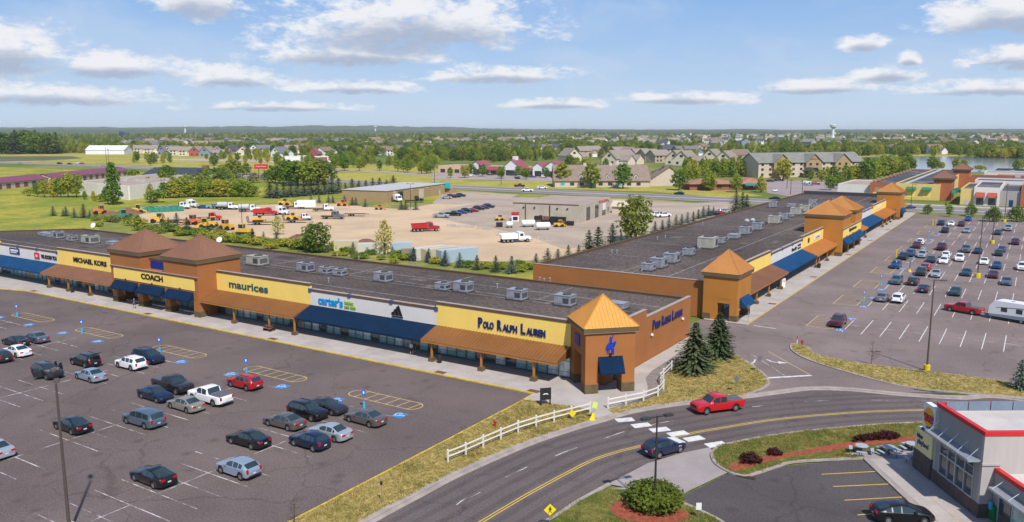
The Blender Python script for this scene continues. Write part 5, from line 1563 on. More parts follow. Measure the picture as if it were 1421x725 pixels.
def bush(seed, rw, h, lobes, per, size):
 r = random.Random(seed); cr = MB(); tk = MB()
 for i in range(lobes):
  a = i * 2.399; q = math.sqrt((i + .5) / lobes) * rw * .72
  zz = h * (.35 + .38 * (1 - (q / rw) ** 2) * r.uniform(.7, 1.15))
  c = Vector((math.cos(a) * q, math.sin(a) * q, zz))
  leaf_quads(cr, r, c, min(rw * .42, zz), per, size, .9)
  tk.tube((c.x * .2, c.y * .2, -.05), c, .03, .012, 5, caps=False)
 return cr, tk
TREES = {}
def reg_tree(key, name, parts, leafm):
 cr, tk = parts
 root = thing(name, 'tree', 'tree')
 me = cr.mesh('crown_' + key, leafm)
 link('crown', me, root)
 link('trunk', tk.mesh('trunk_' + key, M_BARK, True), root)
 TREES[key] = Proto(root)
 k = len(cr.v)
 both = MB(); both.v = cr.v + tk.v; both.f = cr.f + [tuple(i + k for i in f) for f in tk.f]; both.m = [0] * len(cr.f) + [1] * len(tk.f)
 TREES[key].both = both.mesh('tree_' + key, [leafm, M_BARK])
 zs = [v[2] for v in cr.v]
 TREES[key].h = max(zs)
reg_tree('maple', 'leafy_tree', deciduous(1, 9, 3.4, 1.7, 26, 34, .62, 'round'), M_LEAF)
reg_tree('maple2', 'leafy_tree', deciduous(2, 9, 3.0, 1.8, 24, 34, .60, 'oval'), M_LEAF)
reg_tree('ash', 'leafy_tree', deciduous(3, 9, 3.9, 1.4, 28, 34, .66, 'spread'), M_LEAFD)
reg_tree('oak', 'leafy_tree', deciduous(4, 10, 4.8, 1.3, 32, 34, .74, 'round'), M_LEAFD)
reg_tree('lime', 'leafy_tree', deciduous(5, 9, 3.3, 1.2, 24, 32, .62, 'cone'), M_LEAFY)
reg_tree('willow', 'leafy_tree', deciduous(6, 8, 4.2, .6, 26, 34, .66, 'spread'), M_LEAFY)
reg_tree('poplar', 'leafy_tree', deciduous(8, 10, 2.3, .6, 44, 30, .5, 'cone'), M_LEAF)
reg_tree('young', 'leafy_tree', deciduous(9, 7, 2.2, 1.5, 18, 30, .5, 'oval'), M_LEAF)
reg_tree('olive', 'leafy_tree', deciduous(12, 6, 3.0, .5, 20, 30, .55, 'spread'), M_LEAFS)
reg_tree('sparse', 'leafy_tree', deciduous(10, 9, 3.0, 1.2, 26, 18, .50, 'oval'), M_LEAFY)
reg_tree('spruce', 'spruce_tree', spruce(20, 7.6, 2.55, 36, 11, .66), M_NEEDLE)
reg_tree('spruce2', 'spruce_tree', spruce(21, 7.4, 2.4, 35, 11, .66), M_NEEDLE)
reg_tree('blue_spruce', 'spruce_tree', spruce(22, 5, 1.5, 16, 5, .5), M_NEEDLEB)
reg_tree('blue_spruce2', 'spruce_tree', spruce(23, 5, 1.4, 15, 5, .5), M_NEEDLEB)
reg_tree('dark_spruce', 'spruce_tree', spruce(24, 7, 2.0, 18, 5, .6), M_NEEDLE)
reg_tree('bush', 'leafy_bush', bush(30, 2.0, 2.2, 14, 34, .42), M_LEAFY)
reg_tree('bush2', 'leafy_bush', bush(31, 2.0, 2.4, 14, 34, .42), M_LEAF)
reg_tree('plum_bush', 'plum_bush', bush(32, .8, .95, 10, 40, .20), M_PLUM)
reg_tree('big_bush', 'leafy_bush', bush(33, 2.7, 2.2, 60, 110, .30), M_LEAFB)
def tree_at(px, py, hpx, key, label, group, cat='tree', widen=1.0, seed=None):
 p = ground(px, py)
 hm = hpx * CAM_H / (py - HORIZON) * 1.0
 s = hm / TREES[key].h
 o = TREES[key].place(p, random.uniform(0, 6.28), label, group, scale=(s * widen, s * widen, s))
 o['category'] = cat
 return o
LOOK = {'lime': 'yellow green, narrow topped, ', 'willow': 'low spreading, ', 'ash': 'dark spreading, ', 'oak': 'broad dark, ', 'poplar': 'tall slender, ', 'maple2': 'oval crowned, ', 'olive': 'silvery, ', 'blue_spruce': 'bluish, ', 'blue_spruce2': 'slim bluish, ', 'dark_spruce': 'dark, ', 'bush': 'yellow green, '}
def trees(lst, label, group, cat='tree', widen=1.0):
 for px, py, hpx, key in lst:
  tree_at(px, py, hpx * 1.15, key, LOOK.get(key, '') + label, group, cat, widen * (1.3 if 'spruce' not in key else 1.15))
# the pair by the side wall
o = tree_at(964, 516, 72, 'spruce', 'dark green spruce standing nearer the white rail fence, the wider of the pair', 'two spruces on the lawn', widen=1.02);
o = tree_at(997, 495, 64, 'spruce2', 'dark green spruce beside the drive, behind its wider twin', 'two spruces on the lawn', widen=.98)
# small blue spruces along the yard fence
trees([(490, 351, 13, 'blue_spruce'), (510, 353, 12, 'blue_spruce2'), (574, 362, 17, 'blue_spruce'), (595, 364, 17, 'blue_spruce2'), (618, 368.5, 19, 'blue_spruce'),
  (638, 371, 18, 'blue_spruce2'), (662, 374, 18, 'dark_spruce'), (688, 377, 20, 'dark_spruce'), (710, 379, 21, 'blue_spruce'), (743.8, 372, 18, 'blue_spruce2'), (760, 370.5, 23, 'blue_spruce'),
  (774, 366, 18, 'blue_spruce'), (288.6, 323.5, 14, 'blue_spruce2'), (302, 324, 14, 'blue_spruce'), (351, 337, 18, 'dark_spruce'), (384, 335, 12, 'blue_spruce'), (366, 335, 12, 'blue_spruce2'),
  (74, 299.4, 12, 'blue_spruce'), (88, 300, 9, 'blue_spruce2'), (92, 300, 12, 'blue_spruce'), (103.4, 302, 12, 'blue_spruce2'), (116.5, 302, 17, 'dark_spruce'), (125, 303, 10, 'blue_spruce'),
  (234, 314, 11, 'blue_spruce2'), (449, 345, 11, 'blue_spruce'), (545, 357, 13, 'blue_spruce2')],
  'small blue green spruce along the grass strip behind the long building', 'small spruces along the yard')
trees([(246, 320, 22, 'dark_spruce'), (260, 325, 21, 'dark_spruce')], 'dark spruce rising just behind the twin towers', 'spruces behind the towers')
trees([(829.7, 357, 38, 'dark_spruce'), (817, 354, 31, 'dark_spruce'), (849.4, 348, 34, 'dark_spruce'), (788.5, 360, 18, 'dark_spruce'), (803, 357.5, 16, 'dark_spruce')],
  'dark spruce growing at the back corner of the ochre building', 'spruces behind the ochre building')
trees([(909, 323, 14, 'blue_spruce'), (919, 321, 14, 'blue_spruce2'), (928, 318, 14, 'blue_spruce'), (938, 315, 15, 'dark_spruce'), (946, 312, 13, 'blue_spruce'), (954, 309, 13, 'blue_spruce2'), (962, 307, 12, 'dark_spruce'),
  (969, 304, 12, 'dark_spruce'), (976, 302, 14, 'blue_spruce'), (983, 300, 13, 'blue_spruce'), (862, 338, 14, 'blue_spruce'), (870, 336, 13, 'blue_spruce2'), (990, 298, 10, 'blue_spruce')],
  'small conifer in the row along the rear of the ochre building', 'conifers along the rear wall')
trees([(1021, 294, 26, 'dark_spruce'), (1030, 291, 22, 'dark_spruce'), (1036, 290, 18, 'dark_spruce')], 'dark spruce in the clump behind the far rooftop', 'spruces past the rooftop')
tree_at(881, 335, 66, 'oak', 'tall dark green leafy tree behind the rear roof edge of the ochre building', None, widen=.95)
tree_at(534, 353, 49, 'sparse', 'open yellow green tree in front of the storage containers', None, widen=1.0)
tree_at(439, 350, 43, 'oak', 'broad dark green tree just behind the long roof', None, widen=1.25)
tree_at(385.7, 326, 27, 'sparse', 'small yellow green tree standing in the dirt yard', None, widen=1.3)
tree_at(191, 320, 23, 'lime', 'bright yellow green tree behind the twin brown towers', None, widen=1.4)
# hedge of shrubs behind the long roof
HED = [(205, 322, 9), (222, 324, 8), (275, 328, 9), (283, 330, 10), (296, 331, 9), (309, 334, 11), (320, 336, 12), (334, 337, 11), (343, 338, 9), (358, 340, 11), (371, 341, 10), (389, 341, 9), (399, 342, 11), (411, 344, 12),
  (421, 346, 15), (468, 347, 12), (480, 352, 7), (553, 359, 11), (563, 361, 9), (606, 366, 9), (650, 371, 9), (697, 374, 10), (724, 377, 9), (735, 374, 9), (721, 369, 8), (640, 367, 6), (675, 373, 9)]
trees([(a, b, c, random.choice(('bush', 'bush2'))) for a, b, c in HED], 'low leafy shrub in the hedge behind the long dark roof', 'shrubs behind the long roof', 'bush')
rs_ = random.Random(55)
SCR = [(rs_.uniform(130, 200), rs_.uniform(303, 315), rs_.uniform(5, 9)) for _ in range(12)] + [(rs_.uniform(200, 330), 0, rs_.uniform(5, 10)) for _ in range(22)] + [(rs_.uniform(330, 560), -1, rs_.uniform(5, 10)) for _ in range(26)]
SCR = [(x, y if y > 0 else (312 + (x - 200) * .135 + rs_.uniform(-2, 9) if y == 0 else 331 + (x - 330) * .115 + rs_.uniform(0, 10)), h) for x, y, h in SCR]
trees([(a, b, c, rs_.choice(('bush', 'bush', 'bush2', 'olive'))) for a, b, c in SCR], 'scrubby bush on the rough bank between the yard and the long building', 'scrub on the bank', 'bush')
# dark round trees at the far end of the east car park
trees([(1287, 297, 12, 'ash'), (1317, 301, 15, 'young'), (1347, 300, 15, 'ash'), (1378, 308, 19, 'ash'), (1410, 308, 20, 'ash'), (1435, 308, 18, 'ash')], 'dark round tree on the strip beyond the east lot', 'trees beyond the east lot', widen=1.05)
tree_at(1313, 287, 8, 'lime', 'small yellow green tree between the dark round ones', None)
tree_at(1415, 541, 44, 'blue_spruce', 'bluish spruce on the grass strip at the edge of the road', None, widen=1.0)
# around the white warehouse and the rental yard
trees([(52, 273, 17, 'maple'), (62, 274, 22, 'maple'), (75, 274, 24, 'lime'), (85, 274, 24, 'maple'), (95, 274, 31, 'maple2'), (106, 274, 29, 'maple'), (40, 272, 10, 'bush2'), (118, 277, 11, 'lime'), (130, 279, 12, 'lime'), (141, 280, 10, 'bush'),
  (150, 283, 22, 'maple'), (158, 284, 52, 'poplar'), (209, 280, 21, 'lime'), (216, 281, 16, 'bush')], 'leafy tree in front of the white warehouse', 'trees by the white warehouse', widen=.78)
trees([(230, 275, 20, 'maple'), (240, 275, 22, 'lime'), (249, 274, 26, 'maple'), (258, 274, 22, 'lime'), (270, 273, 20, 'willow'), (281, 273, 20, 'willow'), (292, 273, 21, 'willow'), (303, 273, 22, 'willow'), (314, 273, 21, 'willow'),
  (326, 272, 22, 'willow'), (338, 273, 22, 'willow'), (349, 273, 16, 'willow'), (301, 259, 24, 'maple2'), (316, 252, 16, 'olive'), (324, 252, 14, 'olive'), (352, 254, 13, 'olive'), (342, 243, 15, 'maple2'), (324, 248, 24, 'ash'), (310, 246, 16, 'maple'), (303, 253, 14, 'maple')],
  'leafy tree in the thicket beside the truck yard', 'thicket beside the truck yard', widen=1.15)
trees([(372, 253, 15, 'ash'), (382, 254, 22, 'maple'), (393, 255, 28, 'ash'), (404, 258, 32, 'maple'), (414, 257, 30, 'ash'), (425, 258, 30, 'maple'), (436, 257, 31, 'ash'), (447, 256, 30, 'oak'), (399, 244, 18, 'maple'), (390, 240, 16, 'maple2'), (412, 240, 13, 'lime')],
  'tall leafy tree in the clump behind the row of evergreens', 'leafy clump behind the evergreens', widen=1.1)
trees([(375 + i * 9.5, 274 - i * .75 + (i % 2) * 1.5, 19 - (i % 3) * 1.5 - (4 if i > 10 else 0), ('dark_spruce', 'blue_spruce', 'dark_spruce', 'blue_spruce2')[i % 4]) for i in range(19)],
  'evergreen in the dense row behind the tan metal building', 'row of evergreens', widen=1.45)
trees([(432, 283, 10, 'blue_spruce'), (443, 281, 9, 'blue_spruce2'), (456, 281, 9, 'blue_spruce'), (462, 281, 9, 'blue_spruce2'), (478, 280, 8, 'blue_spruce'), (489, 285, 10, 'blue_spruce'), (494, 285, 10, 'blue_spruce2'), (507, 287, 10, 'blue_spruce'),
  (557, 291, 11, 'blue_spruce'), (563, 291, 11, 'dark_spruce'), (577, 291, 12, 'blue_spruce2')],
  'little blue spruce by the fence of the truck yard', 'little spruces by the tan building')
# street trees along the far road
trees([(498.6, 237, 15, 'young'), (527, 237, 13, 'young'), (552, 238, 14, 'young'), (560, 239, 14, 'young'), (566, 240, 13, 'young'), (585, 241, 16, 'maple2'), (592, 241, 15, 'maple'), (598, 240, 15, 'maple2'), (478, 237, 18, 'maple'), (466, 233, 18, 'maple2'),
  (625, 247, 13, 'young'), (645, 247, 16, 'maple'), (669.5, 245, 15, 'maple'), (654, 243, 14, 'ash'), (695.6, 248, 15, 'maple'), (720, 246, 14, 'maple'), (730, 249, 14, 'maple'), (757, 247, 13, 'maple')],
  'street tree on the verge of the far road', 'street trees along the far road')
trees([(780, 259, 30, 'maple2'), (820, 261, 32, 'maple2'), (864.5, 262, 32, 'maple2'), (923, 257, 24, 'maple'), (911, 256, 18, 'maple'), (942, 264, 25, 'maple'), (932, 258, 18, 'maple2')],
  'full crowned tree in front of the brown roofed hall', 'trees before the brown roofed hall')
trees([(953, 254, 20, 'maple'), (963, 252, 22, 'maple'), (985, 265, 24, 'maple'), (978, 247, 20, 'lime'), (991, 246, 20, 'maple2'), (1003, 246, 20, 'lime'), (1014, 246, 20, 'lime'), (1022, 267, 22, 'maple2'), (1028, 245, 20, 'maple'), (1036, 244, 22, 'lime'), (1046, 243, 26, 'maple2'),
  (1056, 267, 20, 'lime'), (1053, 246, 22, 'maple2'), (1062, 246, 18, 'maple'), (1076, 246, 20, 'lime'), (1087, 248, 24, 'maple'), (1092, 248, 15, 'lime'), (1125, 250, 14, 'lime'), (1140, 252, 15, 'maple'), (1152, 264, 18, 'maple'), (1156, 250, 18, 'maple2'), (1148, 247, 14, 'lime')],
  'leafy tree around the restaurant and hotel car park', 'trees by the hotel')
trees([(1163, 262, 18, 'maple'), (1175, 254, 22, 'maple'), (1186, 252, 20, 'lime'), (1183, 240, 16, 'maple'), (1197, 252, 26, 'ash'), (1205, 250, 28, 'maple'), (1213, 248, 26, 'lime'), (1221, 246, 24, 'maple'), (1229, 244, 26, 'ash'), (1237, 242, 22, 'maple'), (1245, 240, 20, 'maple'), (1253, 239, 24, 'ash'), (1260, 238, 20, 'ash'),
  (1293, 236, 18, 'maple2'), (1299, 236, 14, 'ash'), (1307, 235, 9, 'maple'), (1326, 236, 15, 'maple2'), (1337, 234, 11, 'maple'), (1359, 238, 8, 'bush2'), (1410, 236, 14, 'lime'), (1418, 235, 12, 'maple')],
  'leafy tree along the near shore of the lake', 'trees along the lake shore')
trees([(185, 245, 9, 'bush'), (123, 246, 9, 'bush2'), (134, 247, 8, 'bush2'), (113, 247, 6, 'bush')], 'round green shrub beside the maroon roofed storage rows', 'shrubs by the storage rows', 'bush')
trees([(i, 212 + (i % 3), 22 + (i * 7) % 9, ('ash', 'oak', 'maple', 'dark_spruce')[(i // 7) % 4]) for i in range(2, 80, 7)], 'tall dark tree in the grove beyond the highway', 'grove beyond the highway', widen=1.1)
# restaurant planting
tree_at(907, 704, 38, 'big_bush', 'broad dark green shrub around the concrete lamp base', None, 'bush', widen=1.08)
trees([(1041, 644, 14, 'plum_bush'), (1074, 633, 10, 'plum_bush'), (1194, 613, 9, 'plum_bush'), (1205, 612, 9, 'plum_bush'), (1216, 611, 10, 'plum_bush'), (1227, 610, 11, 'plum_bush'), (1237, 609, 10, 'plum_bush'), (1185, 615, 4, 'plum_bush')],
  'rounded plum coloured shrub in the red mulch bed', 'plum shrubs by the restaurant', 'bush', widen=.9)
# bare saplings
def sapling(px, py, hpx, label, seed):
 p = ground(px, py); hm = hpx * CAM_H / (py - HORIZON); r = random.Random(seed)
 root = thing('bare_sapling', label, 'tree', p)
 MB().tube((0, 0, 0), (.05, 0, hm), .05, .015, 6).build('trunk', M_BARK, root)
 mb = MB()
 for i in range(26):
  z = hm * r.uniform(.15, .95); a = r.uniform(0, 6.28); l_ = (1 - z / hm) * hm * .32 + .25
  e = Vector((math.cos(a) * l_, math.sin(a) * l_, z + l_ * r.uniform(.3, .8)))
  mb.tube((0, 0, z), e, .018, .006, 4, caps=False)
  for q in range(2):
   f = Vector((0, 0, z)).lerp(e, r.uniform(.4, .9)); d = rand_unit(r) * l_ * .4; d.z = abs(d.z)
   mb.tube(f, f + d, .008, .004, 3, caps=False)
 tag(mb.build('twigs', M_BARK, root), kind='stuff')
sapling(1209, 507, 36, 'bare brown sapling on the grass strip by the entry drive', 1)
sapling(409, 733, 46, 'bare twiggy sapling by the yellow kerb of the west lot', 2)
# middle distance: ground
surface('field', [p for p in ccw([tuple(q[:2]) for q in px_pts([(-420, 300), (-300, 236), (0, 232), (320, 243), (460, 252), (620, 262), (760, 274), (900, 276), (1000, 285), (1060, 292), (1062, 300), (760, 420), (300, 400), (-200, 420)])])], -.09, M_FIELD)
surface('meadow', ccw([tuple(q[:2]) for q in px_pts([(-300, 222), (-100, 214), (120, 213), (190, 213), (330, 215), (440, 224), (600, 232), (640, 244), (760, 252), (1000, 262), (1060, 272), (1000, 274), (900, 266), (700, 260), (454, 249), (290, 236), (0, 224)])]), -.085, M_VERGE)
surface('rough_grass', ccw([tuple(q[:2]) for q in px_pts([(120, 300), (270, 285), (480, 278), (610, 282), (700, 268), (900, 276), (1000, 284), (1050, 292), (1000, 305), (800, 380), (500, 380), (330, 350), (150, 330)])]), -.075, M_FIELD2)
surface('truck_yard', ccw([tuple(q[:2]) for q in px_pts([(158, 303), (200, 292), (262, 288), (330, 286), (395, 283), (470, 283), (520, 288), (556, 290), (620, 280), (660, 272), (712, 274), (860, 278), (905, 287), (935, 300), (905, 318), (870, 333), (850, 348), (800, 356), (740, 361), (690, 363), (640, 361), (560, 352), (470, 342), (400, 333), (350, 327), (300, 322), (240, 314), (200, 308)])]), -.06, M_DIRT)
surface('yard_paving', ccw([tuple(q[:2]) for q in px_pts([(600, 300), (612, 292), (690, 276), (712, 274), (860, 276), (960, 282), (1010, 280), (1030, 287), (985, 302), (905, 325), (850, 340), (780, 345), (740, 330), (690, 318), (640, 310)])]), -.052, M_YARDASPH)
surface('yard_paving', ccw([tuple(q[:2]) for q in px_pts([(612, 270), (640, 266), (720, 270), (700, 278), (640, 284), (600, 282)])]), -.05, M_YARDASPH)
surface('hotel_parking_lot', ccw([tuple(q[:2]) for q in px_pts([(1058, 250), (1200, 252), (1205, 268), (1120, 276), (1065, 268)])]), -.05, material('hotel_paving', (.29, .235, .22), var=.1, scale=.05, coord='world'))
M_SHOPPAVE = material('shop_paving', (.33, .27, .25), var=.1, scale=.04, coord='world')
surface('shop_parking_lot', ccw([tuple(q[:2]) for q in px_pts([(600, 240), (780, 243), (772, 252), (690, 250), (600, 248)])]), -.045, M_SHOPPAVE)
ribbon('side_street', px_line([(330, 221.5), (380, 225), (420, 232), (460, 236), (520, 238), (610, 244)], 4), 13, -.047, -.047, M_SHOPPAVE, None, 'structure')
surface('gravel_track', ccw([tuple(q[:2]) for q in px_pts([(190, 220), (330, 221), (385, 224), (380, 226), (330, 224), (190, 222)])]), -.035, material('pale_track', (.42, .34, .27), var=.1, scale=.05, coord='world'))
# far road with two carriageways and a pale median
far_line = smooth_line([Vector(p) for p in ((-1500, 330), (-1100, 365), (-801, 383), (-709, 392), (-610, 392), (-507, 378), (-430, 358), (-352, 347), (-270, 347), (-200, 347), (-116, 347), (-30, 347), (80, 348), (300, 350), (600, 360))], 6)
FARROAD = ribbon('far_road', far_line, 25, -.04, -.04, M_FARROAD, None, 'structure')
M_MEDIAN = material('median_concrete', (.46, .41, .36), var=.1, scale=.1, coord='world')
ribbon('median', far_line, 2.4, -.02, -.02, M_MEDIAN, FARROAD)
for d in (12.2, -12.2): ribbon('road_edge', offset_line(far_line, d), 1.2, -.02, -.02, M_MEDIAN, FARROAD)
for d in (6.0, -6.0): stripes('lane_dash', offset_line(far_line, d)[30:70], .25, M_WPAINT2, FARROAD, 5, 10, -.02)
ribbon('frontage_walk', [Vector((-70, 366)), Vector((60, 366))], 8, -.03, -.03, M_CONC, None, 'structure')
# a lower cultivated field by the highway
surface('crop_field', ccw([tuple(q[:2]) for q in px_pts([(-200, 222), (-100, 217), (100, 217), (115, 220), (60, 223), (0, 224)])]), -.05, material('dark_crop', (.10, .10, .045), var=.2, scale=.02, coord='world'))
surface('lake', ccw([tuple(q[:2]) for q in px_pts([(1150, 226), (1180, 219.5), (1230, 217), (1330, 217.5), (1421, 217), (1600, 217), (1640, 238), (1421, 240), (1290, 238), (1200, 232)])]), -.03, M_WATER)
surface('lake_bank', ccw([tuple(q[:2]) for q in px_pts([(1150, 226), (1180, 219.5), (1230, 217), (1330, 217.5), (1421, 217), (1600, 217), (1600, 214.6), (1421, 214.6), (1330, 214.8), (1230, 214.6), (1160, 216)])]), -.028, M_VERGE)
# middle distance: buildings
M_TANMETAL = material('tan_metal_siding', (.36, .25, .125), var=.04, scale=.3, rough=.6, streak=.06)
M_GREYROOF = material('pale_metal_roof', (.46, .44, .42), var=.06, scale=.1, rough=.5)
M_BLOCK = material('weathered_block', (.46, .40, .32), var=.10, scale=.25, rough=.9, streak=.12)
M_FLATROOF = material('brown_flat_roof', (.34, .265, .215), var=.1, scale=.08, rough=.95)
M_WHITEWALL = material('white_panel_wall', (.78, .74, .66), var=.04, scale=.3, rough=.8, streak=.1)
M_CHAR = material('charcoal_metal', (.045, .05, .058), var=.12, scale=.2, rough=.5)
M_PURPLE = material('maroon_metal_roof', (.20, .055, .085), var=.08, scale=.2, rough=.5)
M_BEIGE = material('beige_siding', (.52, .44, .34), var=.04, scale=.3, rough=.8)
M_TAUPEROOF = material('taupe_shingles', (.235, .175, .14), var=.10, scale=.4, rough=.95)
M_GREYSH = material('grey_shingles', (.20, .195, .175), var=.12, scale=.4, rough=.95)
M_PEACH = material('peach_stucco', (.62, .43, .28), var=.04, scale=.2, rough=.85)
M_REDROOF = material('red_metal_roof', (.27, .07, .08), var=.08, scale=.2, rough=.5)
M_BRICK = material('red_brick_wall', (.25, .10, .075), var=.12, scale=1.0, rough=.9)
M_TERRA = material('terracotta_roof', (.33, .155, .105), var=.12, scale=.4, rough=.9)
M_DKWIN = material('dark_window', (.03, .035, .045), var=.2, scale=.6, rough=.1, spec=.7)
M_TEAL = material('teal_sign_metal', (.03, .40, .40), var=.05, rough=.4)
M_DOORW = material('white_door', (.7, .7, .7), var=.03, rough=.5)
M_DKROOF = material('dark_membrane_roof', (.055, .056, .066), var=.2, scale=.08, rough=.9, blotch=((.20, .19, .20), .05, .5, .75))
def rooted(name, label, cat, A, ang):
 return thing(name, label, cat, (A[0], A[1], -.05), R(ang))
def flat_block(root, w, d, h, wallm, roofm, par=.5, x0=0, y0=0, z0=0):
 wl_ = MB()
 t = .3
 for a, b, c, e in ((0, w, 0, t), (w - t, w, t + .003, d - t - .003), (0, w, d - t, d), (0, t, t + .003, d - t - .003)):
  wl_.box(x0 + a, x0 + b, y0 + c, y0 + e, z0, z0 + h)
 wall = wl_.build('wall', wallm, root)
 MB().box(x0 + t, x0 + w - t, y0 + t, y0 + d - t, z0 + h - par - .2, z0 + h - par).build('roof', roofm, root)
 return wall
def gable(root, x0, x1, y0, y1, ze, zr, wallm, roofm, along='x', over=.5, z0=0, gableend=True, wname='wall', rname='roof'):
 wb = MB().box(x0, x1, y0, y1, z0, ze, skip='1')
 rf = MB(); t = .18
 if along == 'x':
  ym = (y0 + y1) / 2
  if gableend:
   for x in (x0, x1): wb.poly([(x, y0, ze), (x, y1, ze), (x, ym, zr - .05)])
  s = (zr - ze) / (ym - y0)
  a, b = y0 - over, y1 + over; za = ze - over * s
  for q0, q1 in ((a, ym), (b, ym)):
   rf.hexa([(x0 - over, q0, za), (x1 + over, q0, za), (x1 + over, q1, zr), (x0 - over, q1, zr), (x0 - over, q0, za + t), (x1 + over, q0, za + t), (x1 + over, q1, zr + t), (x0 - over, q1, zr + t)])
 else:
  xm = (x0 + x1) / 2
  if gableend:
   for y in (y0, y1): wb.poly([(x0, y, ze), (x1, y, ze), (xm, y, zr - .05)])
  s = (zr - ze) / (xm - x0)
  a, b = x0 - over, x1 + over; za = ze - over * s
  for q0, q1 in ((a, xm), (b, xm)):
   rf.hexa([(q0, y0 - over, za), (q1, y0 - over, zr), (q1, y1 + over, zr), (q0, y1 + over, za), (q0, y0 - over, za + t), (q1, y0 - over, zr + t), (q1, y1 + over, zr + t), (q0, y1 + over, za + t)])
 w = wb.build(wname, wallm, root)
 r_ = rf.build(rname, roofm, root)
 return w, r_
def hip(root, x0, x1, y0, y1, ze, zr, wallm, roofm, over=.6, z0=0):
 w = MB().box(x0, x1, y0, y1, z0, ze).build('wall', wallm, root)
 a, b, c, d = x0 - over, x1 + over, y0 - over, y1 + over
 hd = (d - c) / 2
 if (b - a) > (d - c):
  p, q = (a + hd, (c + d) / 2, zr), (b - hd, (c + d) / 2, zr)
  r_ = MB().poly([(a, c, ze), (b, c, ze), q, p]).poly([(b, c, ze), (b, d, ze), q]).poly([(b, d, ze), (a, d, ze), p, q]).poly([(a, d, ze), (a, c, ze), p]).poly([(a, c, ze), (a, d, ze), (b, d, ze), (b, c, ze)])
 else:
  hd = (b - a) / 2
  p, q = ((a + b) / 2, c + hd, zr), ((a + b) / 2, d - hd, zr)
  r_ = MB().poly([(a, c, ze), (b, c, ze), p]).poly([(b, c, ze), (b, d, ze), q, p]).poly([(b, d, ze), (a, d, ze), q]).poly([(a, d, ze), (a, c, ze), p, q]).poly([(a, c, ze), (a, d, ze), (b, d, ze), (b, c, ze)])
 return w, r_.build('roof', roofm, root)
# tan metal shed
b = rooted('metal_shed', 'low tan metal shed with pale roof and teal end sign', 'building', (-248.35, 252.64), 9.7)
MB().box(0, 22.1, 0, 51.6, 0, 4.8).build('wall', M_TANMETAL, b)
MB().hexa([(-.3, -.3, 4.81), (22.4, -.3, 4.81), (22.4, 51.9, 4.81), (-.3, 51.9, 4.81), (-.3, -.3, 5.0), (22.4, -.3, 5.0), (22.4, 51.9, 5.0), (-.3, 51.9, 5.0)]).build('roof', M_GREYROOF, b)
for y, w, z1, m in ((3.5, 1.2, 2.3, M_DKWIN), (9, 4.2, 4.0, M_DKWIN), (27, 4.2, 3.8, M_BEIGE), (46, 1.1, 2.2, M_BEIGE)):
 piece('door', m, b, 22.08, 22.14, y, y + w, 0, z1)
for y in (6, 20, 34, 48): piece('wall_lamp', M_DOORW, b, 22.1, 22.4, y, y + .4, 3.9, 4.2)
piece('teal_sign', M_TEAL, b, 17, 24.5, 51.95, 53.0, 2.6, 5.3)
piece('annex', M_TANMETAL, b, 17, 24, 53.01, 60, 0, 2.6)
# concrete block garage
b = rooted('block_garage', 'weathered block garage with three tall bay doors and red lettering', 'building', (-146.5, 228.5), 9.5)
flat_block(b, 22.9, 36.4, 5.8, M_BLOCK, M_FLATROOF, .25)
MB().box(-.1, 23.0, -.1, .45, 5.803, 6.05).build('roof_edge', M_CAP, b)
for y, m, top in ((8.5, M_DKWIN, 4.5), (18.0, M_DKWIN, 4.5), (26.5, M_DKWIN, 4.5)):
 piece('bay_door', m, b, 22.86, 22.95, y, y + 4.0, 0, top)
piece('roller_door', M_DOORW, b, 22.92, 22.99, 26.6, 30.4, 1.9, 4.4)
letters('TRUCK REPAIR', .9, material('faded_red_letters', (.50, .09, .06), var=0), b, (22.97, 27.5, 5.15), (math.pi / 2, 0, math.pi / 2), width=11)
piece('window', M_DKWIN, b, 22.86, 22.95, 33.4, 34.6, 4.2, 5.0); piece('window', M_DKWIN, b, 22.86, 22.95, 33.2, 34.2, .6, 2.4)
piece('door', M_DKWIN, b, 9.4, 10.5, -.06, .04, 0, 2.2)
for x in (3.6, 7.5, 15.5, 19): piece('wall_lamp', M_PLASTIC, b, x, x + .5, -.3, .0, 4.4, 4.8)
piece('downpipe', M_PLASTIC, b, 13.0, 13.25, -.2, .0, .0, 5.6); piece('downpipe', M_PLASTIC, b, 4.4, 4.6, -.2, .0, .0, 5.6)
gable(b, 23.4, 30, 37, 43, 2.6, 4.2, M_BEIGE, M_BEIGE, 'x', wname='annex_wall', rname='annex_roof')
# white warehouse
b = rooted('warehouse', 'wide white panel warehouse with brown flat roof', 'building', (-377, 211.7), 0)
WQ = [Vector((0, 0)), Vector((49.1, -5.9)), Vector((19.5, 56)), Vector((-29.6, 62))]
for i in range(4):
 a_, c_ = WQ[i], WQ[(i + 1) % 4]; t_ = (c_ - a_).normalized(); n_ = Vector((-t_.y, t_.x)) * .35
 q = [a_ + t_ * .01, c_ - t_ * .01, c_ - t_ * .01 + n_, a_ + t_ * .01 + n_]
 w_ = MB().hexa([(v.x, v.y, 0) for v in q] + [(v.x, v.y, 6.2) for v in q]).build('wall', M_WHITEWALL, b)
 k_ = int((c_ - a_).length / 2)
 if i < 2:
  for j in range(1, k_):
   p_ = a_ + t_ * j * 2
   MB().hexa([(v.x, v.y, z) for z in (.2, 6.0) for v in (p_ - t_ * .04 - n_ * .1, p_ + t_ * .04 - n_ * .1, p_ + t_ * .04 - n_ * .01, p_ - t_ * .04 - n_ * .01)]).build('panel_joint', M_BEIGE, w_)
MB().prism([(v.x * .985 + .3, v.y * .985 + .4) for v in WQ], 5.6, 5.85).build('roof', M_FLATROOF, b)
rng_ = random.Random(4)
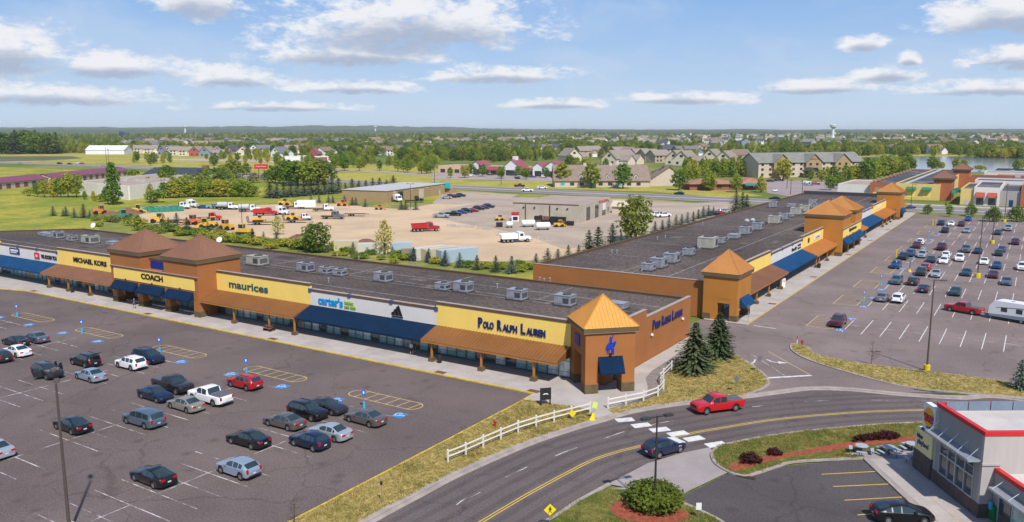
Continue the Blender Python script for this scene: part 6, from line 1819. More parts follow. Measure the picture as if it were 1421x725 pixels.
for k in range(7):
 u, v = rng_.uniform(.1, .85), rng_.uniform(.15, .85); p_ = WQ[0] + (WQ[1] - WQ[0]) * u + (WQ[3] - WQ[0]) * v
 piece('roof_vent', M_GREYROOF, b, p_.x, p_.x + 2.2, p_.y, p_.y + 1.8, 5.85, 6.9)
MB().box(13, 22, 57, 66, 0, 6.9).build('annex_wall', M_WHITEWALL, b)
b = rooted('dark_showroom', 'charcoal sloped metal building behind the white warehouse', 'building', tuple(ground(197, 253)[:2]), 20)
MB().extr_x([(0, 0), (16, 0), (16, 8.0), (12, 8.0), (0, 4.5)], 0, 34).build('wall', M_CHAR, b)
MB().box(34.02, 38, 4, 16, 0, 7.4).build('annex', M_CHAR, b)
piece('chimney', M_BRICK, b, 31, 34, 12.5, 15.5, 7.5, 9.4)
# maroon roofed storage rows
def storage(A, B, wid, label):
 A, B = Vector(A), Vector(B); L_ = (B - A).length
 s = rooted('storage_row', label, 'building', A, math.degrees(math.atan2(B.y - A.y, B.x - A.x)))
 gable(s, 0, L_, 0, wid, 3.2, 5.4, M_BEIGE, M_PURPLE, 'x')
 n = int(L_ / 7)
 for i in range(n):
  x = 2 + i * (L_ - 2) / n
  piece('roller_door', M_PURPLE, s, x, x + 3.4, -.05, .02, 0, 2.5)
  piece('roller_door', M_PURPLE, s, x, x + 3.4, wid - .02, wid + .05, 0, 2.5)
 return s
storage((-410, 150), (-463, 243), 14, 'long storage row with maroon metal roof and beige walls nearer the white warehouse')
storage((-464, 247), (-512, 322), 13, 'long storage row with maroon metal roof ending near the highway')
# hall with dormers
b = rooted('hall', 'long brown roofed hall with small white dormers and pale gable end', 'building', tuple(ground(770, 260)[:2]), 33)
gable(b, 0, 50, 0, 27, 3.6, 11.0, M_BEIGE, M_TAUPEROOF, 'x', .7)
for x in (13, 27, 42):
 gable(b, x, x + 2, 2.2, 6.5, 5.6, 6.6, M_DOORW, M_TAUPEROOF, 'y', .25, 4.0, wname='dormer_wall', rname='dormer_roof')
 piece('dormer_window', M_DKWIN, b, x + .5, x + 1.5, 2.12, 2.22, 4.7, 5.6)
for x in range(3, 46, 5): piece('window', M_DKWIN if x % 3 else M_TEAL, b, x, x + 2.2, -.06, .02, .9, 2.5)
for y in (5, 11, 16): piece('window', M_DKWIN, b, 49.98, 50.06, y, y + 1.4, 1, 2.6)
for x in (16, 30): piece('chimney', M_BEIGE, b, x, x + 1.6, 12.8, 14.4, 10.2, 12.2)
gable(b, 51.5, 72, 8, 26, 3.6, 10.4, M_BEIGE, M_TAUPEROOF, 'y', .7, wname='wing_wall', rname='wing_roof')
# strip of shops with red gables
b = rooted('shop_row', 'low peach shop row with white gables and red metal roofs', 'building', (-354, 455), 1.5)
flat_block(b, 100, 26, 5.2, M_PEACH, M_FLATROOF, .4)
for x, w, zr in ((30, 8, 9.0), (56, 12, 10.5), (78, 8, 9.0), (86, 12, 10)):
 gable(b, x, x + w, -3, 8, 6.3 if w < 10 else 6.0, zr, M_DOORW, M_REDROOF, 'y', .5, wname='gable_wall', rname='gable_roof')
 piece('shop_opening', M_DKWIN, b, x + 1.5, x + w - 1.5, -3.05, -2.98, 0, 3.6)
for x0, x1 in ((39, 55), (69, 77)):
 MB().hexa([(x0, -2.8, 3.2), (x1, -2.8, 3.2), (x1, -.02, 5.4), (x0, -.02, 5.4), (x0, -2.8, 3.35), (x1, -2.8, 3.35), (x1, -.02, 5.55), (x0, -.02, 5.55)]).build('lean_roof', M_REDROOF, b)
for x in range(2, 100, 6): piece('shop_window', M_DKWIN, b, x, x + 4, -.05, .02, .4, 2.9)
piece('cupola', M_DOORW, b, 60.6, 63.4, .5, 3.3, 10.0, 12.6)
# brick restaurant
b = rooted('brick_restaurant', 'low red brick restaurant with stepped terracotta roof', 'building', tuple(ground(957, 264)[:2]), 36)
hip(b, 0, 26, 0, 16, 3.0, 5.0, M_BRICK, M_TERRA, 1.2)
hip(b, 27, 40, 2, 20, 3.0, 5.6, M_BRICK, M_TERRA, 1.2)
for x in (4, 9, 14, 20, 29, 35): piece('window', M_DKWIN, b, x, x + 2.4, -.05 if x < 27 else 1.95, .03 if x < 27 else 2.03, .9, 2.4)
piece('canopy', M_TEAL, b, 28, 36, -1.4, 1.2, 2.3, 2.7)
# hotel with three front gables
A, B_ = ground(1052, 247), ground(1197, 244)
L_ = (B_ - A).length
b = rooted('hotel', 'three storey tan hotel with grey roof, three front gables and a dark entrance porch', 'building', A, math.degrees(math.atan2(B_.y - A.y, B_.x - A.x)))
gable(b, 0, L_, 0, 20, 9.6, 15.2, M_BEIGE, M_GREYSH, 'x', .8)
for f in (.20, .50, .78):
 x = L_ * f
 gable(b, x - 6, x + 6, -2, 10, 9.6, 14.6, M_TANMETAL, M_GREYSH, 'y', .7, wname='gable_wall', rname='gable_roof')
 for dx in (-3, 2):
  for z in (1.2, 4.4, 7.4): piece('window', M_DKWIN, b, x + dx - .7, x + dx + 1.1, -2.07, -1.98, z, z + 1.5)
for i in range(14):
 x = 2 + i * (L_ - 5) / 13
 if min(abs(x - L_ * f) for f in (.20, .50, .78)) < 8: continue
 for z in (1.2, 4.4, 7.4): piece('window', M_DKWIN, b, x, x + 1.8, -.08, .02, z, z + 1.5)
letters('Country Inn', 1.6, M_REDROOF, b, (L_ * .5, -2.1, 11.4), fr, width=7)
px_ = L_ * .43
gable(b, px_ - 4, px_ + 4, -10, -3.5, 4.2, 6.2, M_CHAR, M_CHAR, 'y', .5, 3.6, wname='porch_beam', rname='porch_roof')
for x in (px_ - 3.6, px_ + 3):
 for y in (-9.6, -4.5): piece('porch_column', M_BEIGE, b, x, x + .7, y, y + .7, 0, 3.6)
# pale shop with red pitched corner, white barn
b = rooted('corner_shop', 'pale commercial building with a steep red roof corner', 'building', tuple(ground(395, 225)[:2]), 33)
flat_block(b, 46, 20, 5.5, M_DOORW, M_FLATROOF, .4); piece('brick_bay', M_BRICK, b, 23, 31, -.5, -.02, 0, 4.6); piece('brick_bay', M_BRICK, b, 33, 40, -.5, -.02, 0, 4.6)
gable(b, 22, 30, 2, 18, 7.5, 13, M_REDROOF, M_REDROOF, 'y', .4, 5.2, wname='tower_wall', rname='tower_roof')
b = rooted('white_barn', 'long white barn with bright metal roof beyond the highway', 'building', tuple(ground(119, 214.5)[:2]), 36)
gable(b, 0, 46, 0, 26, 5.6, 10.5, M_DOORW, material('bright_metal_roof', (.72, .72, .70), var=.03, rough=.4), 'x', .6)
# neighbouring outlet village
M_YELLOW2 = material('muted_yellow_stucco', (.66, .49, .17), var=.04, scale=.3, rough=.85)
M_OUTRED = material('terracotta_stucco', (.36, .115, .052), var=.05, scale=.3, rough=.85)
M_GRN = material('green_canvas', (.02, .16, .09), var=.1); M_REDCAN = material('red_canvas', (.36, .07, .04), var=.1)
b = rooted('outlet_hall', 'yellow outlet hall with green awnings and long dark roof across the far road', 'building', (-52, 391), 0)
flat_block(b, 17.2, 154, 7.0, M_YELLOW2, M_DKROOF, .4)
for x in (4.6, 10.6):
 canvas_awning(b, x, x + 3.6, M_GRN, 5.6, 4.5, -1.4, -.02, 'canvas_awning', .2)
 piece('blind_window', M_YELLOW, b, x + .3, x + 3.3, -.05, .02, 1.0, 4.4)
flat_block(b, 11, 150, 6.6, M_OUTRED, M_DKROOF, .5, -11.05, 4); piece('blind_window', M_TANMETAL, b, -9, -6, 3.94, 4.02, .5, 4.5); piece('blind_window', M_YELLOW, b, -9.6, -6.4, 3.92, 3.99, 0, 2.4)
flat_block(b, 14, 40, 5.4, M_CREAMW, M_FLATROOF, .4, -25.1, 6)
piece('roof_ridge', M_GREYROOF, b, 3.0, 4.4, 2, 150, 6.5, 6.9)
for k in range(12): piece('roof_block', M_TANMETAL, b, -11.0, -10.2, 10 + k * 12, 13 + k * 12, 6.61, 7.5)
for x, y, w in ((14.4, 3, 7.2), (14.4, 96, 7.4)):
 T = bpy.data.objects.new('roof_tower', None); col.objects.link(T); T.parent = b
 MB().box(x, x + w, y, y + w + 4, 0.0, 9.0).build('tower_wall', M_OUTRED, T)
 pyramid_roof(T, x, x + w, y, y + w + 4, 9.55, 12.6, M_COPPERF, 0, .9, 1.2)
for k in range(4): canvas_awning(b, 21.7, 23.4, M_BLUECAN if k % 2 else M_GRN, 4.6, 3.4, 1 + k * 5, 3 + k * 5, 'canvas_awning', .2)
b = rooted('outlet_block', 'white outlet block with red awnings beside yellow and grey bays across the far road', 'building', (-25.7, 375.5), 0)
flat_block(b, 4.7, 44, 6.6, M_YELLOW2, M_DKROOF, .5); flat_block(b, 9, 46, 7.4, M_CREAMW, M_DKROOF, .5, 4.72, -.8); flat_block(b, 7, 44, 6.2, material('grey_block_bay', (.34, .31, .30), var=.08, rough=.9), M_DKROOF, .5, 13.74, 0)
flat_block(b, 9, 44, 7.2, M_OUTRED, M_DKROOF, .5, 20.76, -1); flat_block(b, 30, 44, 7.2, M_PEACH, M_DKROOF, .5, 29.8, 0)
for x in (5.4, 9.6): canvas_awning(b, x, x + 3.2, M_REDCAN, 5.3, 3.6, -2.2, -.82, 'canvas_awning', .3); piece('shop_window', M_DKWIN, b, x + .3, x + 2.9, -.86, -.78, .3, 3.0)
for k, (x, y, w, d, h, m) in enumerate(((2, 47, 50, 22, 7.6, M_CREAMW), (-2, 71, 56, 20, 7.9, M_OUTRED), (8, 93, 48, 22, 7.6, M_PEACH), (2, 117, 56, 20, 8.2, M_CREAMW), (6, 139, 60, 24, 8.4, M_CHAR))):
 flat_block(b, w, d, h, m, M_DKROOF, .6, x, y)
for k in range(9): x, y = rng_.uniform(6, 40), rng_.uniform(8, 130); piece('rooftop_unit', M_GREYROOF, b, x, x + 2.2, y, y + 1.6, 6.2, 9.2)
piece('door', M_GREYROOF, b, 1.6, 3.0, -.05, .02, 0, 2.3); piece('door', M_BLUECAN, b, 17, 18.4, -.05, .02, 0, 2.6)
# water towers and silos on the skyline
def water_tower(az, d, h, label):
 p = polar(az, d, -.05); t = thing('water_tower', label, 'water tower', p)
 w_ = material('tower_white', (.62, .64, .66), var=.03, rough=.5)
 MB().lathe([(h * .14, 0), (h * .10, h * .15), (h * .10, h * .62), (h * .13, h * .70)], n=14).build('pedestal', w_, t)
 MB().lathe([(h * .13, h * .701), (h * .24, h * .80), (h * .25, h * .94), (h * .10, h * 1.0)], n=18).build('tank', material('tower_tank', (.50, .50, .49), var=.05, rough=.5), t)
water_tower(21.26, 3300, 50, 'fat white water tower standing clear of the suburb skyline')
water_tower(-21.6, 6000, 58, 'small pale water tower on the wooded ridge')
water_tower(-9.4, 7000, 60, 'tiny white water tower on the far ridge')
p = polar(-25.4, 3000, -.05); s_ = thing('silos', 'pair of dark blue farm silos against the ridge', 'silo', p)
for x in (0, 14): MB().lathe([(5, 0), (5, 21), (3, 24), (.5, 25)], (x, 0, 0), 12).build('silo', material('blue_silo', (.02, .045, .12), var=.1, rough=.4), s_)
# houses
HW = {'cream': (.60, .53, .40), 'white': (.70, .69, .67), 'grey': (.30, .31, .33), 'tan': (.42, .33, .23), 'blue grey': (.20, .25, .31), 'orange': (.55, .28, .10), 'brick red': (.36, .10, .07), 'taupe': (.30, .25, .21)}
HR = {'grey': (.15, .145, .15), 'brown': (.19, .135, .105), 'taupe': (.25, .205, .175), 'dark': (.07, .07, .085)}
MW = {k: material('house_wall_' + k.replace(' ', '_'), c, var=.03, rough=.85) for k, c in HW.items()}
MR = {k: material('house_roof_' + k, c, var=.10, scale=.5, rough=.95) for k, c in HR.items()}
M_HW = material('house_wall', (.5, .5, .5), var=0); M_HR = material('house_roof', (.2, .2, .2), var=0); M_TRIMW = material('house_trim', (.72, .71, .69), var=0)
def house_proto(kind):
 t = thing('house', 'house', 'house')
 if kind == 0:
  gable(t, -7, 7, 0, 11, 5.4, 9.0, M_HW, M_HR, 'x', .6); gable(t, 2, 8.5, -4, 4, 3.2, 6.4, M_HW, M_HR, 'y', .5, wname='garage_wall', rname='garage_roof')
  piece('garage_door', M_TRIMW, t, 3, 7.5, -4.08, -3.98, 0, 2.4)
  for x in (-5.6, -2.6): piece('window', M_DKWIN, t, x, x + 1.5, -.07, .02, 3.4, 4.9); piece('window', M_DKWIN, t, x, x + 1.5, -.07, .02, .9, 2.4)
 elif kind == 1:
  hip(t, -8, 8, 0, 12, 5.6, 9.2, M_HW, M_HR, .7); gable(t, -7.5, -1.5, -3, 5, 5.2, 8.2, M_HW, M_HR, 'y', .5, wname='bay_wall', rname='bay_roof')
  piece('garage_door', M_TRIMW, t, -7, -2.2, -3.08, -2.98, 0, 2.4); piece('window', M_DKWIN, t, -5.6, -3.4, -3.07, -2.98, 3.3, 4.7)
  for x in (1, 5): piece('window', M_DKWIN, t, x, x + 1.6, -.07, .02, 3.4, 4.9); piece('window', M_DKWIN, t, x, x + 1.6, -.07, .02, .9, 2.4)
  piece('chimney', M_HW, t, 6, 7.2, 7, 8.2, 6.5, 10)
 else:
  gable(t, -6, 6, 0, 14, 4.4, 9.6, M_HW, M_HR, 'y', .6); gable(t, 5, 13, 3, 12, 3.2, 6.4, M_HW, M_HR, 'x', .5, wname='wing_wall', rname='wing_roof')
  for x in (-3.6, 1.8): piece('window', M_DKWIN, t, x, x + 1.8, -.07, .02, .9, 2.5)
  piece('window', M_DKWIN, t, -1.1, 1.1, -.07, .02, 5.4, 7.0); piece('garage_door', M_TRIMW, t, 7, 11.5, 2.92, 3.02, 0, 2.4)
 return Proto(t)
HOUSES = [house_proto(k) for k in range(3)]
def far_house(kind):
 r_ = MB()
 def g(x0, x1, y0, y1, ze, zr, along):
  r_.box(x0, x1, y0, y1, 0, ze, 0)
  if along == 'x':
   ym = (y0 + y1) / 2
   for x in (x0, x1): r_.poly([(x, y0, ze), (x, y1, ze), (x, ym, zr - .1)], 0)
   r_.poly([(x0 - .5, y0 - .5, ze - .2), (x1 + .5, y0 - .5, ze - .2), (x1 + .5, ym, zr), (x0 - .5, ym, zr)], 1).poly([(x1 + .5, y1 + .5, ze - .2), (x0 - .5, y1 + .5, ze - .2), (x0 - .5, ym, zr), (x1 + .5, ym, zr)], 1)
  else:
   xm = (x0 + x1) / 2
   for y in (y0, y1): r_.poly([(x0, y, ze), (x1, y, ze), (xm, y, zr - .1)], 0)
   r_.poly([(x0 - .5, y1 + .5, ze - .2), (x0 - .5, y0 - .5, ze - .2), (xm, y0 - .5, zr), (xm, y1 + .5, zr)], 1).poly([(x1 + .5, y0 - .5, ze - .2), (x1 + .5, y1 + .5, ze - .2), (xm, y1 + .5, zr), (xm, y0 - .5, zr)], 1)
 if kind == 0: g(-8, 8, 0, 11, 5.6, 9.4, 'x'); g(2, 8.6, -4, 5, 3.4, 7, 'y')
 elif kind == 1: g(-7, 7, 0, 13, 5.8, 9.8, 'y'); g(6.9, 13, 3, 11, 3.4, 6.4, 'x')
 else: g(-9, 9, 0, 10, 5.8, 9.6, 'x')
 for x in (-5.5, -2.5): r_.poly([(x, -.05, 3.4), (x + 1.6, -.05, 3.4), (x + 1.6, -.05, 5), (x, -.05, 5)], 2)
 return r_.mesh('far_house', [M_HW, M_HR, M_DKWIN])
FARH = [far_house(k) for k in range(3)]
rh = random.Random(21)
def put_house(px, py, wall, roof, kind, where, rot=None, far=False, s=1.0):
 p = ground(px, py); p.z = -.05
 rz = YAW + R(rot if rot is not None else rh.choice((-35, -15, 10, 30, 55, 80, 180, 120)))
 lab = '%s walled house with %s roof %s' % (wall, roof, where)
 if far:
  o = link('house', FARH[kind], None, p, rz, scale=(s, s, s))
  for i, m in ((0, MW[wall]), (1, MR[roof])): o.material_slots[i].link = 'OBJECT'; o.material_slots[i].material = m
  return tag(o, lab, 'house', 'houses ' + where)
 o = HOUSES[kind].place(p, rz, lab, 'houses ' + where, s, {M_HW.name: MW[wall], M_HR.name: MR[roof]})
 o['category'] = 'house'
 return o
def sky_fac(d): return 1.0
# nearest rows, read one by one
for px, py, w, r_, k, rot in [
 (195, 213, 'cream', 'taupe', 0, 20), (209, 213.5, 'cream', 'taupe', 0, 20), (224, 215, 'blue grey', 'grey', 2, -30), (233, 215, 'white', 'grey', 2, -30), (245, 216, 'cream', 'taupe', 0, 15), (258, 216.5, 'cream', 'taupe', 0, 15),
 (270, 217, 'brick red', 'taupe', 2, -8), (284, 217.5, 'blue grey', 'taupe', 2, -8), (299, 217, 'grey', 'taupe', 2, 10), (316, 214, 'taupe', 'dark', 2, -20), (337, 216, 'cream', 'taupe', 2, 12), (352, 213, 'white', 'grey', 2, 20), (365, 213, 'tan', 'grey', 0, 10),
 (382, 218, 'white', 'grey', 2, -30), (405, 213, 'orange', 'taupe', 0, 20), (418, 210, 'orange', 'brown', 0, -15), (443, 211, 'white', 'dark', 2, 15), (457, 217, 'white', 'brown', 0, 60), (478, 214, 'blue grey', 'grey', 0, 15), (501, 214, 'white', 'brown', 0, -15),
 (531, 215, 'white', 'brown', 0, 15), (546, 216, 'white', 'brown', 0, 15), (560, 214, 'blue grey', 'grey', 2, 40), (592, 211, 'white', 'brown', 0, 10), (610, 209, 'brick red', 'dark', 0, 20), (622, 213, 'blue grey', 'dark', 2, -25), (640, 208, 'grey', 'grey', 2, 10),
 (668, 210, 'grey', 'dark', 0, 15), (677, 210, 'grey', 'dark', 2, 35), (695, 210, 'tan', 'taupe', 1, 10), (706, 210, 'tan', 'taupe', 2, -5), (722, 211, 'cream', 'dark', 2, 40), (745, 211, 'white', 'dark', 0, 10), (757, 211, 'white', 'grey', 0, -12), (771, 210, 'grey', 'dark', 0, 10), (786, 209, 'orange', 'brown', 0, 20),
 (797, 224, 'cream', 'taupe', 2, 25), (815, 218, 'tan', 'taupe', 0, 25), (826, 217, 'tan', 'taupe', 0, 25), (845, 229, 'cream', 'taupe', 2, -40), (858, 228, 'cream', 'taupe', 2, -42), (864, 219, 'tan', 'taupe', 0, 30), (880, 221, 'cream', 'taupe', 2, 30), (893, 223, 'tan', 'taupe', 0, 28), (906, 224, 'tan', 'taupe', 0, 28), (920, 226, 'tan', 'taupe', 0, 28),
 (934, 229, 'cream', 'taupe', 2, -38), (945, 230, 'cream', 'taupe', 2, -38), (930, 215, 'tan', 'dark', 0, 20), (950, 217, 'grey', 'grey', 0, 20), (962, 217, 'blue grey', 'grey', 0, 20), (984, 226, 'cream', 'taupe', 2, -35), (1003, 230, 'cream', 'taupe', 2, -35), (1031, 225, 'tan', 'brown', 0, 20), (975, 211, 'tan', 'brown', 1, 10)]:
 put_house(px, py, w, r_, k, 'in the nearest rows beyond the far road', rot, False, 1.15 if px < 790 else 1.28)
n_far = 0
for x0, x1, y0, y1, n, where in ((180, 420, 198, 207, 46, 'among trees in the western suburb'), (420, 720, 195, 207, 36, 'in the wooded middle suburb'), (720, 1010, 190, 206, 44, 'in the open eastern suburb'),
        (900, 1421, 187, 193, 75, 'in the far eastern suburb'), (1000, 1421, 194, 206, 40, 'beyond the lake')):
 for i in range(n):
  px = x0 + (x1 - x0) * (i + rh.random()) / n; py = rh.uniform(y0, y1)
  if where == 'beyond the lake' and px < 1140 and py > 203: py = 199
  put_house(px, py, rh.choice(('cream', 'white', 'tan', 'white', 'grey', 'taupe', 'cream', 'blue grey')), rh.choice(('grey', 'brown', 'taupe', 'taupe', 'dark')), rh.randrange(3), where, None, True, rh.uniform(1.1, 1.45))
put_house(1243, 212, 'cream', 'brown', 1, 'beyond the lake', 20, False, 1.2); put_house(1300, 214, 'white', 'brown', 0, 'beyond the lake', 10, False, 1.3); put_house(1390, 214, 'grey', 'grey', 1, 'beyond the lake', 10, False, 1.2)
# far woods: one mass of trees
def forest(name, label, pts, keys):
 me = bpy.data.meshes.new(name)
 me.from_pydata([p[:3] for p in pts], [], [])
 for an, idx, typ in (('tree_scale', 3, 'FLOAT'), ('tree_turn', 4, 'FLOAT'), ('tree_kind', 5, 'INT')):
  at = me.attributes.new(an, typ, 'POINT'); at.data.foreach_set('value', [p[idx] for p in pts])
 o = link(name, me); tag(o, label, 'woods', kind='stuff')
 ng = bpy.data.node_groups.new('plant_' + name, 'GeometryNodeTree')
 ng.interface.new_socket('Geometry', in_out='INPUT', socket_type='NodeSocketGeometry')
 ng.interface.new_socket('Geometry', in_out='OUTPUT', socket_type='NodeSocketGeometry')
 N, L_ = ng.nodes, ng.links
 gi, go = N.new('NodeGroupInput'), N.new('NodeGroupOutput')
 jn = N.new('GeometryNodeJoinGeometry')
 def attr(nm, t):
  a = N.new('GeometryNodeInputNamedAttribute'); a.data_type = t; a.inputs[0].default_value = nm; return a.outputs[0]
 sc, tu, kd = attr('tree_scale', 'FLOAT'), attr('tree_turn', 'FLOAT'), attr('tree_kind', 'INT')
 cx = N.new('ShaderNodeCombineXYZ'); L_.new(tu, cx.inputs[2])
 for i, k in enumerate(keys):
  po = bpy.data.objects.new('woods_tree', TREES[k].both)
  oi = N.new('GeometryNodeObjectInfo'); oi.inputs[0].default_value = po; oi.inputs[1].default_value = True
  cmp = N.new('FunctionNodeCompare'); cmp.data_type = 'INT'; cmp.operation = 'EQUAL'
  L_.new(kd, cmp.inputs[2]); cmp.inputs[3].default_value = i
  ip = N.new('GeometryNodeInstanceOnPoints')
  L_.new(gi.outputs[0], ip.inputs['Points']); L_.new(cmp.outputs[0], ip.inputs['Selection']); L_.new(oi.outputs['Geometry'], ip.inputs['Instance'])
  L_.new(cx.outputs[0], ip.inputs['Rotation']); L_.new(sc, ip.inputs['Scale'])
  L_.new(ip.outputs[0], jn.inputs[0])
 L_.new(jn.outputs[0], go.inputs[0])
 md = o.modifiers.new('plant', 'NODES'); md.node_group = ng
 return o
from mathutils import noise as mnoise
rf_ = random.Random(77)
KEYS = ['maple', 'ash', 'oak', 'lime', 'willow', 'dark_spruce', 'maple2', 'olive']
HOUSE_XY = [(o.location.x, o.location.y) for o in col.objects if o.name.startswith('house') and o.parent is None]
grid = {}
for x, y in HOUSE_XY: grid.setdefault((int(x // 40), int(y // 40)), []).append((x, y))
def near_house(x, y, r=13):
 for i in (-1, 0, 1):
  for j in (-1, 0, 1):
   for a, b_ in grid.get((int(x // 40) + i, int(y // 40) + j), ()):
    if (a - x) ** 2 + (b_ - y) ** 2 < r * r: return True
    d = math.hypot(x, y)
    t = (a * x + b_ * y) / (d * d)
    if t > 1 and (a - x * t) ** 2 + (b_ - y * t) ** 2 < 49 and (t - 1) * d < 40 and rf_.random() < .75: return True
 return False
def in_lake(az, d):
 return 20.5 < az < 60 and 560 < d < 1010
pts = []
tries = 0
while len(pts) < 12500 and tries < 120000:
 tries += 1
 az = rf_.uniform(-48, 48)
 d = 1 / rf_.uniform(1 / 6500, 1 / 720)
 rad = d
 if in_lake(az, d): continue
 p = polar(az, d)
 nv = mnoise.noise(Vector((p.x * .0022, p.y * .0022, 1.3))) + .5 * mnoise.noise(Vector((p.x * .007, p.y * .007, 4.1)))
 d = rad * math.cos(R(az))
 need = -.05
 if -28.8 < az < -23.5 and d < 1060: continue
 if az < -12 and d < 930: continue
 if az < -24 and d < 1050: continue
 if -12 <= az < 20 and d < 760: continue
 if 19 < az and 1010 < d < 1025: continue
 if d < 1200 and az < 18: need = .45 if d < 1060 else .10
 if d < 1080 and az < 18 and rf_.random() > .3: continue
 if az < -25: need = -.3
 if 1250 < d < 1800 and az < 8: need = -.08
 if 1500 < d and az > 6: need = .22 if d < 3600 else -.12
 if d > 3600: need = -.35
 if 1025 < d < 1250 and az > 20: need = -.4
 if nv < need and rf_.random() > .09: continue
 if d < 2600 and near_house(p.x, p.y): continue
 d = rad
 k = rf_.choice((0, 0, 1, 1, 2, 2, 3, 6, 6, 4, 7 if rf_.random() < .3 else 0, 5 if rf_.random() < .4 else 2))
 s = rf_.uniform(.85, 1.45) * (1.0 if d < 2500 else 1.25)
 pts.append((p.x, p.y, -.1, s, rf_.uniform(0, 6.28), k))
for x0, x1, y0, y1, n in ((598, 790, 213, 222, 130), (455, 520, 221, 233, 26), (540, 612, 221, 234, 34), (950, 1050, 231, 246, 46), (1195, 1262, 226, 246, 34), (1060, 1205, 207, 215, 80), (788, 850, 226, 238, 14), (875, 965, 205, 213, 40), (205, 335, 256, 268, 26),
       (330, 460, 219, 232, 34), (640, 720, 203, 210, 40), (1000, 1060, 214, 226, 26), (185, 330, 219, 231, 16)):
 for _ in range(n):
  p = ground(rf_.uniform(x0, x1), rf_.uniform(y0, y1))
  if near_house(p.x, p.y, 10): continue
  pts.append((p.x, p.y, -.1, rf_.uniform(.65, 1.2), rf_.uniform(0, 6.28), rf_.choice((0, 0, 1, 2, 3, 3, 4, 6, 6))))
forest('far_woods', 'mixed woods and garden trees spreading through the suburbs to the horizon', pts, KEYS)
# wooded ridges on the horizon
M_HILL = grass('wooded_ridge', (.045, .075, .024), (.06, .09, .03), .4, .01)
def ridge(dist, base, amp, seed, az0=-70, az1=70, n=420, left=1.0):
 mb = MB(); rows = []
 for r_ in range(3):
  row = []
  for i in range(n + 1):
   az = az0 + (az1 - az0) * i / n
   hgt = base + amp * (.5 + .5 * mnoise.noise(Vector((az * .055, seed, 0)))) + amp * .22 * mnoise.noise(Vector((az * .35, seed, 2))) + 6 * mnoise.noise(Vector((az * 5.0, seed, 5)))
   hgt *= 1 + left * .8 * max(0, math.exp(-((az + 17) / 16) ** 2))
   d = dist + (-500, 0, 700)[r_]
   p = polar(az, d, (-.5, hgt, -.5)[r_]); row.append(p)
  rows.append(row)
 for r_ in range(2):
  for i in range(n): mb.poly([rows[r_][i], rows[r_][i + 1], rows[r_ + 1][i + 1], rows[r_ + 1][i]])
 o = mb.build('hills', M_HILL, smooth=True); tag(o, kind='structure')
ridge(7200, 12, 14, 3.3, left=.6)
ridge(10200, 18, 30, 8.1, left=1.2)
# the summer air: thin even haze through which far things fade to blue
hz = MB().box(-42000, 42000, -22000, 42000, -1.5, 112).mesh('haze', [])
HM = bpy.data.materials.new('thin_haze'); HM.use_nodes = True
hn = HM.node_tree.nodes; hn.clear()
ho = hn.new('ShaderNodeOutputMaterial'); hv = hn.new('ShaderNodeVolumePrincipled')
hv.inputs['Color'].default_value = (.90, .95, 1.0, 1); hv.inputs['Density'].default_value = .000048; hv.inputs['Anisotropy'].default_value = 0.0
HM.node_tree.links.new(hv.outputs[0], ho.inputs['Volume'])
hz.materials.append(HM)
tag(link('haze', hz), 'thin blue summer haze over the whole plain', 'haze', kind='stuff')
# grass tufts on the near lawns
def tuft_mesh(name, m, seed, n=9, h=.12):
 r = random.Random(seed); mb = MB()
 for k in range(n):
  a = r.uniform(0, 6.28); x, y = r.uniform(-.12, .12), r.uniform(-.12, .12); l_ = h * r.uniform(.6, 1.3); d = Vector((math.cos(a), math.sin(a), 0)); s = Vector((-d.y, d.x, 0)) * .022
  p = Vector((x, y, -.02)); q = p + d * l_ * .45 + Vector((0, 0, l_))
  mb.poly([p - s, p + s, q])
 return mb.mesh(name, m)
def blade_mat(name, c):
 return foliage(name, c, .3, .35, .03)
class _T: pass
for k, (key, c) in enumerate((('tuft_dry', (.50, .39, .14)), ('tuft_olive', (.32, .29, .085)), ('tuft_green', (.19, .22, .045)))):
 t_ = _T(); t_.both = tuft_mesh(key, blade_mat('blade_' + key, c), k + 3); TREES[key] = t_
def inside(p, poly):
 c = False; j = len(poly) - 1
 for i in range(len(poly)):
  if (poly[i][1] > p[1]) != (poly[j][1] > p[1]) and p[0] < (poly[j][0] - poly[i][0]) * (p[1] - poly[i][1]) / (poly[j][1] - poly[i][1]) + poly[i][0]: c = not c
  j = i
 return c
tp = []
rt = random.Random(91)
beds = [[(q[0], q[1]) for q in px_pts(l_)] for l_ in ([(845, 706), (875, 696), (950, 711), (952, 724), (860, 724)], [(1010, 651), (1060, 635), (1160, 617), (1272, 607), (1272, 615), (1150, 629), (1018, 656)])]
for poly, n, w in ((lawn1, 7000, (5, 3, 1)), (lawnB, 5000, (5, 3, 1)), ([(p.x, p.y) for p in st_lo] + [(p.x, p.y) for p in reversed(st_hi)], 3500, (5, 3, 1)), (island, 4500, (2, 4, 4)), ([(p.x, p.y) for p in isl2] + [tuple(ground(960, 840)[:2]), tuple(ground(720, 800)[:2])], 3500, (2, 4, 4))):
 xs_ = [p[0] for p in poly]; ys_ = [p[1] for p in poly]
 x0, x1, y0, y1 = max(min(xs_), -60), min(max(xs_), 12), max(min(ys_), 36), max(ys_)
 k = 0; t = 0
 while k < n and t < n * 8:
  t += 1
  p = (rt.uniform(x0, x1), rt.uniform(y0, y1))
  if not inside(p, poly) or any(inside(p, b_) for b_ in beds): continue
  nv = mnoise.noise(Vector((p[0] * .35, p[1] * .35, 7)))
  kk = rt.choices((0, 1, 2), (w[0] * max(.1, .5 - nv), w[1], w[2] * max(.1, .5 + nv * 1.5)))[0]
  tp.append((p[0], p[1], KZ, rt.uniform(.6, 1.35) * (1 + .5 * max(0, nv)), rt.uniform(0, 6.28), kk)); k += 1
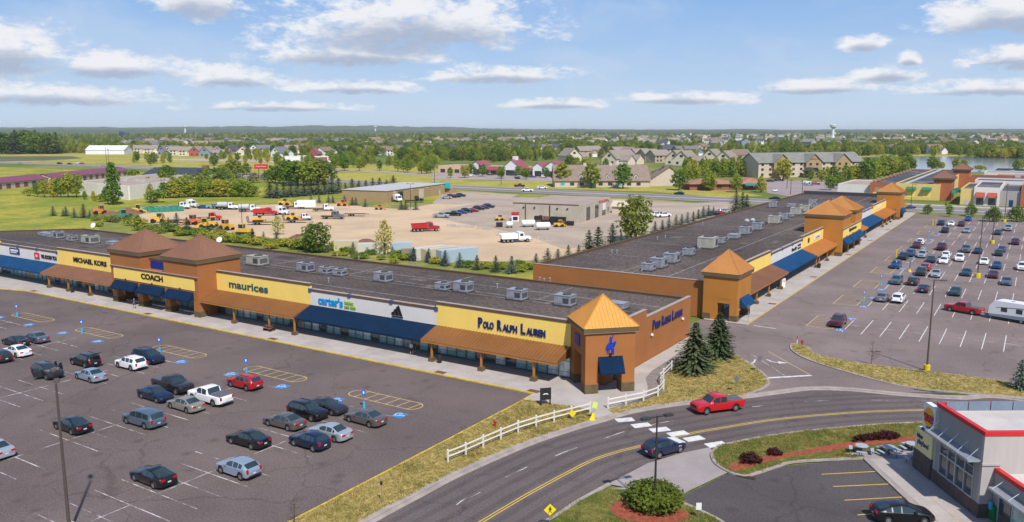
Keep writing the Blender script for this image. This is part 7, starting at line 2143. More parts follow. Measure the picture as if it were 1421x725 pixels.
forest('grass_tufts', 'uneven dry and green grass tufts on the road side lawns', tp, ['tuft_dry', 'tuft_olive', 'tuft_green'])
# rooftop plant
M_UNIT = material('galvanised_unit', (.37, .38, .42), var=.18, scale=1.2, rough=.5, metallic=.3, streak=.2)
M_UNITC = material('cream_unit', (.40, .39, .33), var=.12, scale=1.0, rough=.6, streak=.2)
M_UNITD = material('dark_grille', (.06, .06, .065), var=.2, scale=4, rough=.7)
def unit_proto(w, d, h, m, fan=True):
 t = thing('rooftop_unit', 'unit', 'rooftop unit')
 MB().box(-w / 2 - .15, w / 2 + .15, -d / 2 - .15, d / 2 + .15, 0, .22).build('curb', M_UNITD, t)
 c = MB().box(-w / 2, w / 2, -d / 2, d / 2, .222, h).build('cabinet', m, t)
 MB().box(-w / 2 - .05, w / 2 + .05, -d / 2 - .05, d / 2 + .05, h + .003, h + .07).build('lid', m, t)
 for i in range(5):
  z = .45 + i * (h - .7) / 5
  piece('louver', M_UNITD, c, w / 2 - .01, w / 2 + .03, -d * .38, d * .38, z, z + (h - .7) / 9)
 piece('access_panel', m, c, -w * .42, -w * .05, -d / 2 - .03, -d / 2 - .004, .35, h - .15)
 piece('vent_panel', M_UNITD, c, w * .05, w * .42, -d / 2 - .03, -d / 2 - .004, .45, h - .25)
 if fan:
  MB().lathe([(min(w, d) * .33, 0), (min(w, d) * .33, .14), (min(w, d) * .1, .16)], (w * .12, 0, h + .07), 14).build('fan_guard', M_UNITD, t)
 MB().tube((-w / 2 - .05, d * .3, .3), (-w / 2 - .7, d * .3, .12), .05, n=6).build('conduit', m, t)
 return Proto(t)
UN = {'s': unit_proto(1.7, 1.3, 1.0, M_UNIT), 'm': unit_proto(2.2, 1.6, 1.35, M_UNIT), 'c': unit_proto(2.9, 2.0, 1.5, M_UNITC), 'f': unit_proto(2.1, 1.6, .75, M_UNIT, False), 'd': unit_proto(2.6, 2.4, 1.7, M_UNITC)}
LOOKU = {'s': 'small grey', 'm': 'grey', 'c': 'large cream', 'f': 'low flat grey', 'd': 'tall cream'}
for k, X, Y in (('c', -119, 98.8), ('m', -106.4, 98.7), ('s', -101.8, 99), ('s', -98.2, 98.8), ('m', -88.5, 98.8), ('s', -75.9, 98.3), ('m', -72.5, 99), ('m', -62.4, 98.5), ('m', -54.6, 98.8), ('f', -47.5, 101.1),
    ('f', -193.7, 99.7), ('m', -187.3, 99.3), ('s', -179.7, 98.4), ('c', -172.8, 98.6), ('f', -165.5, 99.3), ('f', -190.5, 99.5)):
 o = UN[k].place((X, Y, 5.45), R(random.uniform(-2, 2)), LOOKU[k] + ' rooftop unit in the row along the long brown roof', 'units on the long roof', 1.15)
for k, X, Y in (('s', -56.5, 132.5), ('m', -56.2, 136.4), ('m', -56.4, 143.0), ('s', -56.9, 153.3), ('d', -57.2, 165.1), ('s', -57.2, 173.0), ('f', -57.3, 182.9), ('m', -57.5, 192.1), ('m', -57.5, 202.3), ('c', -57.8, 219.1), ('m', -58.2, 229.3), ('f', -58.6, 237),
    ('c', -58.6, 245.3), ('c', -58.6, 255.5), ('s', -58.9, 269), ('m', -70.5, 264.5), ('f', -65.7, 267.7), ('m', -62, 281), ('s', -57, 292)):
 UN[k].place((X, Y, 5.35), R(90), LOOKU[k] + ' rooftop unit in the row along the ochre building roof', 'units on the ochre roof', 1.35)
def dish(x, y, z, label, rz):
 t = thing('satellite_dish', label, 'satellite dish', (x, y, z), rz)
 MB().tube((0, 0, 0), (0, 0, 1.0), .05, n=8).build('mast', M_UNIT, t)
 d = MB().lathe([(.02, 0), (.35, .05), (.65, .2), (.66, .22)], n=18, axis='y').build('reflector', M_WHITE, t, (0, -.1, 1.2)); d.rotation_euler = (R(30), 0, 0)
dish(ground(130, 320, 5.45).x, ground(130, 320, 5.45).y, 5.45, 'white satellite dish at the rear edge of the long roof', R(200))
dish(ground(305, 341, 5.45).x, ground(305, 341, 5.45).y, 5.45, 'white satellite dish behind the brown tower next to the big cream unit', R(200))
dish(ground(1036, 314, 5.35).x, ground(1036, 314, 5.35).y, 5.35, 'first of two white satellite dishes on the ochre roof', R(20))
dish(ground(1044, 313, 5.35).x, ground(1044, 313, 5.35).y, 5.35, 'second white satellite dish on the ochre roof, close to a cream unit', R(20))
vent = thing('roof_vent', 'vent', 'vent')
MB().tube((0, 0, 0), (0, 0, .6), .1, n=8).build('pipe', M_UNIT, vent); MB().lathe([(.05, .6), (.2, .62), (.2, .72), (.03, .8)], n=10).build('cap', M_UNIT, vent)
VENT = Proto(vent)
for px, py, z in ((468, 359, 5.45), (484, 360, 5.45), (498, 361, 5.45), (570, 369, 5.45), (577, 370, 5.45), (749, 391, 5.45), (755, 393, 5.45), (763, 392, 5.45), (47, 319, 5.45), (54, 320, 5.45), (849, 352, 5.35), (856, 352, 5.35), (912, 333, 5.35), (923, 331, 5.35), (975, 313, 5.35), (690, 400, 5.45), (456, 392, 5.45)):
 p = ground(px, py, z); VENT.place(p, 0, 'short grey vent pipe standing on a gravel roof', 'roof vent pipes')
# lamp posts
M_POLE = material('dark_pole', (.035, .03, .03), var=.1, rough=.5)
M_POLEB = material('brown_pole', (.085, .065, .058), var=.1, rough=.5)
M_YBASE = material('yellow_pole_base', (.62, .46, .01), var=.08, scale=2, rough=.7)
M_CBASE = material('concrete_pole_base', (.40, .33, .25), var=.12, scale=2, rough=.9)
def lamp_post(loc, h, label, basem, m, heads=2, rz=0, base_h=.9, r=.11, base_r=.38):
 t = thing('lamp_post', label, 'lamp post', loc, rz)
 MB().lathe([(base_r, 0), (base_r, base_h), (base_r * .85, base_h + .03)], n=16).build('base', basem, t)
 MB().tube((0, 0, base_h + .02), (0, 0, h), r, r * .62, 10).build('pole', m, t)
 for k in range(heads):
  s = 1 if k == 0 else -1
  a = MB().box(min(0, s * .75), max(0, s * .75), -.04, .04, h - .12, h - .04).build('arm', m, t)
  MB().hexa([(min(s * .7, s * 1.45), -.2, h - .16), (max(s * .7, s * 1.45), -.2, h - .16), (max(s * .7, s * 1.45), .2, h - .16), (min(s * .7, s * 1.45), .2, h - .16),
     (min(s * .72, s * 1.4), -.17, h + .02), (max(s * .72, s * 1.4), -.17, h + .02), (max(s * .72, s * 1.4), .17, h + .02), (min(s * .72, s * 1.4), .17, h + .02)]).build('lamp_head', m, a)
 return t
lamp_post((-59.0, 30.2, 0), 11.7, 'tall brown lamp pole standing among the stalls of the west lot', M_CBASE, M_POLEB, 1, R(150), .8, .13)
lamp_post((-9.67, 111.57, .1), 11.6, 'tall brown lamp pole with yellow base on the grass strip by the entry drive', M_YBASE, M_POLEB, 1, R(20), .7, .12)
for (x, y), lab in (((-8.65, 190), 'lamp pole with yellow base in the middle of the east lot'), ((-8.7, 250), 'lamp pole with yellow base behind the row of white cars in the east lot'), ((-8.0, 311), 'lamp pole with yellow base at the far edge of the east lot')):
 lamp_post((x, y, 0), 12.5, lab, M_YBASE, M_POLEB, 2, R(90), .9, .12, .55)
p = ground(908, 712); lamp_post((p.x, p.y, .13), 7.9, 'black twin headed lamp post on a concrete base in the shrub bed', M_CBASE, M_POLE, 2, YAW + R(25), 1.15, .10, .42)
p = ground(1264, 288); lamp_post((p.x, p.y, 0), 9, 'slim dark lamp pole before the yellow outlet hall', M_CBASE, M_POLE, 1, R(30), .3)
p = ground(570, 292); lamp_post((p.x, p.y, 0), 10, 'dark twin headed lamp pole beside the tan metal shed', M_CBASE, M_POLE, 2, YAW, .4)
p = ground(336.6, 322); lamp_post((p.x, p.y, 0), 8.5, 'slim dark pole in the truck yard beside a yellow dozer', M_CBASE, M_POLE, 0, YAW, .3)
for px, py, hp, lab in ((210, 283, 30, 'wooden utility pole with crossarm before the white warehouse'), (149, 241, 37, 'tall thin utility pole by the highway, first of two'), (152.5, 242, 36, 'tall thin utility pole by the highway, second of two'),
      (805, 256, 30, 'thin pole in front of the brown roofed hall'), (603, 255, 28, 'thin pole between the street trees and the shed'), (695.5, 256, 12, 'thin street lamp by the far road'), (1097, 270, 22, 'thin lamp pole in the hotel car park, first of three'), (1092, 262, 18, 'thin lamp pole in the hotel car park, second of three'), (1113, 269, 20, 'thin lamp pole in the hotel car park, third of three')):
 p = ground(px, py); hh = hp * CAM_H / (py - HORIZON)
 t = thing('utility_pole', lab, 'pole', (p.x, p.y, -.05))
 MB().tube((0, 0, 0), (0, 0, hh), .18, .12, 8).build('pole', M_POLEB, t)
 MB().box(-1.1, 1.1, -.08, .08, hh - .9, hh - .7).build('crossarm', M_POLEB, t)
# white rail fences
M_FENCE = material('white_vinyl', (.70, .67, .62), var=.05, scale=1, rough=.5)
def fence(pts, label):
 w = [ground(*p) for p in pts]
 t = thing('rail_fence', label, 'fence', (w[0].x, w[0].y, KZ))
 o = w[0]
 for i, p in enumerate(w):
  x, y = p.x - o.x, p.y - o.y
  MB().box(x - .065, x + .065, y - .065, y + .065, 0, 1.22).hexa([(x - .08, y - .08, 1.222), (x + .08, y - .08, 1.222), (x + .08, y + .08, 1.222), (x - .08, y + .08, 1.222), (x - .02, y - .02, 1.30), (x + .02, y - .02, 1.30), (x + .02, y + .02, 1.30), (x - .02, y + .02, 1.30)]).build('post', M_FENCE, t)
  if i:
   a, b_ = w[i - 1] - o, p - o
   d = (b_ - a).normalized(); nn = Vector((-d.y, d.x, 0)) * .03
   a2, b2 = a + d * .07, b_ - d * .07
   for z in (.50, .98):
    q = [a2 - nn, b2 - nn, b2 + nn, a2 + nn]
    MB().hexa([(v.x, v.y, z) for v in q] + [(v.x, v.y, z + .13) for v in q]).build('rail', M_FENCE, t)
fence([(621.7, 644), (646.5, 634), (670.6, 623), (695, 612.5), (719, 602.6), (744, 594.7), (769, 587.7), (793, 581.7), (819, 575)], 'long white two rail fence along the grass verge of the curving road')
fence([(843.7, 569), (868.6, 564), (893, 559), (913, 551.7), (920.7, 543), (916.5, 533), (920.7, 526.8), (932, 515.7), (940.6, 510)], 'short white two rail fence bending round the stone bed near the spruces')
# signs, hydrants, small street furniture
M_SIGNY = material('yellow_sign_face', (.80, .62, .01), var=.02, rough=.4)
M_SIGNYG = material('fluorescent_sign_face', (.62, .85, .03), var=.02, rough=.4)
M_SIGNBK = material('bare_sign_back', (.22, .23, .24), var=.08, rough=.45, metallic=.5)
M_ABLUE = material('accessible_sign_blue', (.01, .13, .55), var=.02, rough=.4)
M_ACYAN = material('cyan_post_sleeve', (.03, .38, .60), var=.05, rough=.5)
M_STEEL = material('galvanised_post', (.30, .30, .31), var=.1, rough=.5, metallic=.5)
def sign_post(px, py, h, shape, size, facem, label, face=0, mark=None, back=None, name='road_sign', basez=KZ):
 p = ground(px, py); t = thing(name, label, 'sign', (p.x, p.y, basez), YAW + R(face))
 MB().tube((0, .03, 0), (0, .03, h), .03, n=6).build('post', M_STEEL, t)
 s = size / 2
 if shape == 'diamond': poly = [(0, h - 2 * s), (s, h - s), (0, h), (-s, h - s)]
 elif shape == 'octagon': poly = [(s * math.cos(a), h - s + s * math.sin(a)) for a in [math.pi / 8 + k * math.pi / 4 for k in range(8)]]
 else: poly = [(-s, h - size * 1.35), (s, h - size * 1.35), (s, h), (-s, h)]
 MB().extr_y(poly, -.03, -.004).build('sign_face', facem, t)
 if mark:
  mb = MB(); cz = h - s if shape == 'diamond' else h - size * .68
  if mark == 'walker':
   k = size
   for q in ([(-.03, .20), (.05, .20), (.05, .28), (-.03, .28)], [(-.06, .18), (.06, .18), (.05, -.02), (-.05, -.02)], [(-.05, -.02), (.0, -.02), (-.10, -.28), (-.15, -.27)],
      [(.0, -.02), (.05, -.02), (.14, -.26), (.09, -.28)], [(.05, .16), (.15, .02), (.12, -.01), (.03, .11)], [(-.05, .16), (-.14, .0), (-.11, -.02), (-.03, .11)]):
    mb.extr_y([(x * k, cz + z * k) for x, z in q], -.045, -.031)
   mb.build('walker_symbol', M_BLACK, t)
  elif mark == 'bars':
   for x in (-.2, .2): mb.extr_y([((x - .07) * size, cz - .45 * size), ((x + .07) * size, cz - .45 * size), ((x + .07) * size, cz + .45 * size), ((x - .07) * size, cz + .45 * size)], -.045, -.031)
   mb.extr_y([(-.2 * size, cz - .07 * size), (.2 * size, cz - .07 * size), (.2 * size, cz + .07 * size), (-.2 * size, cz + .07 * size)], -.048, -.032)
   mb.build('white_symbol', M_WHITE, t)
 return t
sign_post(763, 736, 2.0, 'diamond', .95, M_SIGNY, 'yellow pedestrian crossing diamond at the corner lawn', 5, 'walker')
sign_post(794, 584, 1.05, 'diamond', .8, M_SIGNY, 'low yellow diamond standing against the white fence', -10)
s_ = sign_post(822, 584, 1.95, 'rect', .52, M_SIGNYG, 'leaning fluorescent crossing sign on a yellow foot', -15, 'bars')
s_.rotation_euler = (0, R(9), YAW + R(-15))
MB().hexa([(-.28, -.28, 0), (.28, -.28, 0), (.28, .28, 0), (-.28, .28, 0), (-.08, -.08, .75), (.08, -.08, .75), (.08, .08, .75), (-.08, .08, .75)]).build('sign_foot', M_SIGNY, s_)
sign_post(1054, 518, 2.2, 'octagon', .8, M_SIGNBK, 'grey back of a stop sign at the entry drive', 30)
sign_post(1021, 546, 2.0, 'diamond', .85, M_SIGNBK, 'dark back of a diamond sign on the spruce lawn', 20)
sign_post(530, 701, 1.9, 'rect', .22, M_PLASTIC, 'thin dark sign post on the dry verge', 0)
sign_post(969, 722, 1.3, 'rect', .42, M_WHITE, 'small white sign on the kerb of the restaurant drive', 0)
p = ground(757, 564); t = thing('board_sign', 'black free standing board sign with a white swoosh on the plaza lawn', 'sign', (p.x, p.y, KZ), YAW + R(14))
MB().box(-.62, .62, -.06, .06, .62, 1.95).build('board', M_PLASTIC, t)
for x in (-.58, .46): MB().box(x, x + .12, -.065, .065, 0, 1.97).build('leg', M_PLASTIC, t)
MB().extr_y([(-.35, 1.2), (0, 1.26), (.35, 1.2), (.2, 1.34), (0, 1.37), (-.2, 1.34)], -.075, -.061).build('swoosh_mark', M_WHITE, t)
# accessible bay signs: blue plate on a post in a cyan sleeve
acc = thing('accessible_sign', 'sign', 'sign')
MB().tube((0, 0, .7), (0, 0, 2.0), .025, n=6).build('post', M_STEEL, acc)
MB().lathe([(.16, 0), (.13, .5), (.11, .72)], n=10).build('sleeve', M_ACYAN, acc)
MB().box(-.22, .22, -.035, -.026, 1.45, 2.05).build('plate', M_ABLUE, acc)
MB().box(-.08, .08, -.05, -.037, 1.62, 1.9).build('plate_symbol', M_WHITE, acc)
ACC = Proto(acc)
for x, y in ((-137.3, 65.2), (-117.8, 64.8), (-98.7, 64.7), (-80.6, 64.4), (-59.7, 63.0)): ACC.place((x, y, 0), R(35), 'blue accessible parking sign in a cyan sleeve at a west row end', 'accessible signs of the west lot')
for q in ((435, 522), (533, 425), (617, 338), (655, 268), (800, 160), (838, 112)):
 p = ground(*Z(*q)); ACC.place(p, R(60), 'blue accessible parking sign in a cyan sleeve at an east row end', 'accessible signs of the east lot')
def bollard(q, h, label, nav=False):
 p = ground(*Z(*q)); t = thing('yellow_bollard', label, 'bollard', p)
 MB().lathe([(.42 if nav else .2, 0), (.40 if nav else .2, .12), (.14, .5 if nav else .55), (.12, .75)], n=12).build('foot', M_YBASE, t)
 MB().tube((0, 0, .74), (0, 0, h), .07 if nav else .14, n=8).build('post', M_PLASTIC if nav else M_YBASE, t)
bollard((617, 278), 2.2, 'yellow post beside the black suv in the east lot'); bollard((693, 352), 2.3, 'navy pole with a wide yellow foot among the east lot cars', True)
bollard((822, 92), 2.0, 'yellow post at the far row end, nearer the shops'); bollard((838, 92), 2.0, 'yellow post at the far row end, beside the navy suv')
def hydrant(px, py, label):
 p = ground(px, py); t = thing('fire_hydrant', label, 'hydrant', (p.x, p.y, KZ - .01))
 m = material('hydrant_red', (.38, .03, .02), var=.1, rough=.5)
 MB().lathe([(.17, 0), (.17, .05), (.12, .07), (.12, .55), (.16, .57), (.15, .65), (.05, .78)], n=12).build('barrel', m, t)
 for s in (1, -1): MB().tube((0, 0, .45), (s * .22, 0, .45), .065, n=8).build('nozzle', m, t)
hydrant(687, 594, 'dark red fire hydrant on the dry verge lawn'); hydrant(1113, 480, 'red fire hydrant at the tip of the grass strip')
# marker flags beside the tower, drains, pads
for px, py, lab in ((1019, 448, 'red and white marker post by the ochre corner tower'), (1106, 478, 'orange marker stake at the tip of the grass strip')):
 p = ground(px, py); t = thing('marker_post', lab, 'marker post', (p.x, p.y, .1)); MB().tube((0, 0, 0), (0, 0, .6), .06, n=6).build('stake', M_WHITE, t); MB().tube((0, 0, .6), (0, 0, 1.1), .07, n=6).build('reflector', M_SIGNRED, t)
p = ground(1038, 449); t = thing('sign_pole', 'bare thin metal pole on the walk beside the ochre tower', 'pole', (p.x, p.y, .13)); MB().tube((0, 0, 0), (0, 0, 2.8), .035, n=6).build('pole', M_STEEL, t); MB().box(-.2, .2, -.04, -.03, 2.3, 2.8).build('plate', M_SIGNBK, t)
M_PAD = material('rust_tactile_pad', (.16, .07, .045), var=.2, scale=3, rough=.9)
for X in (-156.5, -121, -91.0, -60.5, -46.9): tag(MB().box(X - .75, X + .75, 77.2, 78.1, .131, .139).build('tactile_pad', M_PAD), kind='structure')
for Y in (141, 172, 208, 238, 268): tag(MB().box(-37.6, -36.3, Y - .6, Y + .6, .131, .139).build('tactile_pad', material('red_tactile_pad', (.30, .05, .05), var=.2, scale=3, rough=.9)), kind='structure')
p = ground(1035, 662); tag(MB().box(p.x - .8, p.x + .8, p.y - .3, p.y + .15, .0, .09).build('kerb_inlet', material('rusty_inlet', (.05, .025, .02), var=.3, rough=.8)), kind='structure')
# benches and bins on the shop walk
def bench(x, y, rz, label):
 t = thing('bench', label, 'bench', (x, y, .13), rz); wd = material('brown_bench_wood', (.19, .085, .05), var=.2, scale=3, rough=.7)
 for k in range(3): piece('seat_slat', wd, t, -.85, .85, -.22 + k * .16, -.09 + k * .16, .42, .46)
 for k in range(2): piece('back_slat', wd, t, -.85, .85, .27, .31, .56 + k * .18, .70 + k * .18)
 for x_ in (-.7, .62): MB().box(x_, x_ + .08, -.2, .26, 0, .418).box(x_, x_ + .08, .262, .34, 0, .9).build('leg', M_PLASTIC, t)
def bin_(x, y, label):
 t = thing('litter_bin', label, 'bin', (x, y, .13))
 MB().lathe([(.26, 0), (.3, .1), (.3, .85)], n=14).build('drum', M_PLASTIC, t); MB().lathe([(.31, .852), (.3, .95), (.12, 1.05)], n=14).build('lid', M_PLASTIC, t)
for px, py, k, lab in ((406, 455, 'b', 'brown bench under the copper awning near the middle post'), (371, 461, 'b', 'brown bench beside a bin by an awning post'), (379.5, 460, 'n', 'black litter bin beside the awning post and bench'), (606, 492, 'b', 'brown bench by the first post of the corner shop awning'),
      (610, 505, 'n', 'black litter bin in front of the corner shop bench'), (100.6, 407, 'n', 'dark litter bin by the second post of the faded awning'), (45, 387, 'b', 'brown bench under the far blue awning')):
 p = ground(px, py)
 (bench(p.x, p.y, 0, lab) if k == 'b' else bin_(p.x, p.y, lab))
for px, py, lab in ((1081, 402, 'dark litter bin beside the white stand sign'), (1136.5, 373, 'dark litter bin by an orange awning post')): p = ground(px, py); bin_(p.x, p.y, lab)
p = ground(1087, 400); t = thing('stand_sign', 'white upright stand sign with a red ring on the ochre building walk', 'sign', (p.x, p.y, .13), YAW + R(25)); MB().box(-.42, .42, -.04, .04, 0, 1.75).build('panel', M_WHITE, t)
ring = MB()
for k in range(12): a, c = 2 * math.pi * k / 12, 2 * math.pi * (k + 1) / 12; ring.poly([(.17 * math.cos(a), -.047, 1.25 + .17 * math.sin(a)), (.27 * math.cos(a), -.047, 1.25 + .27 * math.sin(a)), (.27 * math.cos(c), -.047, 1.25 + .27 * math.sin(c)), (.17 * math.cos(c), -.047, 1.25 + .17 * math.sin(c))])
ring.build('red_ring', M_SIGNRED, t)
# people
def person(px, py, face, top, bottom, hair, label, stride=.18, bag=None):
 p = ground(px, py)
 t = thing('person', label, 'person', (p.x, p.y, .135), R(face))
 V = [(0, 0, .98), (0, .01, 1.2), (0, .0, 1.42), (0, .0, 1.53), (0, .02, 1.60), (0, .02, 1.72)]
 E_ = [(0, 1), (1, 2), (2, 3), (3, 4), (4, 5)]
 Rr = [.15, .145, .15, .06, .095, .085]
 for s in (1, -1):
  k = len(V); st = stride * s
  V += [(.10 * s, st * .2, .88), (.11 * s, st + .03, .50), (.11 * s, st * 1.1 - .04, .09), (.11 * s, st * 1.1 + .13, .04)]
  E_ += [(0, k), (k, k + 1), (k + 1, k + 2), (k + 2, k + 3)]; Rr += [.095, .062, .042, .04]
  k = len(V)
  V += [(.19 * s, 0, 1.40), (.25 * s, -st * .5, 1.12), (.24 * s, -st * .9 + .08, .88), (.24 * s, -st * .9 + .12, .78)]
  E_ += [(2, k), (k, k + 1), (k + 1, k + 2), (k + 2, k + 3)]; Rr += [.062, .045, .035, .036]
 me = bpy.data.meshes.new('figure'); me.from_pydata(V, E_, [])
 o = bpy.data.objects.new('figure_tmp', me); col.objects.link(o)
 sk = o.modifiers.new('skin', 'SKIN')
 for i, r_ in enumerate(Rr): me.skin_vertices[0].data[i].radius = (r_, r_ * .85)
 me.skin_vertices[0].data[0].use_root = True
 o.modifiers.new('sub', 'SUBSURF').levels = 1
 dg = bpy.context.evaluated_depsgraph_get()
 m2 = bpy.data.meshes.new_from_object(o.evaluated_get(dg)); bpy.data.objects.remove(o)
 for m in (material('skin', (.45, .27, .19), var=0, rough=.6), top, bottom, hair, M_PLASTIC): m2.materials.append(m)
 for f in m2.polygons:
  z = f.center.z; x = abs(f.center.x)
  f.material_index = 3 if z > 1.66 or (z > 1.58 and f.center.y < -.02) else 0 if z > 1.47 else 1 if (z > .98 and (x < .21 or z > 1.15)) else 0 if x > .2 and z > .7 else 2 if z > .52 else 0 if z > .1 else 4
  f.use_smooth = True
 link('body', m2, t)
 for s in (1, -1): MB().box(.03 * s - .012, .03 * s + .012, .105, .118, 1.635, 1.65).build('eye', M_PLASTIC, t)
 if bag: MB().box(.22, .32, -.12, .14, .55, .85).build('shopping_bag', bag, t)
cl = lambda n, c: material('cloth_' + n, c, var=.1, scale=8, rough=.9)
person(187, 429, 150, cl('violet', (.12, .07, .20)), cl('denim', (.06, .08, .16)), cl('blond_hair', (.35, .26, .14)), 'person in a violet top walking past the twin tower entrance')
person(571, 494, 20, cl('white', (.6, .58, .56)), cl('black', (.02, .02, .02)), cl('brown_hair', (.08, .05, .03)), 'person in a white top and black shorts on the shop walk, carrying a bag', .1, cl('red', (.4, .05, .06)))
person(575, 493, 200, cl('charcoal', (.05, .05, .06)), cl('black', (.02, .02, .02)), cl('dark_hair', (.03, .02, .02)), 'person in charcoal clothes on the shop walk, beside one in white', .12)
# restaurant
M_RWALL = material('grey_stucco', (.31, .29, .275), var=.04, scale=.4, rough=.9, streak=.06, bump=.1, bump_scale=18)
M_RWALL2 = material('pale_stucco', (.42, .38, .36), var=.04, scale=.4, rough=.9, streak=.06, bump=.1, bump_scale=18)
M_RBASE = material('brown_brick_base', (.10, .073, .060), var=.2, scale=2.5, rough=.9)
M_RED = material('red_metal_trim', (.55, .014, .020), var=.03, rough=.4)
M_WROOF = material('white_membrane_roof', (.50, .46, .43), var=.12, scale=.3, rough=.8, blotch=((.36, .30, .26), .35, .55, .75))
M_ALU = material('pale_aluminium', (.42, .45, .50), var=.05, rough=.4, metallic=.5)
BK = thing('burger_restaurant', 'grey stucco burger restaurant with red roof trim and tall glazed front', 'building', (-1.68, 69.66, 0), R(33.7))
MB().box(0, .3, .303, 6.55, 4.55, 6.8).box(0, .3, .303, .95, 0, 4.547).box(0, .3, 5.95, 6.55, 0, 4.547).build('front_wall', M_RWALL, BK)
MB().box(0, 24, 0, .3, 0, 6.8).build('south_wall', M_RWALL2, BK); MB().box(0, 24, 6.553, 6.85, 0, 6.8).build('north_wall', M_RWALL2, BK)
MB().box(-.05, .35, -.05, 6.9, 6.803, 7.14).build('red_trim', M_RED, BK); MB().box(.353, 24, -.05, .35, 6.803, 7.14).build('red_trim', M_RED, BK); MB().box(.353, 24, 6.5, 6.9, 6.803, 7.15).build('red_trim', M_RED, BK)
MB().box(.36, 24, .352, 6.49, 6.3, 6.55).build('roof', M_WROOF, BK)
bp = MB()
for k in range(12):
 x = .5 + k * 1.9
 bp.box(x, x + 1.82, 6.40, 6.47, 6.56, 7.36)
bp.build('parapet_panels', material('slate_panel', (.16, .20, .26), var=.08, rough=.5), BK)
MB().box(-.06, -.003, -.06, 6.9, 0, 1.25).build('brick_base', M_RBASE, BK); MB().box(0, 24, -.06, -.003, 0, 1.25).build('brick_base', M_RBASE, BK)
fr_ = MB().box(-.03, .2, .953, 5.947, 1.26, 1.38).box(-.03, .2, .953, 5.947, 4.42, 4.54).box(-.05, .2, .953, 5.947, 3.0, 3.14).build('window_frame', M_ALU, BK)
for k in range(5):
 y = .96 + k * (5.947 - .96 - .09) / 4
 MB().box(-.04 if k != 2 else -.06, .2, y, y + (.09 if k != 2 else .16), 1.381, 4.419).build('mullion', M_ALU, fr_)
for k in range(4):
 for z0, z1 in ((1.39, 2.99), (3.15, 4.41)):
  y = 1.06 + k * 1.225
  piece('pane', M_GLASS[random.choice((0, 0, 1))], fr_, .08, .11, y, y + 1.1, z0, z1)
for k in range(4): piece('glazing_bar', M_ALU, fr_, .06, .13, 1.06 + k * 1.225, 2.16 + k * 1.225, 3.72, 3.78)
cn = MB().box(-1.05, -.003, .2, 6.7, 4.62, 4.80).build('canopy', M_ALU, BK)
for k in range(5): MB().tube((-.95, .5 + k * 1.45, 4.8), (-.02, .5 + k * 1.45, 5.7), .03, n=6).build('canopy_rod', M_ALU, cn)
MB().box(-.08, 1.4, -.12, -.004, 4.45, 4.62).build('corner_band', M_RWALL2, BK)
# low wing
W_ = MB().box(1.0, 1.3, -16, -.06, 0, 3.9).build('wing_wall', M_RWALL, BK); MB().box(1.3, 24, -16, -15.7, 0, 3.9).build('wing_wall', M_RWALL, BK)
MB().box(.95, 1.35, -16.05, -.003, 3.903, 4.24).build('red_trim', M_RED, BK); MB().box(1.36, 24, -15.9, -.02, 3.5, 3.75).build('wing_roof', M_WROOF, BK)
MB().box(.94, .997, -16, -.06, 0, 1.0).build('brick_base', M_RBASE, BK)
c2 = MB().box(.0, .997, -12, -.9, 2.95, 3.12).build('canopy', M_ALU, BK)
for k in range(6): MB().tube((.1, -1.3 - k * 2, 3.12), (.98, -1.3 - k * 2, 3.75), .03, n=6).build('canopy_rod', M_ALU, c2)
for k in range(6):
 piece('wing_window', M_GLASS[k % 2], BK, .95, .997, -2.4 - k * 1.65, -1.0 - k * 1.65, 1.02, 2.85)
 piece('mullion', M_ALU, BK, .92, .997, -1.0 - k * 1.65, -.88 - k * 1.65, .3, 2.9)
# sign wall beside the front: cream panel and round-cornered emblem panel
SG = thing('restaurant_sign', 'cream and brown roadside sign with a white burger emblem panel on top', 'sign', (-1.68 + .6 * math.cos(R(33.7)), 69.66 + .6 * math.sin(R(33.7)), 0), R(33.7))
MB().box(-.75, -.15, 6.95, 9.85, .1, 1.95).build('brick_plinth', M_RBASE, SG)
MB().box(-.70, -.20, 7.0, 9.75, 1.953, 3.95).build('message_panel', material('cream_sign_panel', (.74, .66, .33), var=.02, rough=.5), SG)
MB().box(-.72, -.18, 7.0, 8.9, 3.953, 4.2).build('blue_plinth', M_ABLUE2 if 'M_ABLUE2' in globals() else material('deep_blue_sign', (.01, .05, .25), var=0), SG)
def on_face(poly, d0, d1): # poly in (y,z) on the face looking along -x
 return MB().extr_x(list(poly), -d1, -d0)
rc = []
cy, cz, hw_, hh_, r_ = 7.9, 5.4, .95, 1.18, .3
for (sx, sy, a0) in ((1, 1, 0), (-1, 1, 90), (-1, -1, 180), (1, -1, 270)):
 for k in range(5): a = R(a0 + k * 22.5); rc.append((cy + sx * (hw_ - r_) + r_ * math.cos(a), cz + sy * (hh_ - r_) + r_ * math.sin(a)))
on_face(rc, .22, .68).build('emblem_panel', M_WHITE, SG)
bun = material('bun_orange', (.80, .40, .02), var=0, rough=.4)
on_face([(cy + .70 * math.cos(a), cz + .28 + .62 * math.sin(a)) for a in [math.pi * k / 12 for k in range(13)]], .69, .72).build('bun_top', bun, SG)
on_face([(cy + .70 * math.cos(a), cz - .34 + .45 * math.sin(a)) for a in [math.pi + math.pi * k / 12 for k in range(13)]], .69, .72).build('bun_bottom', bun, SG)
ar = []
for k in range(13): a = math.pi * (.72 + .86 * k / 12); ar.append((cy + .1 + .88 * math.cos(a), cz + .0 + .98 * math.sin(a)))
for k in range(12, -1, -1): a = math.pi * (.72 + .86 * k / 12); ar.append((cy + .1 + .80 * math.cos(a), cz + .02 + .86 * math.sin(a)))
on_face(ar, .69, .715).build('blue_swoosh', material('deep_blue_sign', (.01, .05, .25), var=0), SG)
rot_w = (math.pi / 2, 0, -math.pi / 2)
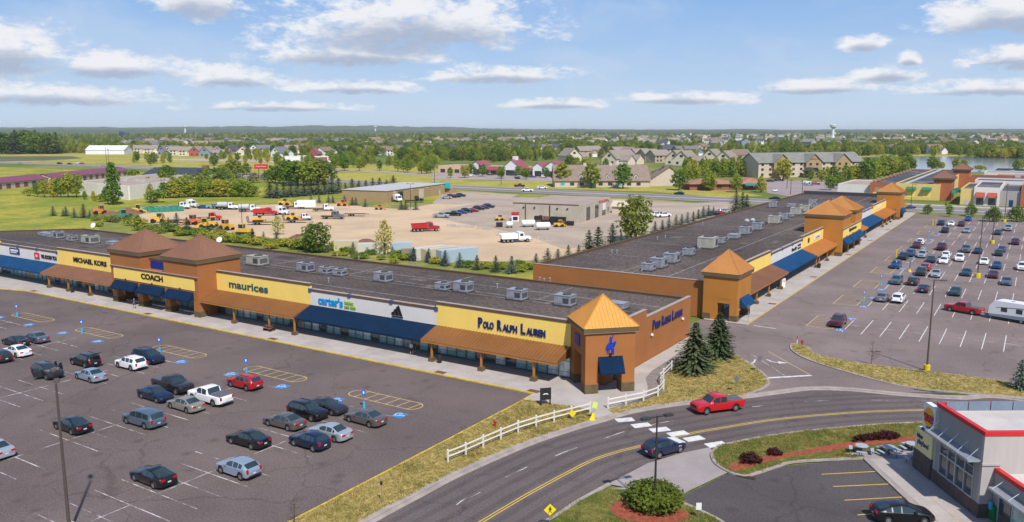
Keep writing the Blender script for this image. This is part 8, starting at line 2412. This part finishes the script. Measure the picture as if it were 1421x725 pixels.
letters('BURGER', .36, M_RED, SG, (-.745, cy, cz + .13), rot_w, width=1.45, bold=.03, depth=.03); letters('KING', .36, M_RED, SG, (-.745, cy, cz - .22), rot_w, width=1.2, bold=.03, depth=.03)
letters('indoor', .45, M_SIGNBLUE, SG, (-.72, 9.0, 3.35), rot_w, width=1.0, bold=.01, depth=.03); letters('playland', .62, M_SIGNBLUE, SG, (-.72, 8.45, 2.75), rot_w, width=1.8, bold=.01, depth=.03)
# patio and walk
pat = [tuple(q[:2]) for q in px_pts([(1169, 631), (1262, 626), (1300, 618), (1300, 640), (1400, 740), (1340, 800), (1293, 725), (1199, 637.5)])]
tag(MB().prism(ccw(pat), -.02, .13, bottom=False).build('restaurant_walk', M_CONC2), kind='structure')
ribbon('walk_kerb', px_line([(1199, 637.5), (1264, 699.5), (1294, 725), (1340, 795)], 2), .25, -.02, .142, M_CURB, None, 'structure')
pa, pb = ground(1199, 637), ground(1294, 725)
dv = (pb - pa).normalized(); nv_ = Vector((-dv.y, dv.x, 0))
if nv_.x < 0: nv_ = -nv_
base_ = [o for o in col.objects if o.name.startswith('restaurant_walk')][0]
for k in range(6):
 for j in range(3):
  a = pa + dv * (.3 + k * 2.35) + nv_ * (.35 + j * 1.55)
  c = [a, a + dv * 2.31, a + dv * 2.31 + nv_ * 1.51, a + nv_ * 1.51]
  MB().hexa([(q.x, q.y, .10) for q in c] + [(q.x, q.y, .139) for q in c]).build('slab', random.choice(M_SLAB), base_)
for k, (a, b_) in enumerate((((1140, 658.5), (1216, 654.5)), ((1156, 675.5), (1233, 672)), ((1172, 694.5), (1253, 690)), ((1190, 715), (1212, 713)))):
 ribbon('stall_line', px_pts([a, b_]), .12, .006, .006, M_YPAINT, [o for o in col.objects if o.name.startswith('restaurant_lot')][0])
ribbon('stall_line', px_pts([(1318, 714), (1332, 730)]), .12, .142, .142, M_YPAINT2, base_)
# picnic tables: round top, four attached benches
pt = thing('picnic_table', 'table', 'table'); m_t = material('pale_blue_grey_table', (.33, .37, .44), var=.1, scale=3, rough=.5); m_l = material('slate_table_legs', (.06, .11, .17), var=.1, rough=.5)
MB().lathe([(.58, .72), (.62, .74), (.62, .78), (.56, .79)], n=8).build('table_top', m_t, pt)
MB().tube((0, 0, 0), (0, 0, .72), .08, n=8).build('pedestal', m_l, pt)
for k in range(4):
 a = R(45 + 90 * k); ca, sa = math.cos(a), math.sin(a)
 q = [(.78, -.42), (1.08, -.50), (1.08, .50), (.78, .42)]
 pts8 = [(x * ca - y * sa, x * sa + y * ca, z) for z in (.43, .48) for x, y in q]
 s_ = MB().hexa(pts8).build('bench_seat', m_t, pt)
 MB().tube((0, 0, .2), (.93 * ca, .93 * sa, .43), .035, n=6).tube((.93 * ca, .93 * sa, .0), (.93 * ca, .93 * sa, .43), .03, n=6).build('bench_arm', m_l, s_)
PT = Proto(pt)
for px, py, lab in ((1195, 631, 'pale picnic table on the grass side end of the patio'), (1233, 633, 'pale picnic table in the middle of the patio'), (1265, 628, 'pale picnic table close to the sign plinth'), (1272, 644, 'pale picnic table close to the glazed front')):
 p = ground(px, py); PT.place((p.x, p.y, .13), R(random.uniform(0, 90)), lab, 'patio picnic tables', 1.0)
p = ground(1380, 724); t = thing('recycling_bin', 'green bin with a blue flap beside the restaurant wall', 'bin', (p.x, p.y, .13), R(33)); g_ = material('green_bin_plastic', (.01, .22, .05), var=.05, rough=.45)
MB().hexa([(-.32, -.32, 0), (.32, -.32, 0), (.32, .32, 0), (-.32, .32, 0), (-.38, -.38, 1.1), (.38, -.38, 1.1), (.38, .38, 1.1), (-.38, .38, 1.1)]).build('bin_body', g_, t); MB().box(-.40, .40, -.40, .40, 1.103, 1.2).build('lid', g_, t); MB().box(-.5, -.39, -.2, .2, .9, 1.5).build('blue_flap', M_ACYAN, t)
# travel trailer behind a red pickup
a, b_ = ground(1313, 430), ground(1360, 438)
hd = math.atan2(a.y - b_.y, a.x - b_.x)
mid = ground(1337, 435)
put_car('pickup', 'red', (mid.x, mid.y + .5, CARZ), hd, 'red pickup truck hitched to the white travel trailer')
ux = Vector((math.cos(hd), math.sin(hd), 0))
c = Vector((mid.x, mid.y + .5, 0)) - ux * 8.6
RV = thing('travel_trailer', 'white travel trailer with grey swooshes hitched to a red pickup', 'trailer', c, hd)
prof = [(-4.2, .55), (4.0, .55), (4.45, .9), (4.25, 2.2), (3.6, 3.0), (3.2, 3.1), (-4.2, 3.1)]
MB().extr_y(prof, -1.22, 1.22).build('body', material('white_gelcoat', (.72, .72, .72), var=.02, rough=.3), RV)
sw = material('grey_graphics', (.22, .25, .30), var=.05, rough=.4)
for y in (-1.235, 1.222):
 MB().extr_y([(-4.15, .58), (4.0, .58), (4.35, .9), (1.2, 1.05), (-4.15, 1.25)], y, y + .013).build('lower_graphic', sw, RV)
 MB().extr_y([(-4, 2.35), (0, 2.25), (3.4, 2.0), (3.2, 2.1), (0, 2.42), (-4, 2.5)], y, y + .013).build('swoosh_graphic', sw, RV)
 for x0, x1, z0, z1 in ((1.6, 2.5, 1.5, 2.2), (-.6, .3, 1.5, 2.2), (-3.4, -2.2, 1.5, 2.2)): piece('window', M_CGLASS, RV, x0, x1, y - .01, y + .022, z0, z1)
 piece('door_edge', M_PLASTIC, RV, -1.6, -1.5, y - .01, y + .022, .7, 2.8)
MB().extr_y([(4.02, .56), (4.47, .9), (4.44, 1.15), (4.1, .9)], -1.1, 1.1).build('nose_panel', M_PLASTIC, RV)
piece('roof_unit', M_PLASTIC, RV, -2.2, -1.2, -.4, .4, 3.1, 3.4); piece('roof_vent', M_GREYROOF, RV, 1, 1.5, -.25, .25, 3.1, 3.2)
MB().box(4.1, 5.5, -.06, .06, .45, .58).build('drawbar', M_PLASTIC, RV); MB().lathe([(.22, 0), (.22, .6), (.1, .7)], (4.75, 0, .58), 10).build('gas_bottle', M_PLASTIC, RV)
tm, rm = wheel_meshes(.36, .22)
for x in (-.5, -1.4):
 for s in (1, -1): w = link('wheel', tm, RV, (x, s * 1.12, .36)); r__ = link('rim', rm, w, (0, s * .1, 0)); r__.rotation_euler = (0, 0, 0 if s > 0 else math.pi)
MB().box(-4.1, 4.0, -1.0, 1.0, .40, .548).build('chassis', M_PLASTIC, RV)
# trucks and machines of the yard
M_RUST = material('rusty_steel', (.17, .085, .055), var=.3, scale=2, rough=.9)
M_YEL = PAINTS['yellow']
TRW, TRR = wheel_meshes(.52, .32)
def wheels(t, xs, y, r=.52):
 for x in xs:
  for s in (1, -1):
   w = link('wheel', TRW, t, (x, s * y, r), scale=(r / .52, 1, r / .52)); q = link('rim', TRR, w, (0, s * .15, 0)); q.rotation_euler = (0, 0, 0 if s > 0 else math.pi)
def cab(t, x0, kind='hood'):
 """cab with its front at +x; returns rear x"""
 if kind == 'hood':
  MB().hexa([(x0 - 1.7, -.85, .75), (x0, -.75, .75), (x0, .75, .75), (x0 - 1.7, .85, .75), (x0 - 1.7, -.8, 1.75), (x0 - .1, -.62, 1.55), (x0 - .1, .62, 1.55), (x0 - 1.7, .8, 1.75)]).build('bonnet', M_PAINT, t)
  piece('grille', M_CHROME, t, x0 - .04, x0 + .03, -.5, .5, .85, 1.45)
  piece('bumper', M_CHROME, t, x0 + .005, x0 + .18, -1.1, 1.1, .45, .75)
  xc = x0 - 1.72
 else: xc = x0
 MB().hexa([(xc - 1.9, -1.1, .8), (xc, -1.1, .8), (xc, 1.1, .8), (xc - 1.9, 1.1, .8), (xc - 1.9, -1.05, 2.75), (xc - .45, -1.0, 2.75), (xc - .45, 1.0, 2.75), (xc - 1.9, 1.05, 2.75)]).build('cab', M_PAINT, t)
 MB().hexa([(xc - .22, -.9, 1.85), (xc - .19, -.9, 1.80), (xc - .19, .9, 1.80), (xc - .22, .9, 1.85), (xc - .46, -.88, 2.6), (xc - .40, -.88, 2.6), (xc - .40, .88, 2.6), (xc - .46, .88, 2.6)]).build('windscreen', M_CGLASS, t)
 for y in (-1.115, 1.06): piece('side_window', M_CGLASS, t, xc - 1.5, xc - .6, y, y + .05, 1.75, 2.45)
 return xc - 1.95
def truck(body):
 t = thing(body + '_truck', 'truck', 'truck')
 if body == 'dump':
  xr = cab(t, 4.1)
  MB().box(-4.0, 2.2, -.45, .45, .55, .8).build('frame', M_PLASTIC, t)
  x1 = xr - .15
  bd = MB()
  bd.hexa([(-4.0, -1.2, 1.0), (x1, -1.2, 1.0), (x1, 1.2, 1.0), (-4.0, 1.2, 1.0), (-4.2, -1.25, 1.1), (x1, -1.25, 1.1), (x1, 1.25, 1.1), (-4.2, 1.25, 1.1)])
  for y in (-1.25, 1.17): bd.hexa([(-4.2, y, 1.103), (x1, y, 1.103), (x1, y + .08, 1.103), (-4.2, y + .08, 1.103), (-4.35, y, 2.35), (x1, y, 2.5), (x1, y + .08, 2.5), (-4.35, y + .08, 2.35)])
  bd.box(x1 - .1, x1, -1.165, 1.165, 1.103, 2.7); bd.hexa([(-4.25, -1.165, 1.103), (-4.17, -1.165, 1.103), (-4.17, 1.165, 1.103), (-4.25, 1.165, 1.103), (-4.4, -1.165, 2.2), (-4.32, -1.165, 2.2), (-4.32, 1.165, 2.2), (-4.4, 1.165, 2.2)])
  bd.build('dump_body', M_PAINT, t)
  for k in range(5):
   for y in (-1.30, 1.252): piece('body_rib', M_PAINT, t, -3.7 + k * .95, -3.6 + k * .95, y, y + .048, 1.1, 2.3)
  MB().hexa([(x1 - .1, -1, 2.72), (x1 + 1.0, -1, 2.9), (x1 + 1.0, 1, 2.9), (x1 - .1, 1, 2.72), (x1 - .1, -1, 2.8), (x1 + 1.0, -1, 2.98), (x1 + 1.0, 1, 2.98), (x1 - .1, 1, 2.8)]).build('cab_shield', M_PAINT, t)
  wheels(t, (3.0, -1.3, -2.5, -3.6), .95)
 elif body == 'semi':
  xr = cab(t, 3.2); MB().box(-3.2, 1.5, -.45, .45, .6, .85).build('frame', M_PLASTIC, t)
  MB().box(xr - 1.4, xr - .02, -1.1, 1.1, .85, 3.2).build('sleeper', M_PAINT, t); MB().lathe([(.3, 0), (.3, 1.2)], (xr - .4, 0, 1.2), 8).build('fifth_wheel', M_PLASTIC, t)
  wheels(t, (2.2, -1.6, -2.8), .95)
 elif body == 'flatbed':
  xr = cab(t, 3.9); MB().box(-3.9, 1.8, -.45, .45, .55, .85).build('frame', M_PLASTIC, t)
  MB().box(-4.1, xr - .2, -1.2, 1.2, .95, 1.12).build('deck', M_RUST, t); MB().box(xr - .3, xr - .18, -1.15, 1.15, 1.123, 2.5).build('headboard', M_PLASTIC, t)
  wheels(t, (2.8, -2.6), .95, .48)
 elif body == 'tank':
  xr = cab(t, 3.9); MB().box(-3.9, 1.8, -.45, .45, .55, .85).build('frame', M_PLASTIC, t)
  MB().lathe([(.3, -4.1), (1.0, -3.9), (1.0, xr - .5), (.3, xr - .3)], (0, 0, 1.95), 16, axis='x').build('tank', material('dull_tank', (.42, .44, .44), var=.1, rough=.5), t)
  wheels(t, (2.8, -2.0, -3.1), .95, .48)
 elif body == 'box':
  xr = cab(t, 3.6, 'flat'); MB().box(-3.6, 1.8, -.45, .45, .55, .85).build('frame', M_PLASTIC, t)
  MB().box(-3.8, xr - .1, -1.2, 1.2, .95, 3.3).build('cargo_box', M_PAINT, t); wheels(t, (2.8, -2.4), .95, .48)
 return Proto(t)
TRUCK = {k: truck(k) for k in ('dump', 'semi', 'flatbed', 'tank', 'box')}
def put_truck(body, colr, px, py, head, label, s=1.0):
 p = ground(px, py); o = TRUCK[body].place((p.x, p.y, -.055), YAW + R(head), label, 'trucks in the yard', s, {M_PAINT.name: PAINTS[colr]}); o['category'] = 'truck'; return o
put_truck('dump', 'red', 591, 321, 14, 'red dump truck parked alone near the middle of the dirt yard')
put_truck('dump', 'white', 716, 336, 16, 'white dump truck beside the white tanks')
put_truck('dump', 'bright red', 369, 299, 6, 'bright red dump truck in the line of parked trucks')
put_truck('semi', 'white', 391, 298, -25, 'white tractor unit nose out beside the bright red dump truck')
put_truck('flatbed', 'white', 408, 290, 5, 'white cabbed flatbed truck behind the white tractor unit')
put_truck('flatbed', 'white', 449, 293, 8, 'white cabbed flatbed truck next to the white box trailer')
put_truck('flatbed', 'grey', 462, 304, -8, 'grey cabbed flatbed truck parked apart in the yard')
put_truck('flatbed', 'white', 420, 305, -12, 'short white truck ahead of the loaded yellow trailer', .8)
put_truck('tank', 'white', 347, 294, 10, 'tank truck behind the bright red dump truck')
put_truck('semi', 'white', 266, 288, -30, 'white tractor unit at the back of the yard by the shrubs')
put_truck('flatbed', 'white', 250, 290, 0, 'white truck beside the green containers')
put_truck('flatbed', 'maroon', 309, 290, 0, 'maroon truck at the back of the yard')
put_truck('tank', 'white', 317, 291, 0, 'tank truck beside the maroon truck')
put_truck('flatbed', 'bright red', 291, 306, 10, 'bright red cabbed flatbed behind the yellow loaders')
put_truck('box', 'white', 549, 280, -50, 'white box truck backed to the tan shed door')
put_truck('flatbed', 'black', 575, 281, 5, 'black flatbed truck along the tan shed')
# wheel loaders and dozers
def loader(kind):
 t = thing('wheel_loader' if kind == 'loader' else 'bulldozer' if kind == 'dozer' else 'skid_loader', 'machine', 'machine')
 k = .62 if kind == 'skid' else 1.0
 MB().hexa([(-3 * k, -.9 * k, .9 * k), (0, -.9 * k, .9 * k), (0, .9 * k, .9 * k), (-3 * k, .9 * k, .9 * k), (-3 * k, -.8 * k, 1.9 * k), (0, -.85 * k, 2.0 * k), (0, .85 * k, 2.0 * k), (-3 * k, .8 * k, 1.9 * k)]).build('engine_cover', M_PAINT, t)
 MB().box(0.01, 1.5 * k, -.75 * k, .75 * k, .8 * k, 1.5 * k).build('front_frame', M_PAINT, t)
 c = MB().box(-.75 * k, .75 * k, -.72 * k, .72 * k, 2.01 * k, 3.1 * k).build('cab_glass', M_CGLASS, t)
 MB().box(-.85 * k, .85 * k, -.8 * k, .8 * k, 3.103 * k, 3.25 * k).build('cab_roof', M_PAINT, t)
 for x in (-.78, .70):
  for y in (-.76, .68): MB().box(x * k, (x + .09) * k, y * k, (y + .09) * k, 2.0 * k, 3.1 * k).build('cab_post', M_PAINT, t)
 if kind != 'dozer':
  for y in (-.6, .5): MB().hexa([(.6 * k, y * k, 1.5 * k), (.9 * k, y * k, 1.9 * k), (.9 * k, (y + .12) * k, 1.9 * k), (.6 * k, (y + .12) * k, 1.5 * k), (2.6 * k, y * k, .5 * k), (2.8 * k, y * k, .8 * k), (2.8 * k, (y + .12) * k, .8 * k), (2.6 * k, (y + .12) * k, .5 * k)]).build('lift_arm', M_PAINT, t)
  MB().extr_y([(2.6 * k, .15 * k), (3.7 * k, .1 * k), (3.75 * k, .2 * k), (2.9 * k, .35 * k), (2.85 * k, .95 * k), (2.65 * k, 1.0 * k)], -1.2 * k, 1.2 * k).build('bucket', M_PAINT, t)
  for x in (-2.0, .9):
   for s in (1, -1): link('wheel', TRW, t, (x * k, s * 1.0 * k, .7 * k), scale=(1.35 * k, 1.3 * k, 1.35 * k))
 else:
  for s in (1, -1): MB().extr_y([(-2.8, .05), (1.2, .05), (1.6, .5), (1.2, .95), (-2.8, .95), (-3.2, .5)], min(s * .92, s * 1.4), max(s * .92, s * 1.4)).build('track', M_PLASTIC, t)
  MB().extr_y([(2.3, .1), (2.45, .1), (2.3, .7), (2.5, 1.2), (2.35, 1.2), (2.15, .7)], -1.6, 1.6).build('blade', M_PAINT, t)
  for y in (-1.2, 1.1): MB().box(1.0, 2.25, y, y + .12, .45, .65).build('push_arm', M_PAINT, t)
 return Proto(t)
MACH = {k: loader(k) for k in ('loader', 'dozer', 'skid')}
def put_mach(kind, colr, px, py, head, label, s=1.0, lift=0):
 p = ground(px, py); o = MACH[kind].place((p.x, p.y, -.055 + lift), YAW + R(head), label, 'machines in the yard', s, {M_PAINT.name: PAINTS[colr]}); o['category'] = 'machine'; return o
put_mach('loader', 'orange', 268, 312, 160, 'amber wheel loader at the end of the machine row, beside a yellow one')
put_mach('loader', 'yellow', 284, 317, 200, 'yellow wheel loader between the amber loader and the tower spruces')
put_mach('dozer', 'yellow', 296, 315, 20, 'yellow bulldozer behind the small spruces, beside a wheel loader')
put_mach('loader', 'yellow', 313, 319, 150, 'yellow wheel loader between two bulldozers')
put_mach('dozer', 'yellow', 336, 326, 170, 'yellow bulldozer at the foot of the slim pole')
put_mach('loader', 'yellow', 222, 309, 10, 'yellow wheel loader by the ramp trailers')
put_mach('loader', 'orange', 141, 297, 40, 'amber loader in the scrap corner of the yard')
put_mach('loader', 'yellow', 192, 296, 20, 'yellow loader beside the green containers')
put_mach('loader', 'green', 172, 304, 30, 'teal machine among scrap at the yard corner')
put_mach('skid', 'yellow', 694, 306, 20, 'yellow skid loader beside the red fuel stand')
put_mach('skid', 'yellow', 777, 315, 15, 'yellow skid loader parked by the pallets of the block garage', 1.1)
put_mach('skid', 'orange', 527, 291, 0, 'orange skid loader at the yard edge near the tan shed')
put_mach('loader', 'orange', 476, 286, 0, 'orange loader by the yard fence near the evergreens', .8)
put_mach('loader', 'yellow', 396, 285, 0, 'yellow loader behind the white tractor unit', .9)
# trailers carrying machines
def flat_trailer(px, py, head, label, ramp=True):
 p = ground(px, py); t = thing('equipment_trailer', label, 'trailer', (p.x, p.y, -.055), YAW + R(head))
 MB().box(-3.6, 3.6, -1.2, 1.2, .75, .95).build('deck', M_RUST, t); MB().box(3.61, 5.2, -.1, .1, .7, .85).build('drawbar', M_PLASTIC, t)
 if ramp:
  for y in (-1.1, .4): MB().hexa([(-3.75, y, .96), (-3.65, y, .96), (-3.65, y + .7, .96), (-3.75, y + .7, .96), (-4.05, y, 2.8), (-3.95, y, 2.8), (-3.95, y + .7, 2.8), (-4.05, y + .7, 2.8)]).build('ramp', M_RUST, t)
 wheels(t, (-.6, -1.7), 1.0, .4)
flat_trailer(361, 312, 2, 'equipment trailer with raised ramps carrying a small yellow dozer'); put_mach('dozer', 'yellow', 361, 312, 5, 'small yellow dozer loaded on a ramp trailer behind the lone yard tree', .7, .96)
flat_trailer(410, 309, 2, 'equipment trailer carrying a yellow skid loader'); put_mach('skid', 'yellow', 407, 309, 5, 'yellow skid loader loaded on a trailer beside the lone yard tree', 1.2, .96)
flat_trailer(244, 309, 5, 'empty equipment trailer with two upright ramps')
flat_trailer(492, 300, 0, 'empty low trailer behind the grey flatbed', False)
# containers and box trailers
def container(px, py, head, colr, label, L_=6.1, h=2.6, wheels_=False):
 p = ground(px, py); t = thing('container' if not wheels_ else 'box_trailer', label, 'container' if not wheels_ else 'trailer', (p.x, p.y, -.055), YAW + R(head), )
 z = .9 if wheels_ else .05
 MB().box(-L_ / 2, L_ / 2, -1.22, 1.22, z, z + h).build('shell', PAINTS[colr], t)
 n = int(L_ / .55)
 for k in range(n):
  for y in (-1.26, 1.222): piece('side_rib', PAINTS[colr], t, -L_ / 2 + .2 + k * .55, -L_ / 2 + .42 + k * .55, y, y + .038, z + .15, z + h - .15)
 for y in (-1.18, .03): piece('end_door', PAINTS[colr], t, L_ / 2 + .003, L_ / 2 + .05, y, y + 1.15, z + .1, z + h - .1)
 if wheels_: wheels(t, (-L_ / 2 + .9, -L_ / 2 + 2.0), .95, .45)
 else:
  for y in (-1.2, 1.1): piece('skid_rail', M_PLASTIC, t, -L_ / 2, L_ / 2, y, y + .1, 0, .048)
 return t
container(481, 348, 8, 'cream', 'cream storage container behind the long roof, nearest the broad dark tree')
container(517, 352, 10, 'bone', 'off white storage container half hidden by the open yellow green tree', 7)
container(557, 352, 14, 'steel', 'steel blue box beside the tan container', 5, 2.8)
container(575, 359, 10, 'tan', 'tan storage container beside the steel blue box', 6.1)
container(597, 359, 38, 'bone', 'off white storage container in the row of three', 9, 2.8); container(610, 360, 38, 'cream', 'cream storage container between white and steel blue ones', 9, 2.8); container(635, 363, 36, 'steel', 'steel blue storage container at the end of the row', 10, 3.0)
container(426, 290, 3, 'white', 'white box trailer behind the yellow skid loader trailer', 7, 2.5, True)
for k in range(7): container(199 + k * 8, 294.5 - k * .35, -50, 'green', 'green open top waste container in the line at the back of the yard', 6.0, 1.7)['group'] = 'green waste containers'
# tanks, pallets, fuel stand, scrap
def tank(px, py, r_, L_, label):
 p = ground(px, py); t = thing('storage_tank', label, 'tank', (p.x, p.y, -.055), YAW + R(8))
 MB().lathe([(r_ * .5, -L_ / 2), (r_, -L_ / 2 + .3), (r_, L_ / 2 - .3), (r_ * .5, L_ / 2)], (0, 0, r_ + .35), 16, axis='x').build('shell', M_WHITE, t)
 for x in (-L_ * .3, L_ * .3): piece('saddle', M_PLASTIC, t, x - .15, x + .15, -r_ * .7, r_ * .7, 0, .6)
tank(733, 315, .95, 4.4, 'white fuel tank between two others in front of the block garage'); tank(753.5, 319, 1.0, 4.6, 'white fuel tank behind the white dump truck'); tank(707, 316, .8, 2.2, 'small white tank beside the black box')
p = ground(693, 315); t = thing('steel_box', 'black steel box beside the small white tank', 'box', (p.x, p.y, -.055), YAW); MB().box(-1, 1, -.7, .7, 0, 1.3).build('box', M_PLASTIC, t); MB().box(-1.05, 1.05, -.75, .75, 1.303, 1.4).build('lid', M_PLASTIC, t)
p = ground(715, 307); t = thing('fuel_stand', 'red topped fuel stand before the block garage', 'fuel stand', (p.x, p.y, -.055), YAW); MB().box(-1.2, 1.2, -.8, .8, 0, 1.9).build('cabinet', M_WHITE, t); MB().lathe([(.3, -1.3), (.6, -1.2), (.6, 1.2), (.3, 1.3)], (0, 0, 2.5), 12, axis='x').build('red_tank', PAINTS['red'], t); piece('pump', M_PLASTIC, t, -.8, .8, -.86, -.802, .4, 1.6)
p = ground(770, 312); t = thing('pallet_stack', 'dark stack of pallets and racks against the block garage', 'pallets', (p.x, p.y, -.055), R(9))
for k in range(9): piece('pallet', M_PLASTIC if k % 3 else M_RUST, t, -7 + (k % 5) * 2.7, -4.7 + (k % 5) * 2.7, -.6 + (k // 5) * .2, 1.2, (k // 5) * 1.4, 1.35 + (k // 5) * 1.2)
def scrap(px, py, r_, label, seed):
 p = ground(px, py); q = random.Random(seed); t = thing('scrap_pile', label, 'scrap pile', (p.x, p.y, -.055))
 mb = MB()
 for k in range(70):
  a, rr_ = q.uniform(0, 6.28), r_ * math.sqrt(q.random()); z = max(.1, (1 - rr_ / r_) * r_ * .45 * q.uniform(.5, 1.1)); s = q.uniform(.2, .6)
  x, y = rr_ * math.cos(a), rr_ * math.sin(a); d = rand_unit(q) * q.uniform(.4, 1.4)
  mb.tube((x, y, z), (x + d.x, y + d.y, max(.05, z + d.z * .5)), s * .25, s * .2, 4)
 tag(mb.build('scrap_pieces', M_RUST, t), kind='stuff')
 MB().lathe([(r_, 0), (r_ * .7, r_ * .2), (r_ * .2, r_ * .42)], n=12).build('mound', M_RUST, t)
scrap(415, 335, 4.5, 'rusty brown scrap heap beside the broad dark tree', 1); scrap(508, 343, 5, 'rusty scrap and racks behind the cream container', 2); scrap(178, 297, 5, 'dark scrap heap beside the teal machine', 3); scrap(155, 302, 5, 'rusty scrap heap at the yard corner', 4)
for k, (px, py) in enumerate(((626, 315), (640, 316), (652, 316), (668, 318), (676, 319), (696, 327), (752, 332), (764, 333))):
 p = ground(px, py); o = link('concrete_block', MB().box(-1.4, 1.4, -.3, .3, 0, .8).box(-1.2, 1.2, -.25, .25, .803, .85).mesh('concrete_block', M_CONC), None, (p.x, p.y, -.055), YAW + R(-8)); tag(o, 'pale concrete barrier block lying along the yard paving', 'barrier', 'barrier blocks in the yard')
# cars in the yard and on the far road
YC = [('pickup', 'silver', 612.5, 302, 'silver pickup truck at the front of the yard car line'), ('pickup', 'black', 629.5, 299.5, 'black pickup truck behind the silver one in the yard line'), ('sedan', 'blue', 640, 296.5, 'blue sedan in the yard line of parked cars'), ('suv', 'black', 648, 295, 'black suv beside the red one in the yard line'),
  ('sedan', 'red', 656, 294, 'red sedan in the yard line of parked cars'), ('suv', 'charcoal', 664.5, 291.5, 'charcoal suv in the yard line of parked cars'), ('sedan', 'maroon', 671, 290, 'maroon sedan in the yard line of parked cars'), ('suv', 'navy', 678.5, 288.5, 'navy suv at the far end of the yard line')]
for kind, colr, px, py, lab in YC:
 p = ground(px, py); put_car(kind, colr, (p.x, p.y, -.05), YAW + R(-12), lab, 'cars lined up in the yard')
FC = [('sedan', 'silver', 620, 276, -5, 'silver sedan by the teal sign of the tan shed'), ('suv', 'maroon', 627, 274.5, -5, 'maroon suv by the teal sign of the tan shed'), ('sedan', 'black', 632.5, 274, -5, 'black sedan by the teal sign of the tan shed'), ('suv', 'charcoal', 639.5, 273, -5, 'charcoal suv by the teal sign of the tan shed'),
  ('pickup', 'maroon', 721, 259.5, -8, 'maroon pickup truck on the far road'), ('pickup', 'white', 732, 266, 172, 'white pickup truck on the far road'), ('minivan', 'white', 752.6, 262, -8, 'white van on the far road before the brown roofed hall'), ('sedan', 'navy', 942.5, 270, 145, 'navy sedan on the far road by the brick restaurant'),
  ('sedan', 'black', 1075, 277, 150, 'black sedan on the far road near the rooftop edge'), ('sedan', 'white', 1076.5, 266, 60, 'white car at the hotel drive'), ('suv', 'silver', 28, 228, 165, 'silver suv on the highway'), ('suv', 'black', 83, 228, -12, 'black suv on the highway behind a black sedan'), ('sedan', 'black', 97, 228.5, -12, 'black sedan on the highway'),
  ('minivan', 'white', 108, 227.5, -12, 'white van on the highway beside a red car'), ('sedan', 'red', 114, 228, -12, 'red car on the highway beside a white van'), ('sedan', 'silver', 144, 231.5, 165, 'silver sedan on the highway by the two thin poles'), ('pickup', 'white', 909, 301, 20, 'white pickup truck behind the block garage, first of two'), ('pickup', 'white', 920, 301.5, 20, 'white pickup truck behind the block garage, second of two'),
  ('suv', 'navy', 990, 299, 10, 'navy suv parked behind the ochre building, beside red and silver cars'), ('sedan', 'red', 998, 297.5, 10, 'red sedan parked behind the ochre building'), ('suv', 'silver', 1005, 296, 10, 'silver suv parked behind the ochre building'), ('sedan', 'black', 1069, 252.5, -8, 'black sedan in the hotel car park'), ('pickup', 'navy', 1081, 251.5, -8, 'navy pickup truck in the hotel car park'),
  ('suv', 'white', 1119, 254.5, 5, 'white suv in the hotel car park'), ('sedan', 'pale blue', 1122, 257.5, 5, 'pale blue sedan in the hotel car park'), ('suv', 'red', 1132, 256.5, -10, 'red suv in the hotel car park'), ('sedan', 'black', 1167, 258.5, 5, 'black sedan in the hotel car park by the trees'), ('sedan', 'red', 1168, 252, 5, 'red sedan in the hotel car park by the trees'),
  ('sedan', 'white', 653.5, 244.5, 0, 'white sedan before the shop row'), ('suv', 'charcoal', 660.6, 243, 0, 'charcoal suv before the shop row'), ('suv', 'black', 680, 243.5, 5, 'black suv before the shop row'), ('suv', 'silver', 705.6, 241, 30, 'silver suv under the main gable of the shop row'), ('sedan', 'black', 718, 248.5, -60, 'black sedan near the road side of the shop row'), ('sedan', 'blue', 739, 246.5, 0, 'blue sedan at the end of the shop row'),
  ('pickup', 'red', 38, 258, 0, 'red pickup truck at the maroon storage rows'), ('suv', 'black', 49, 258, 0, 'black suv at the maroon storage rows'), ('suv', 'black', 225, 236, -10, 'black suv by the charcoal showroom'), ('suv', 'charcoal', 294, 240, -15, 'charcoal suv past the brick end of the charcoal showroom'),
  ('sedan', 'blue', 283, 289.5, 0, 'blue car at the back of the truck yard'), ('pickup', 'sky blue', 297, 289.5, 0, 'sky blue pickup truck at the back of the truck yard'), ('sedan', 'blue', 1262, 289.5, 10, 'blue car behind the far ochre tower')]
for kind, colr, px, py, hd_, lab in FC:
 p = ground(px, py); put_car(kind, colr, (p.x, p.y, -.03), YAW + R(hd_), lab, 'cars away from the outlet lots', True)
# red billboard
p = ground(363, 246); t = thing('billboard', 'red billboard with white lettering above the thicket', 'billboard', (p.x, p.y, -.05), YAW + R(6))
hb = 18 * CAM_H / 66
MB().box(-4.2, 4.2, -.25, .25, hb - 2.9, hb).build('panel', M_SIGNRED, t); letters('Snap Fitness', 1.0, M_WHITE, t, (0, -.28, hb - 1.4), fr, width=6.4, depth=.05)
for x in (-1.8, 1.6): MB().box(x, x + .35, -.2, .2, 0, hb - 2.903).build('post', M_POLE, t)
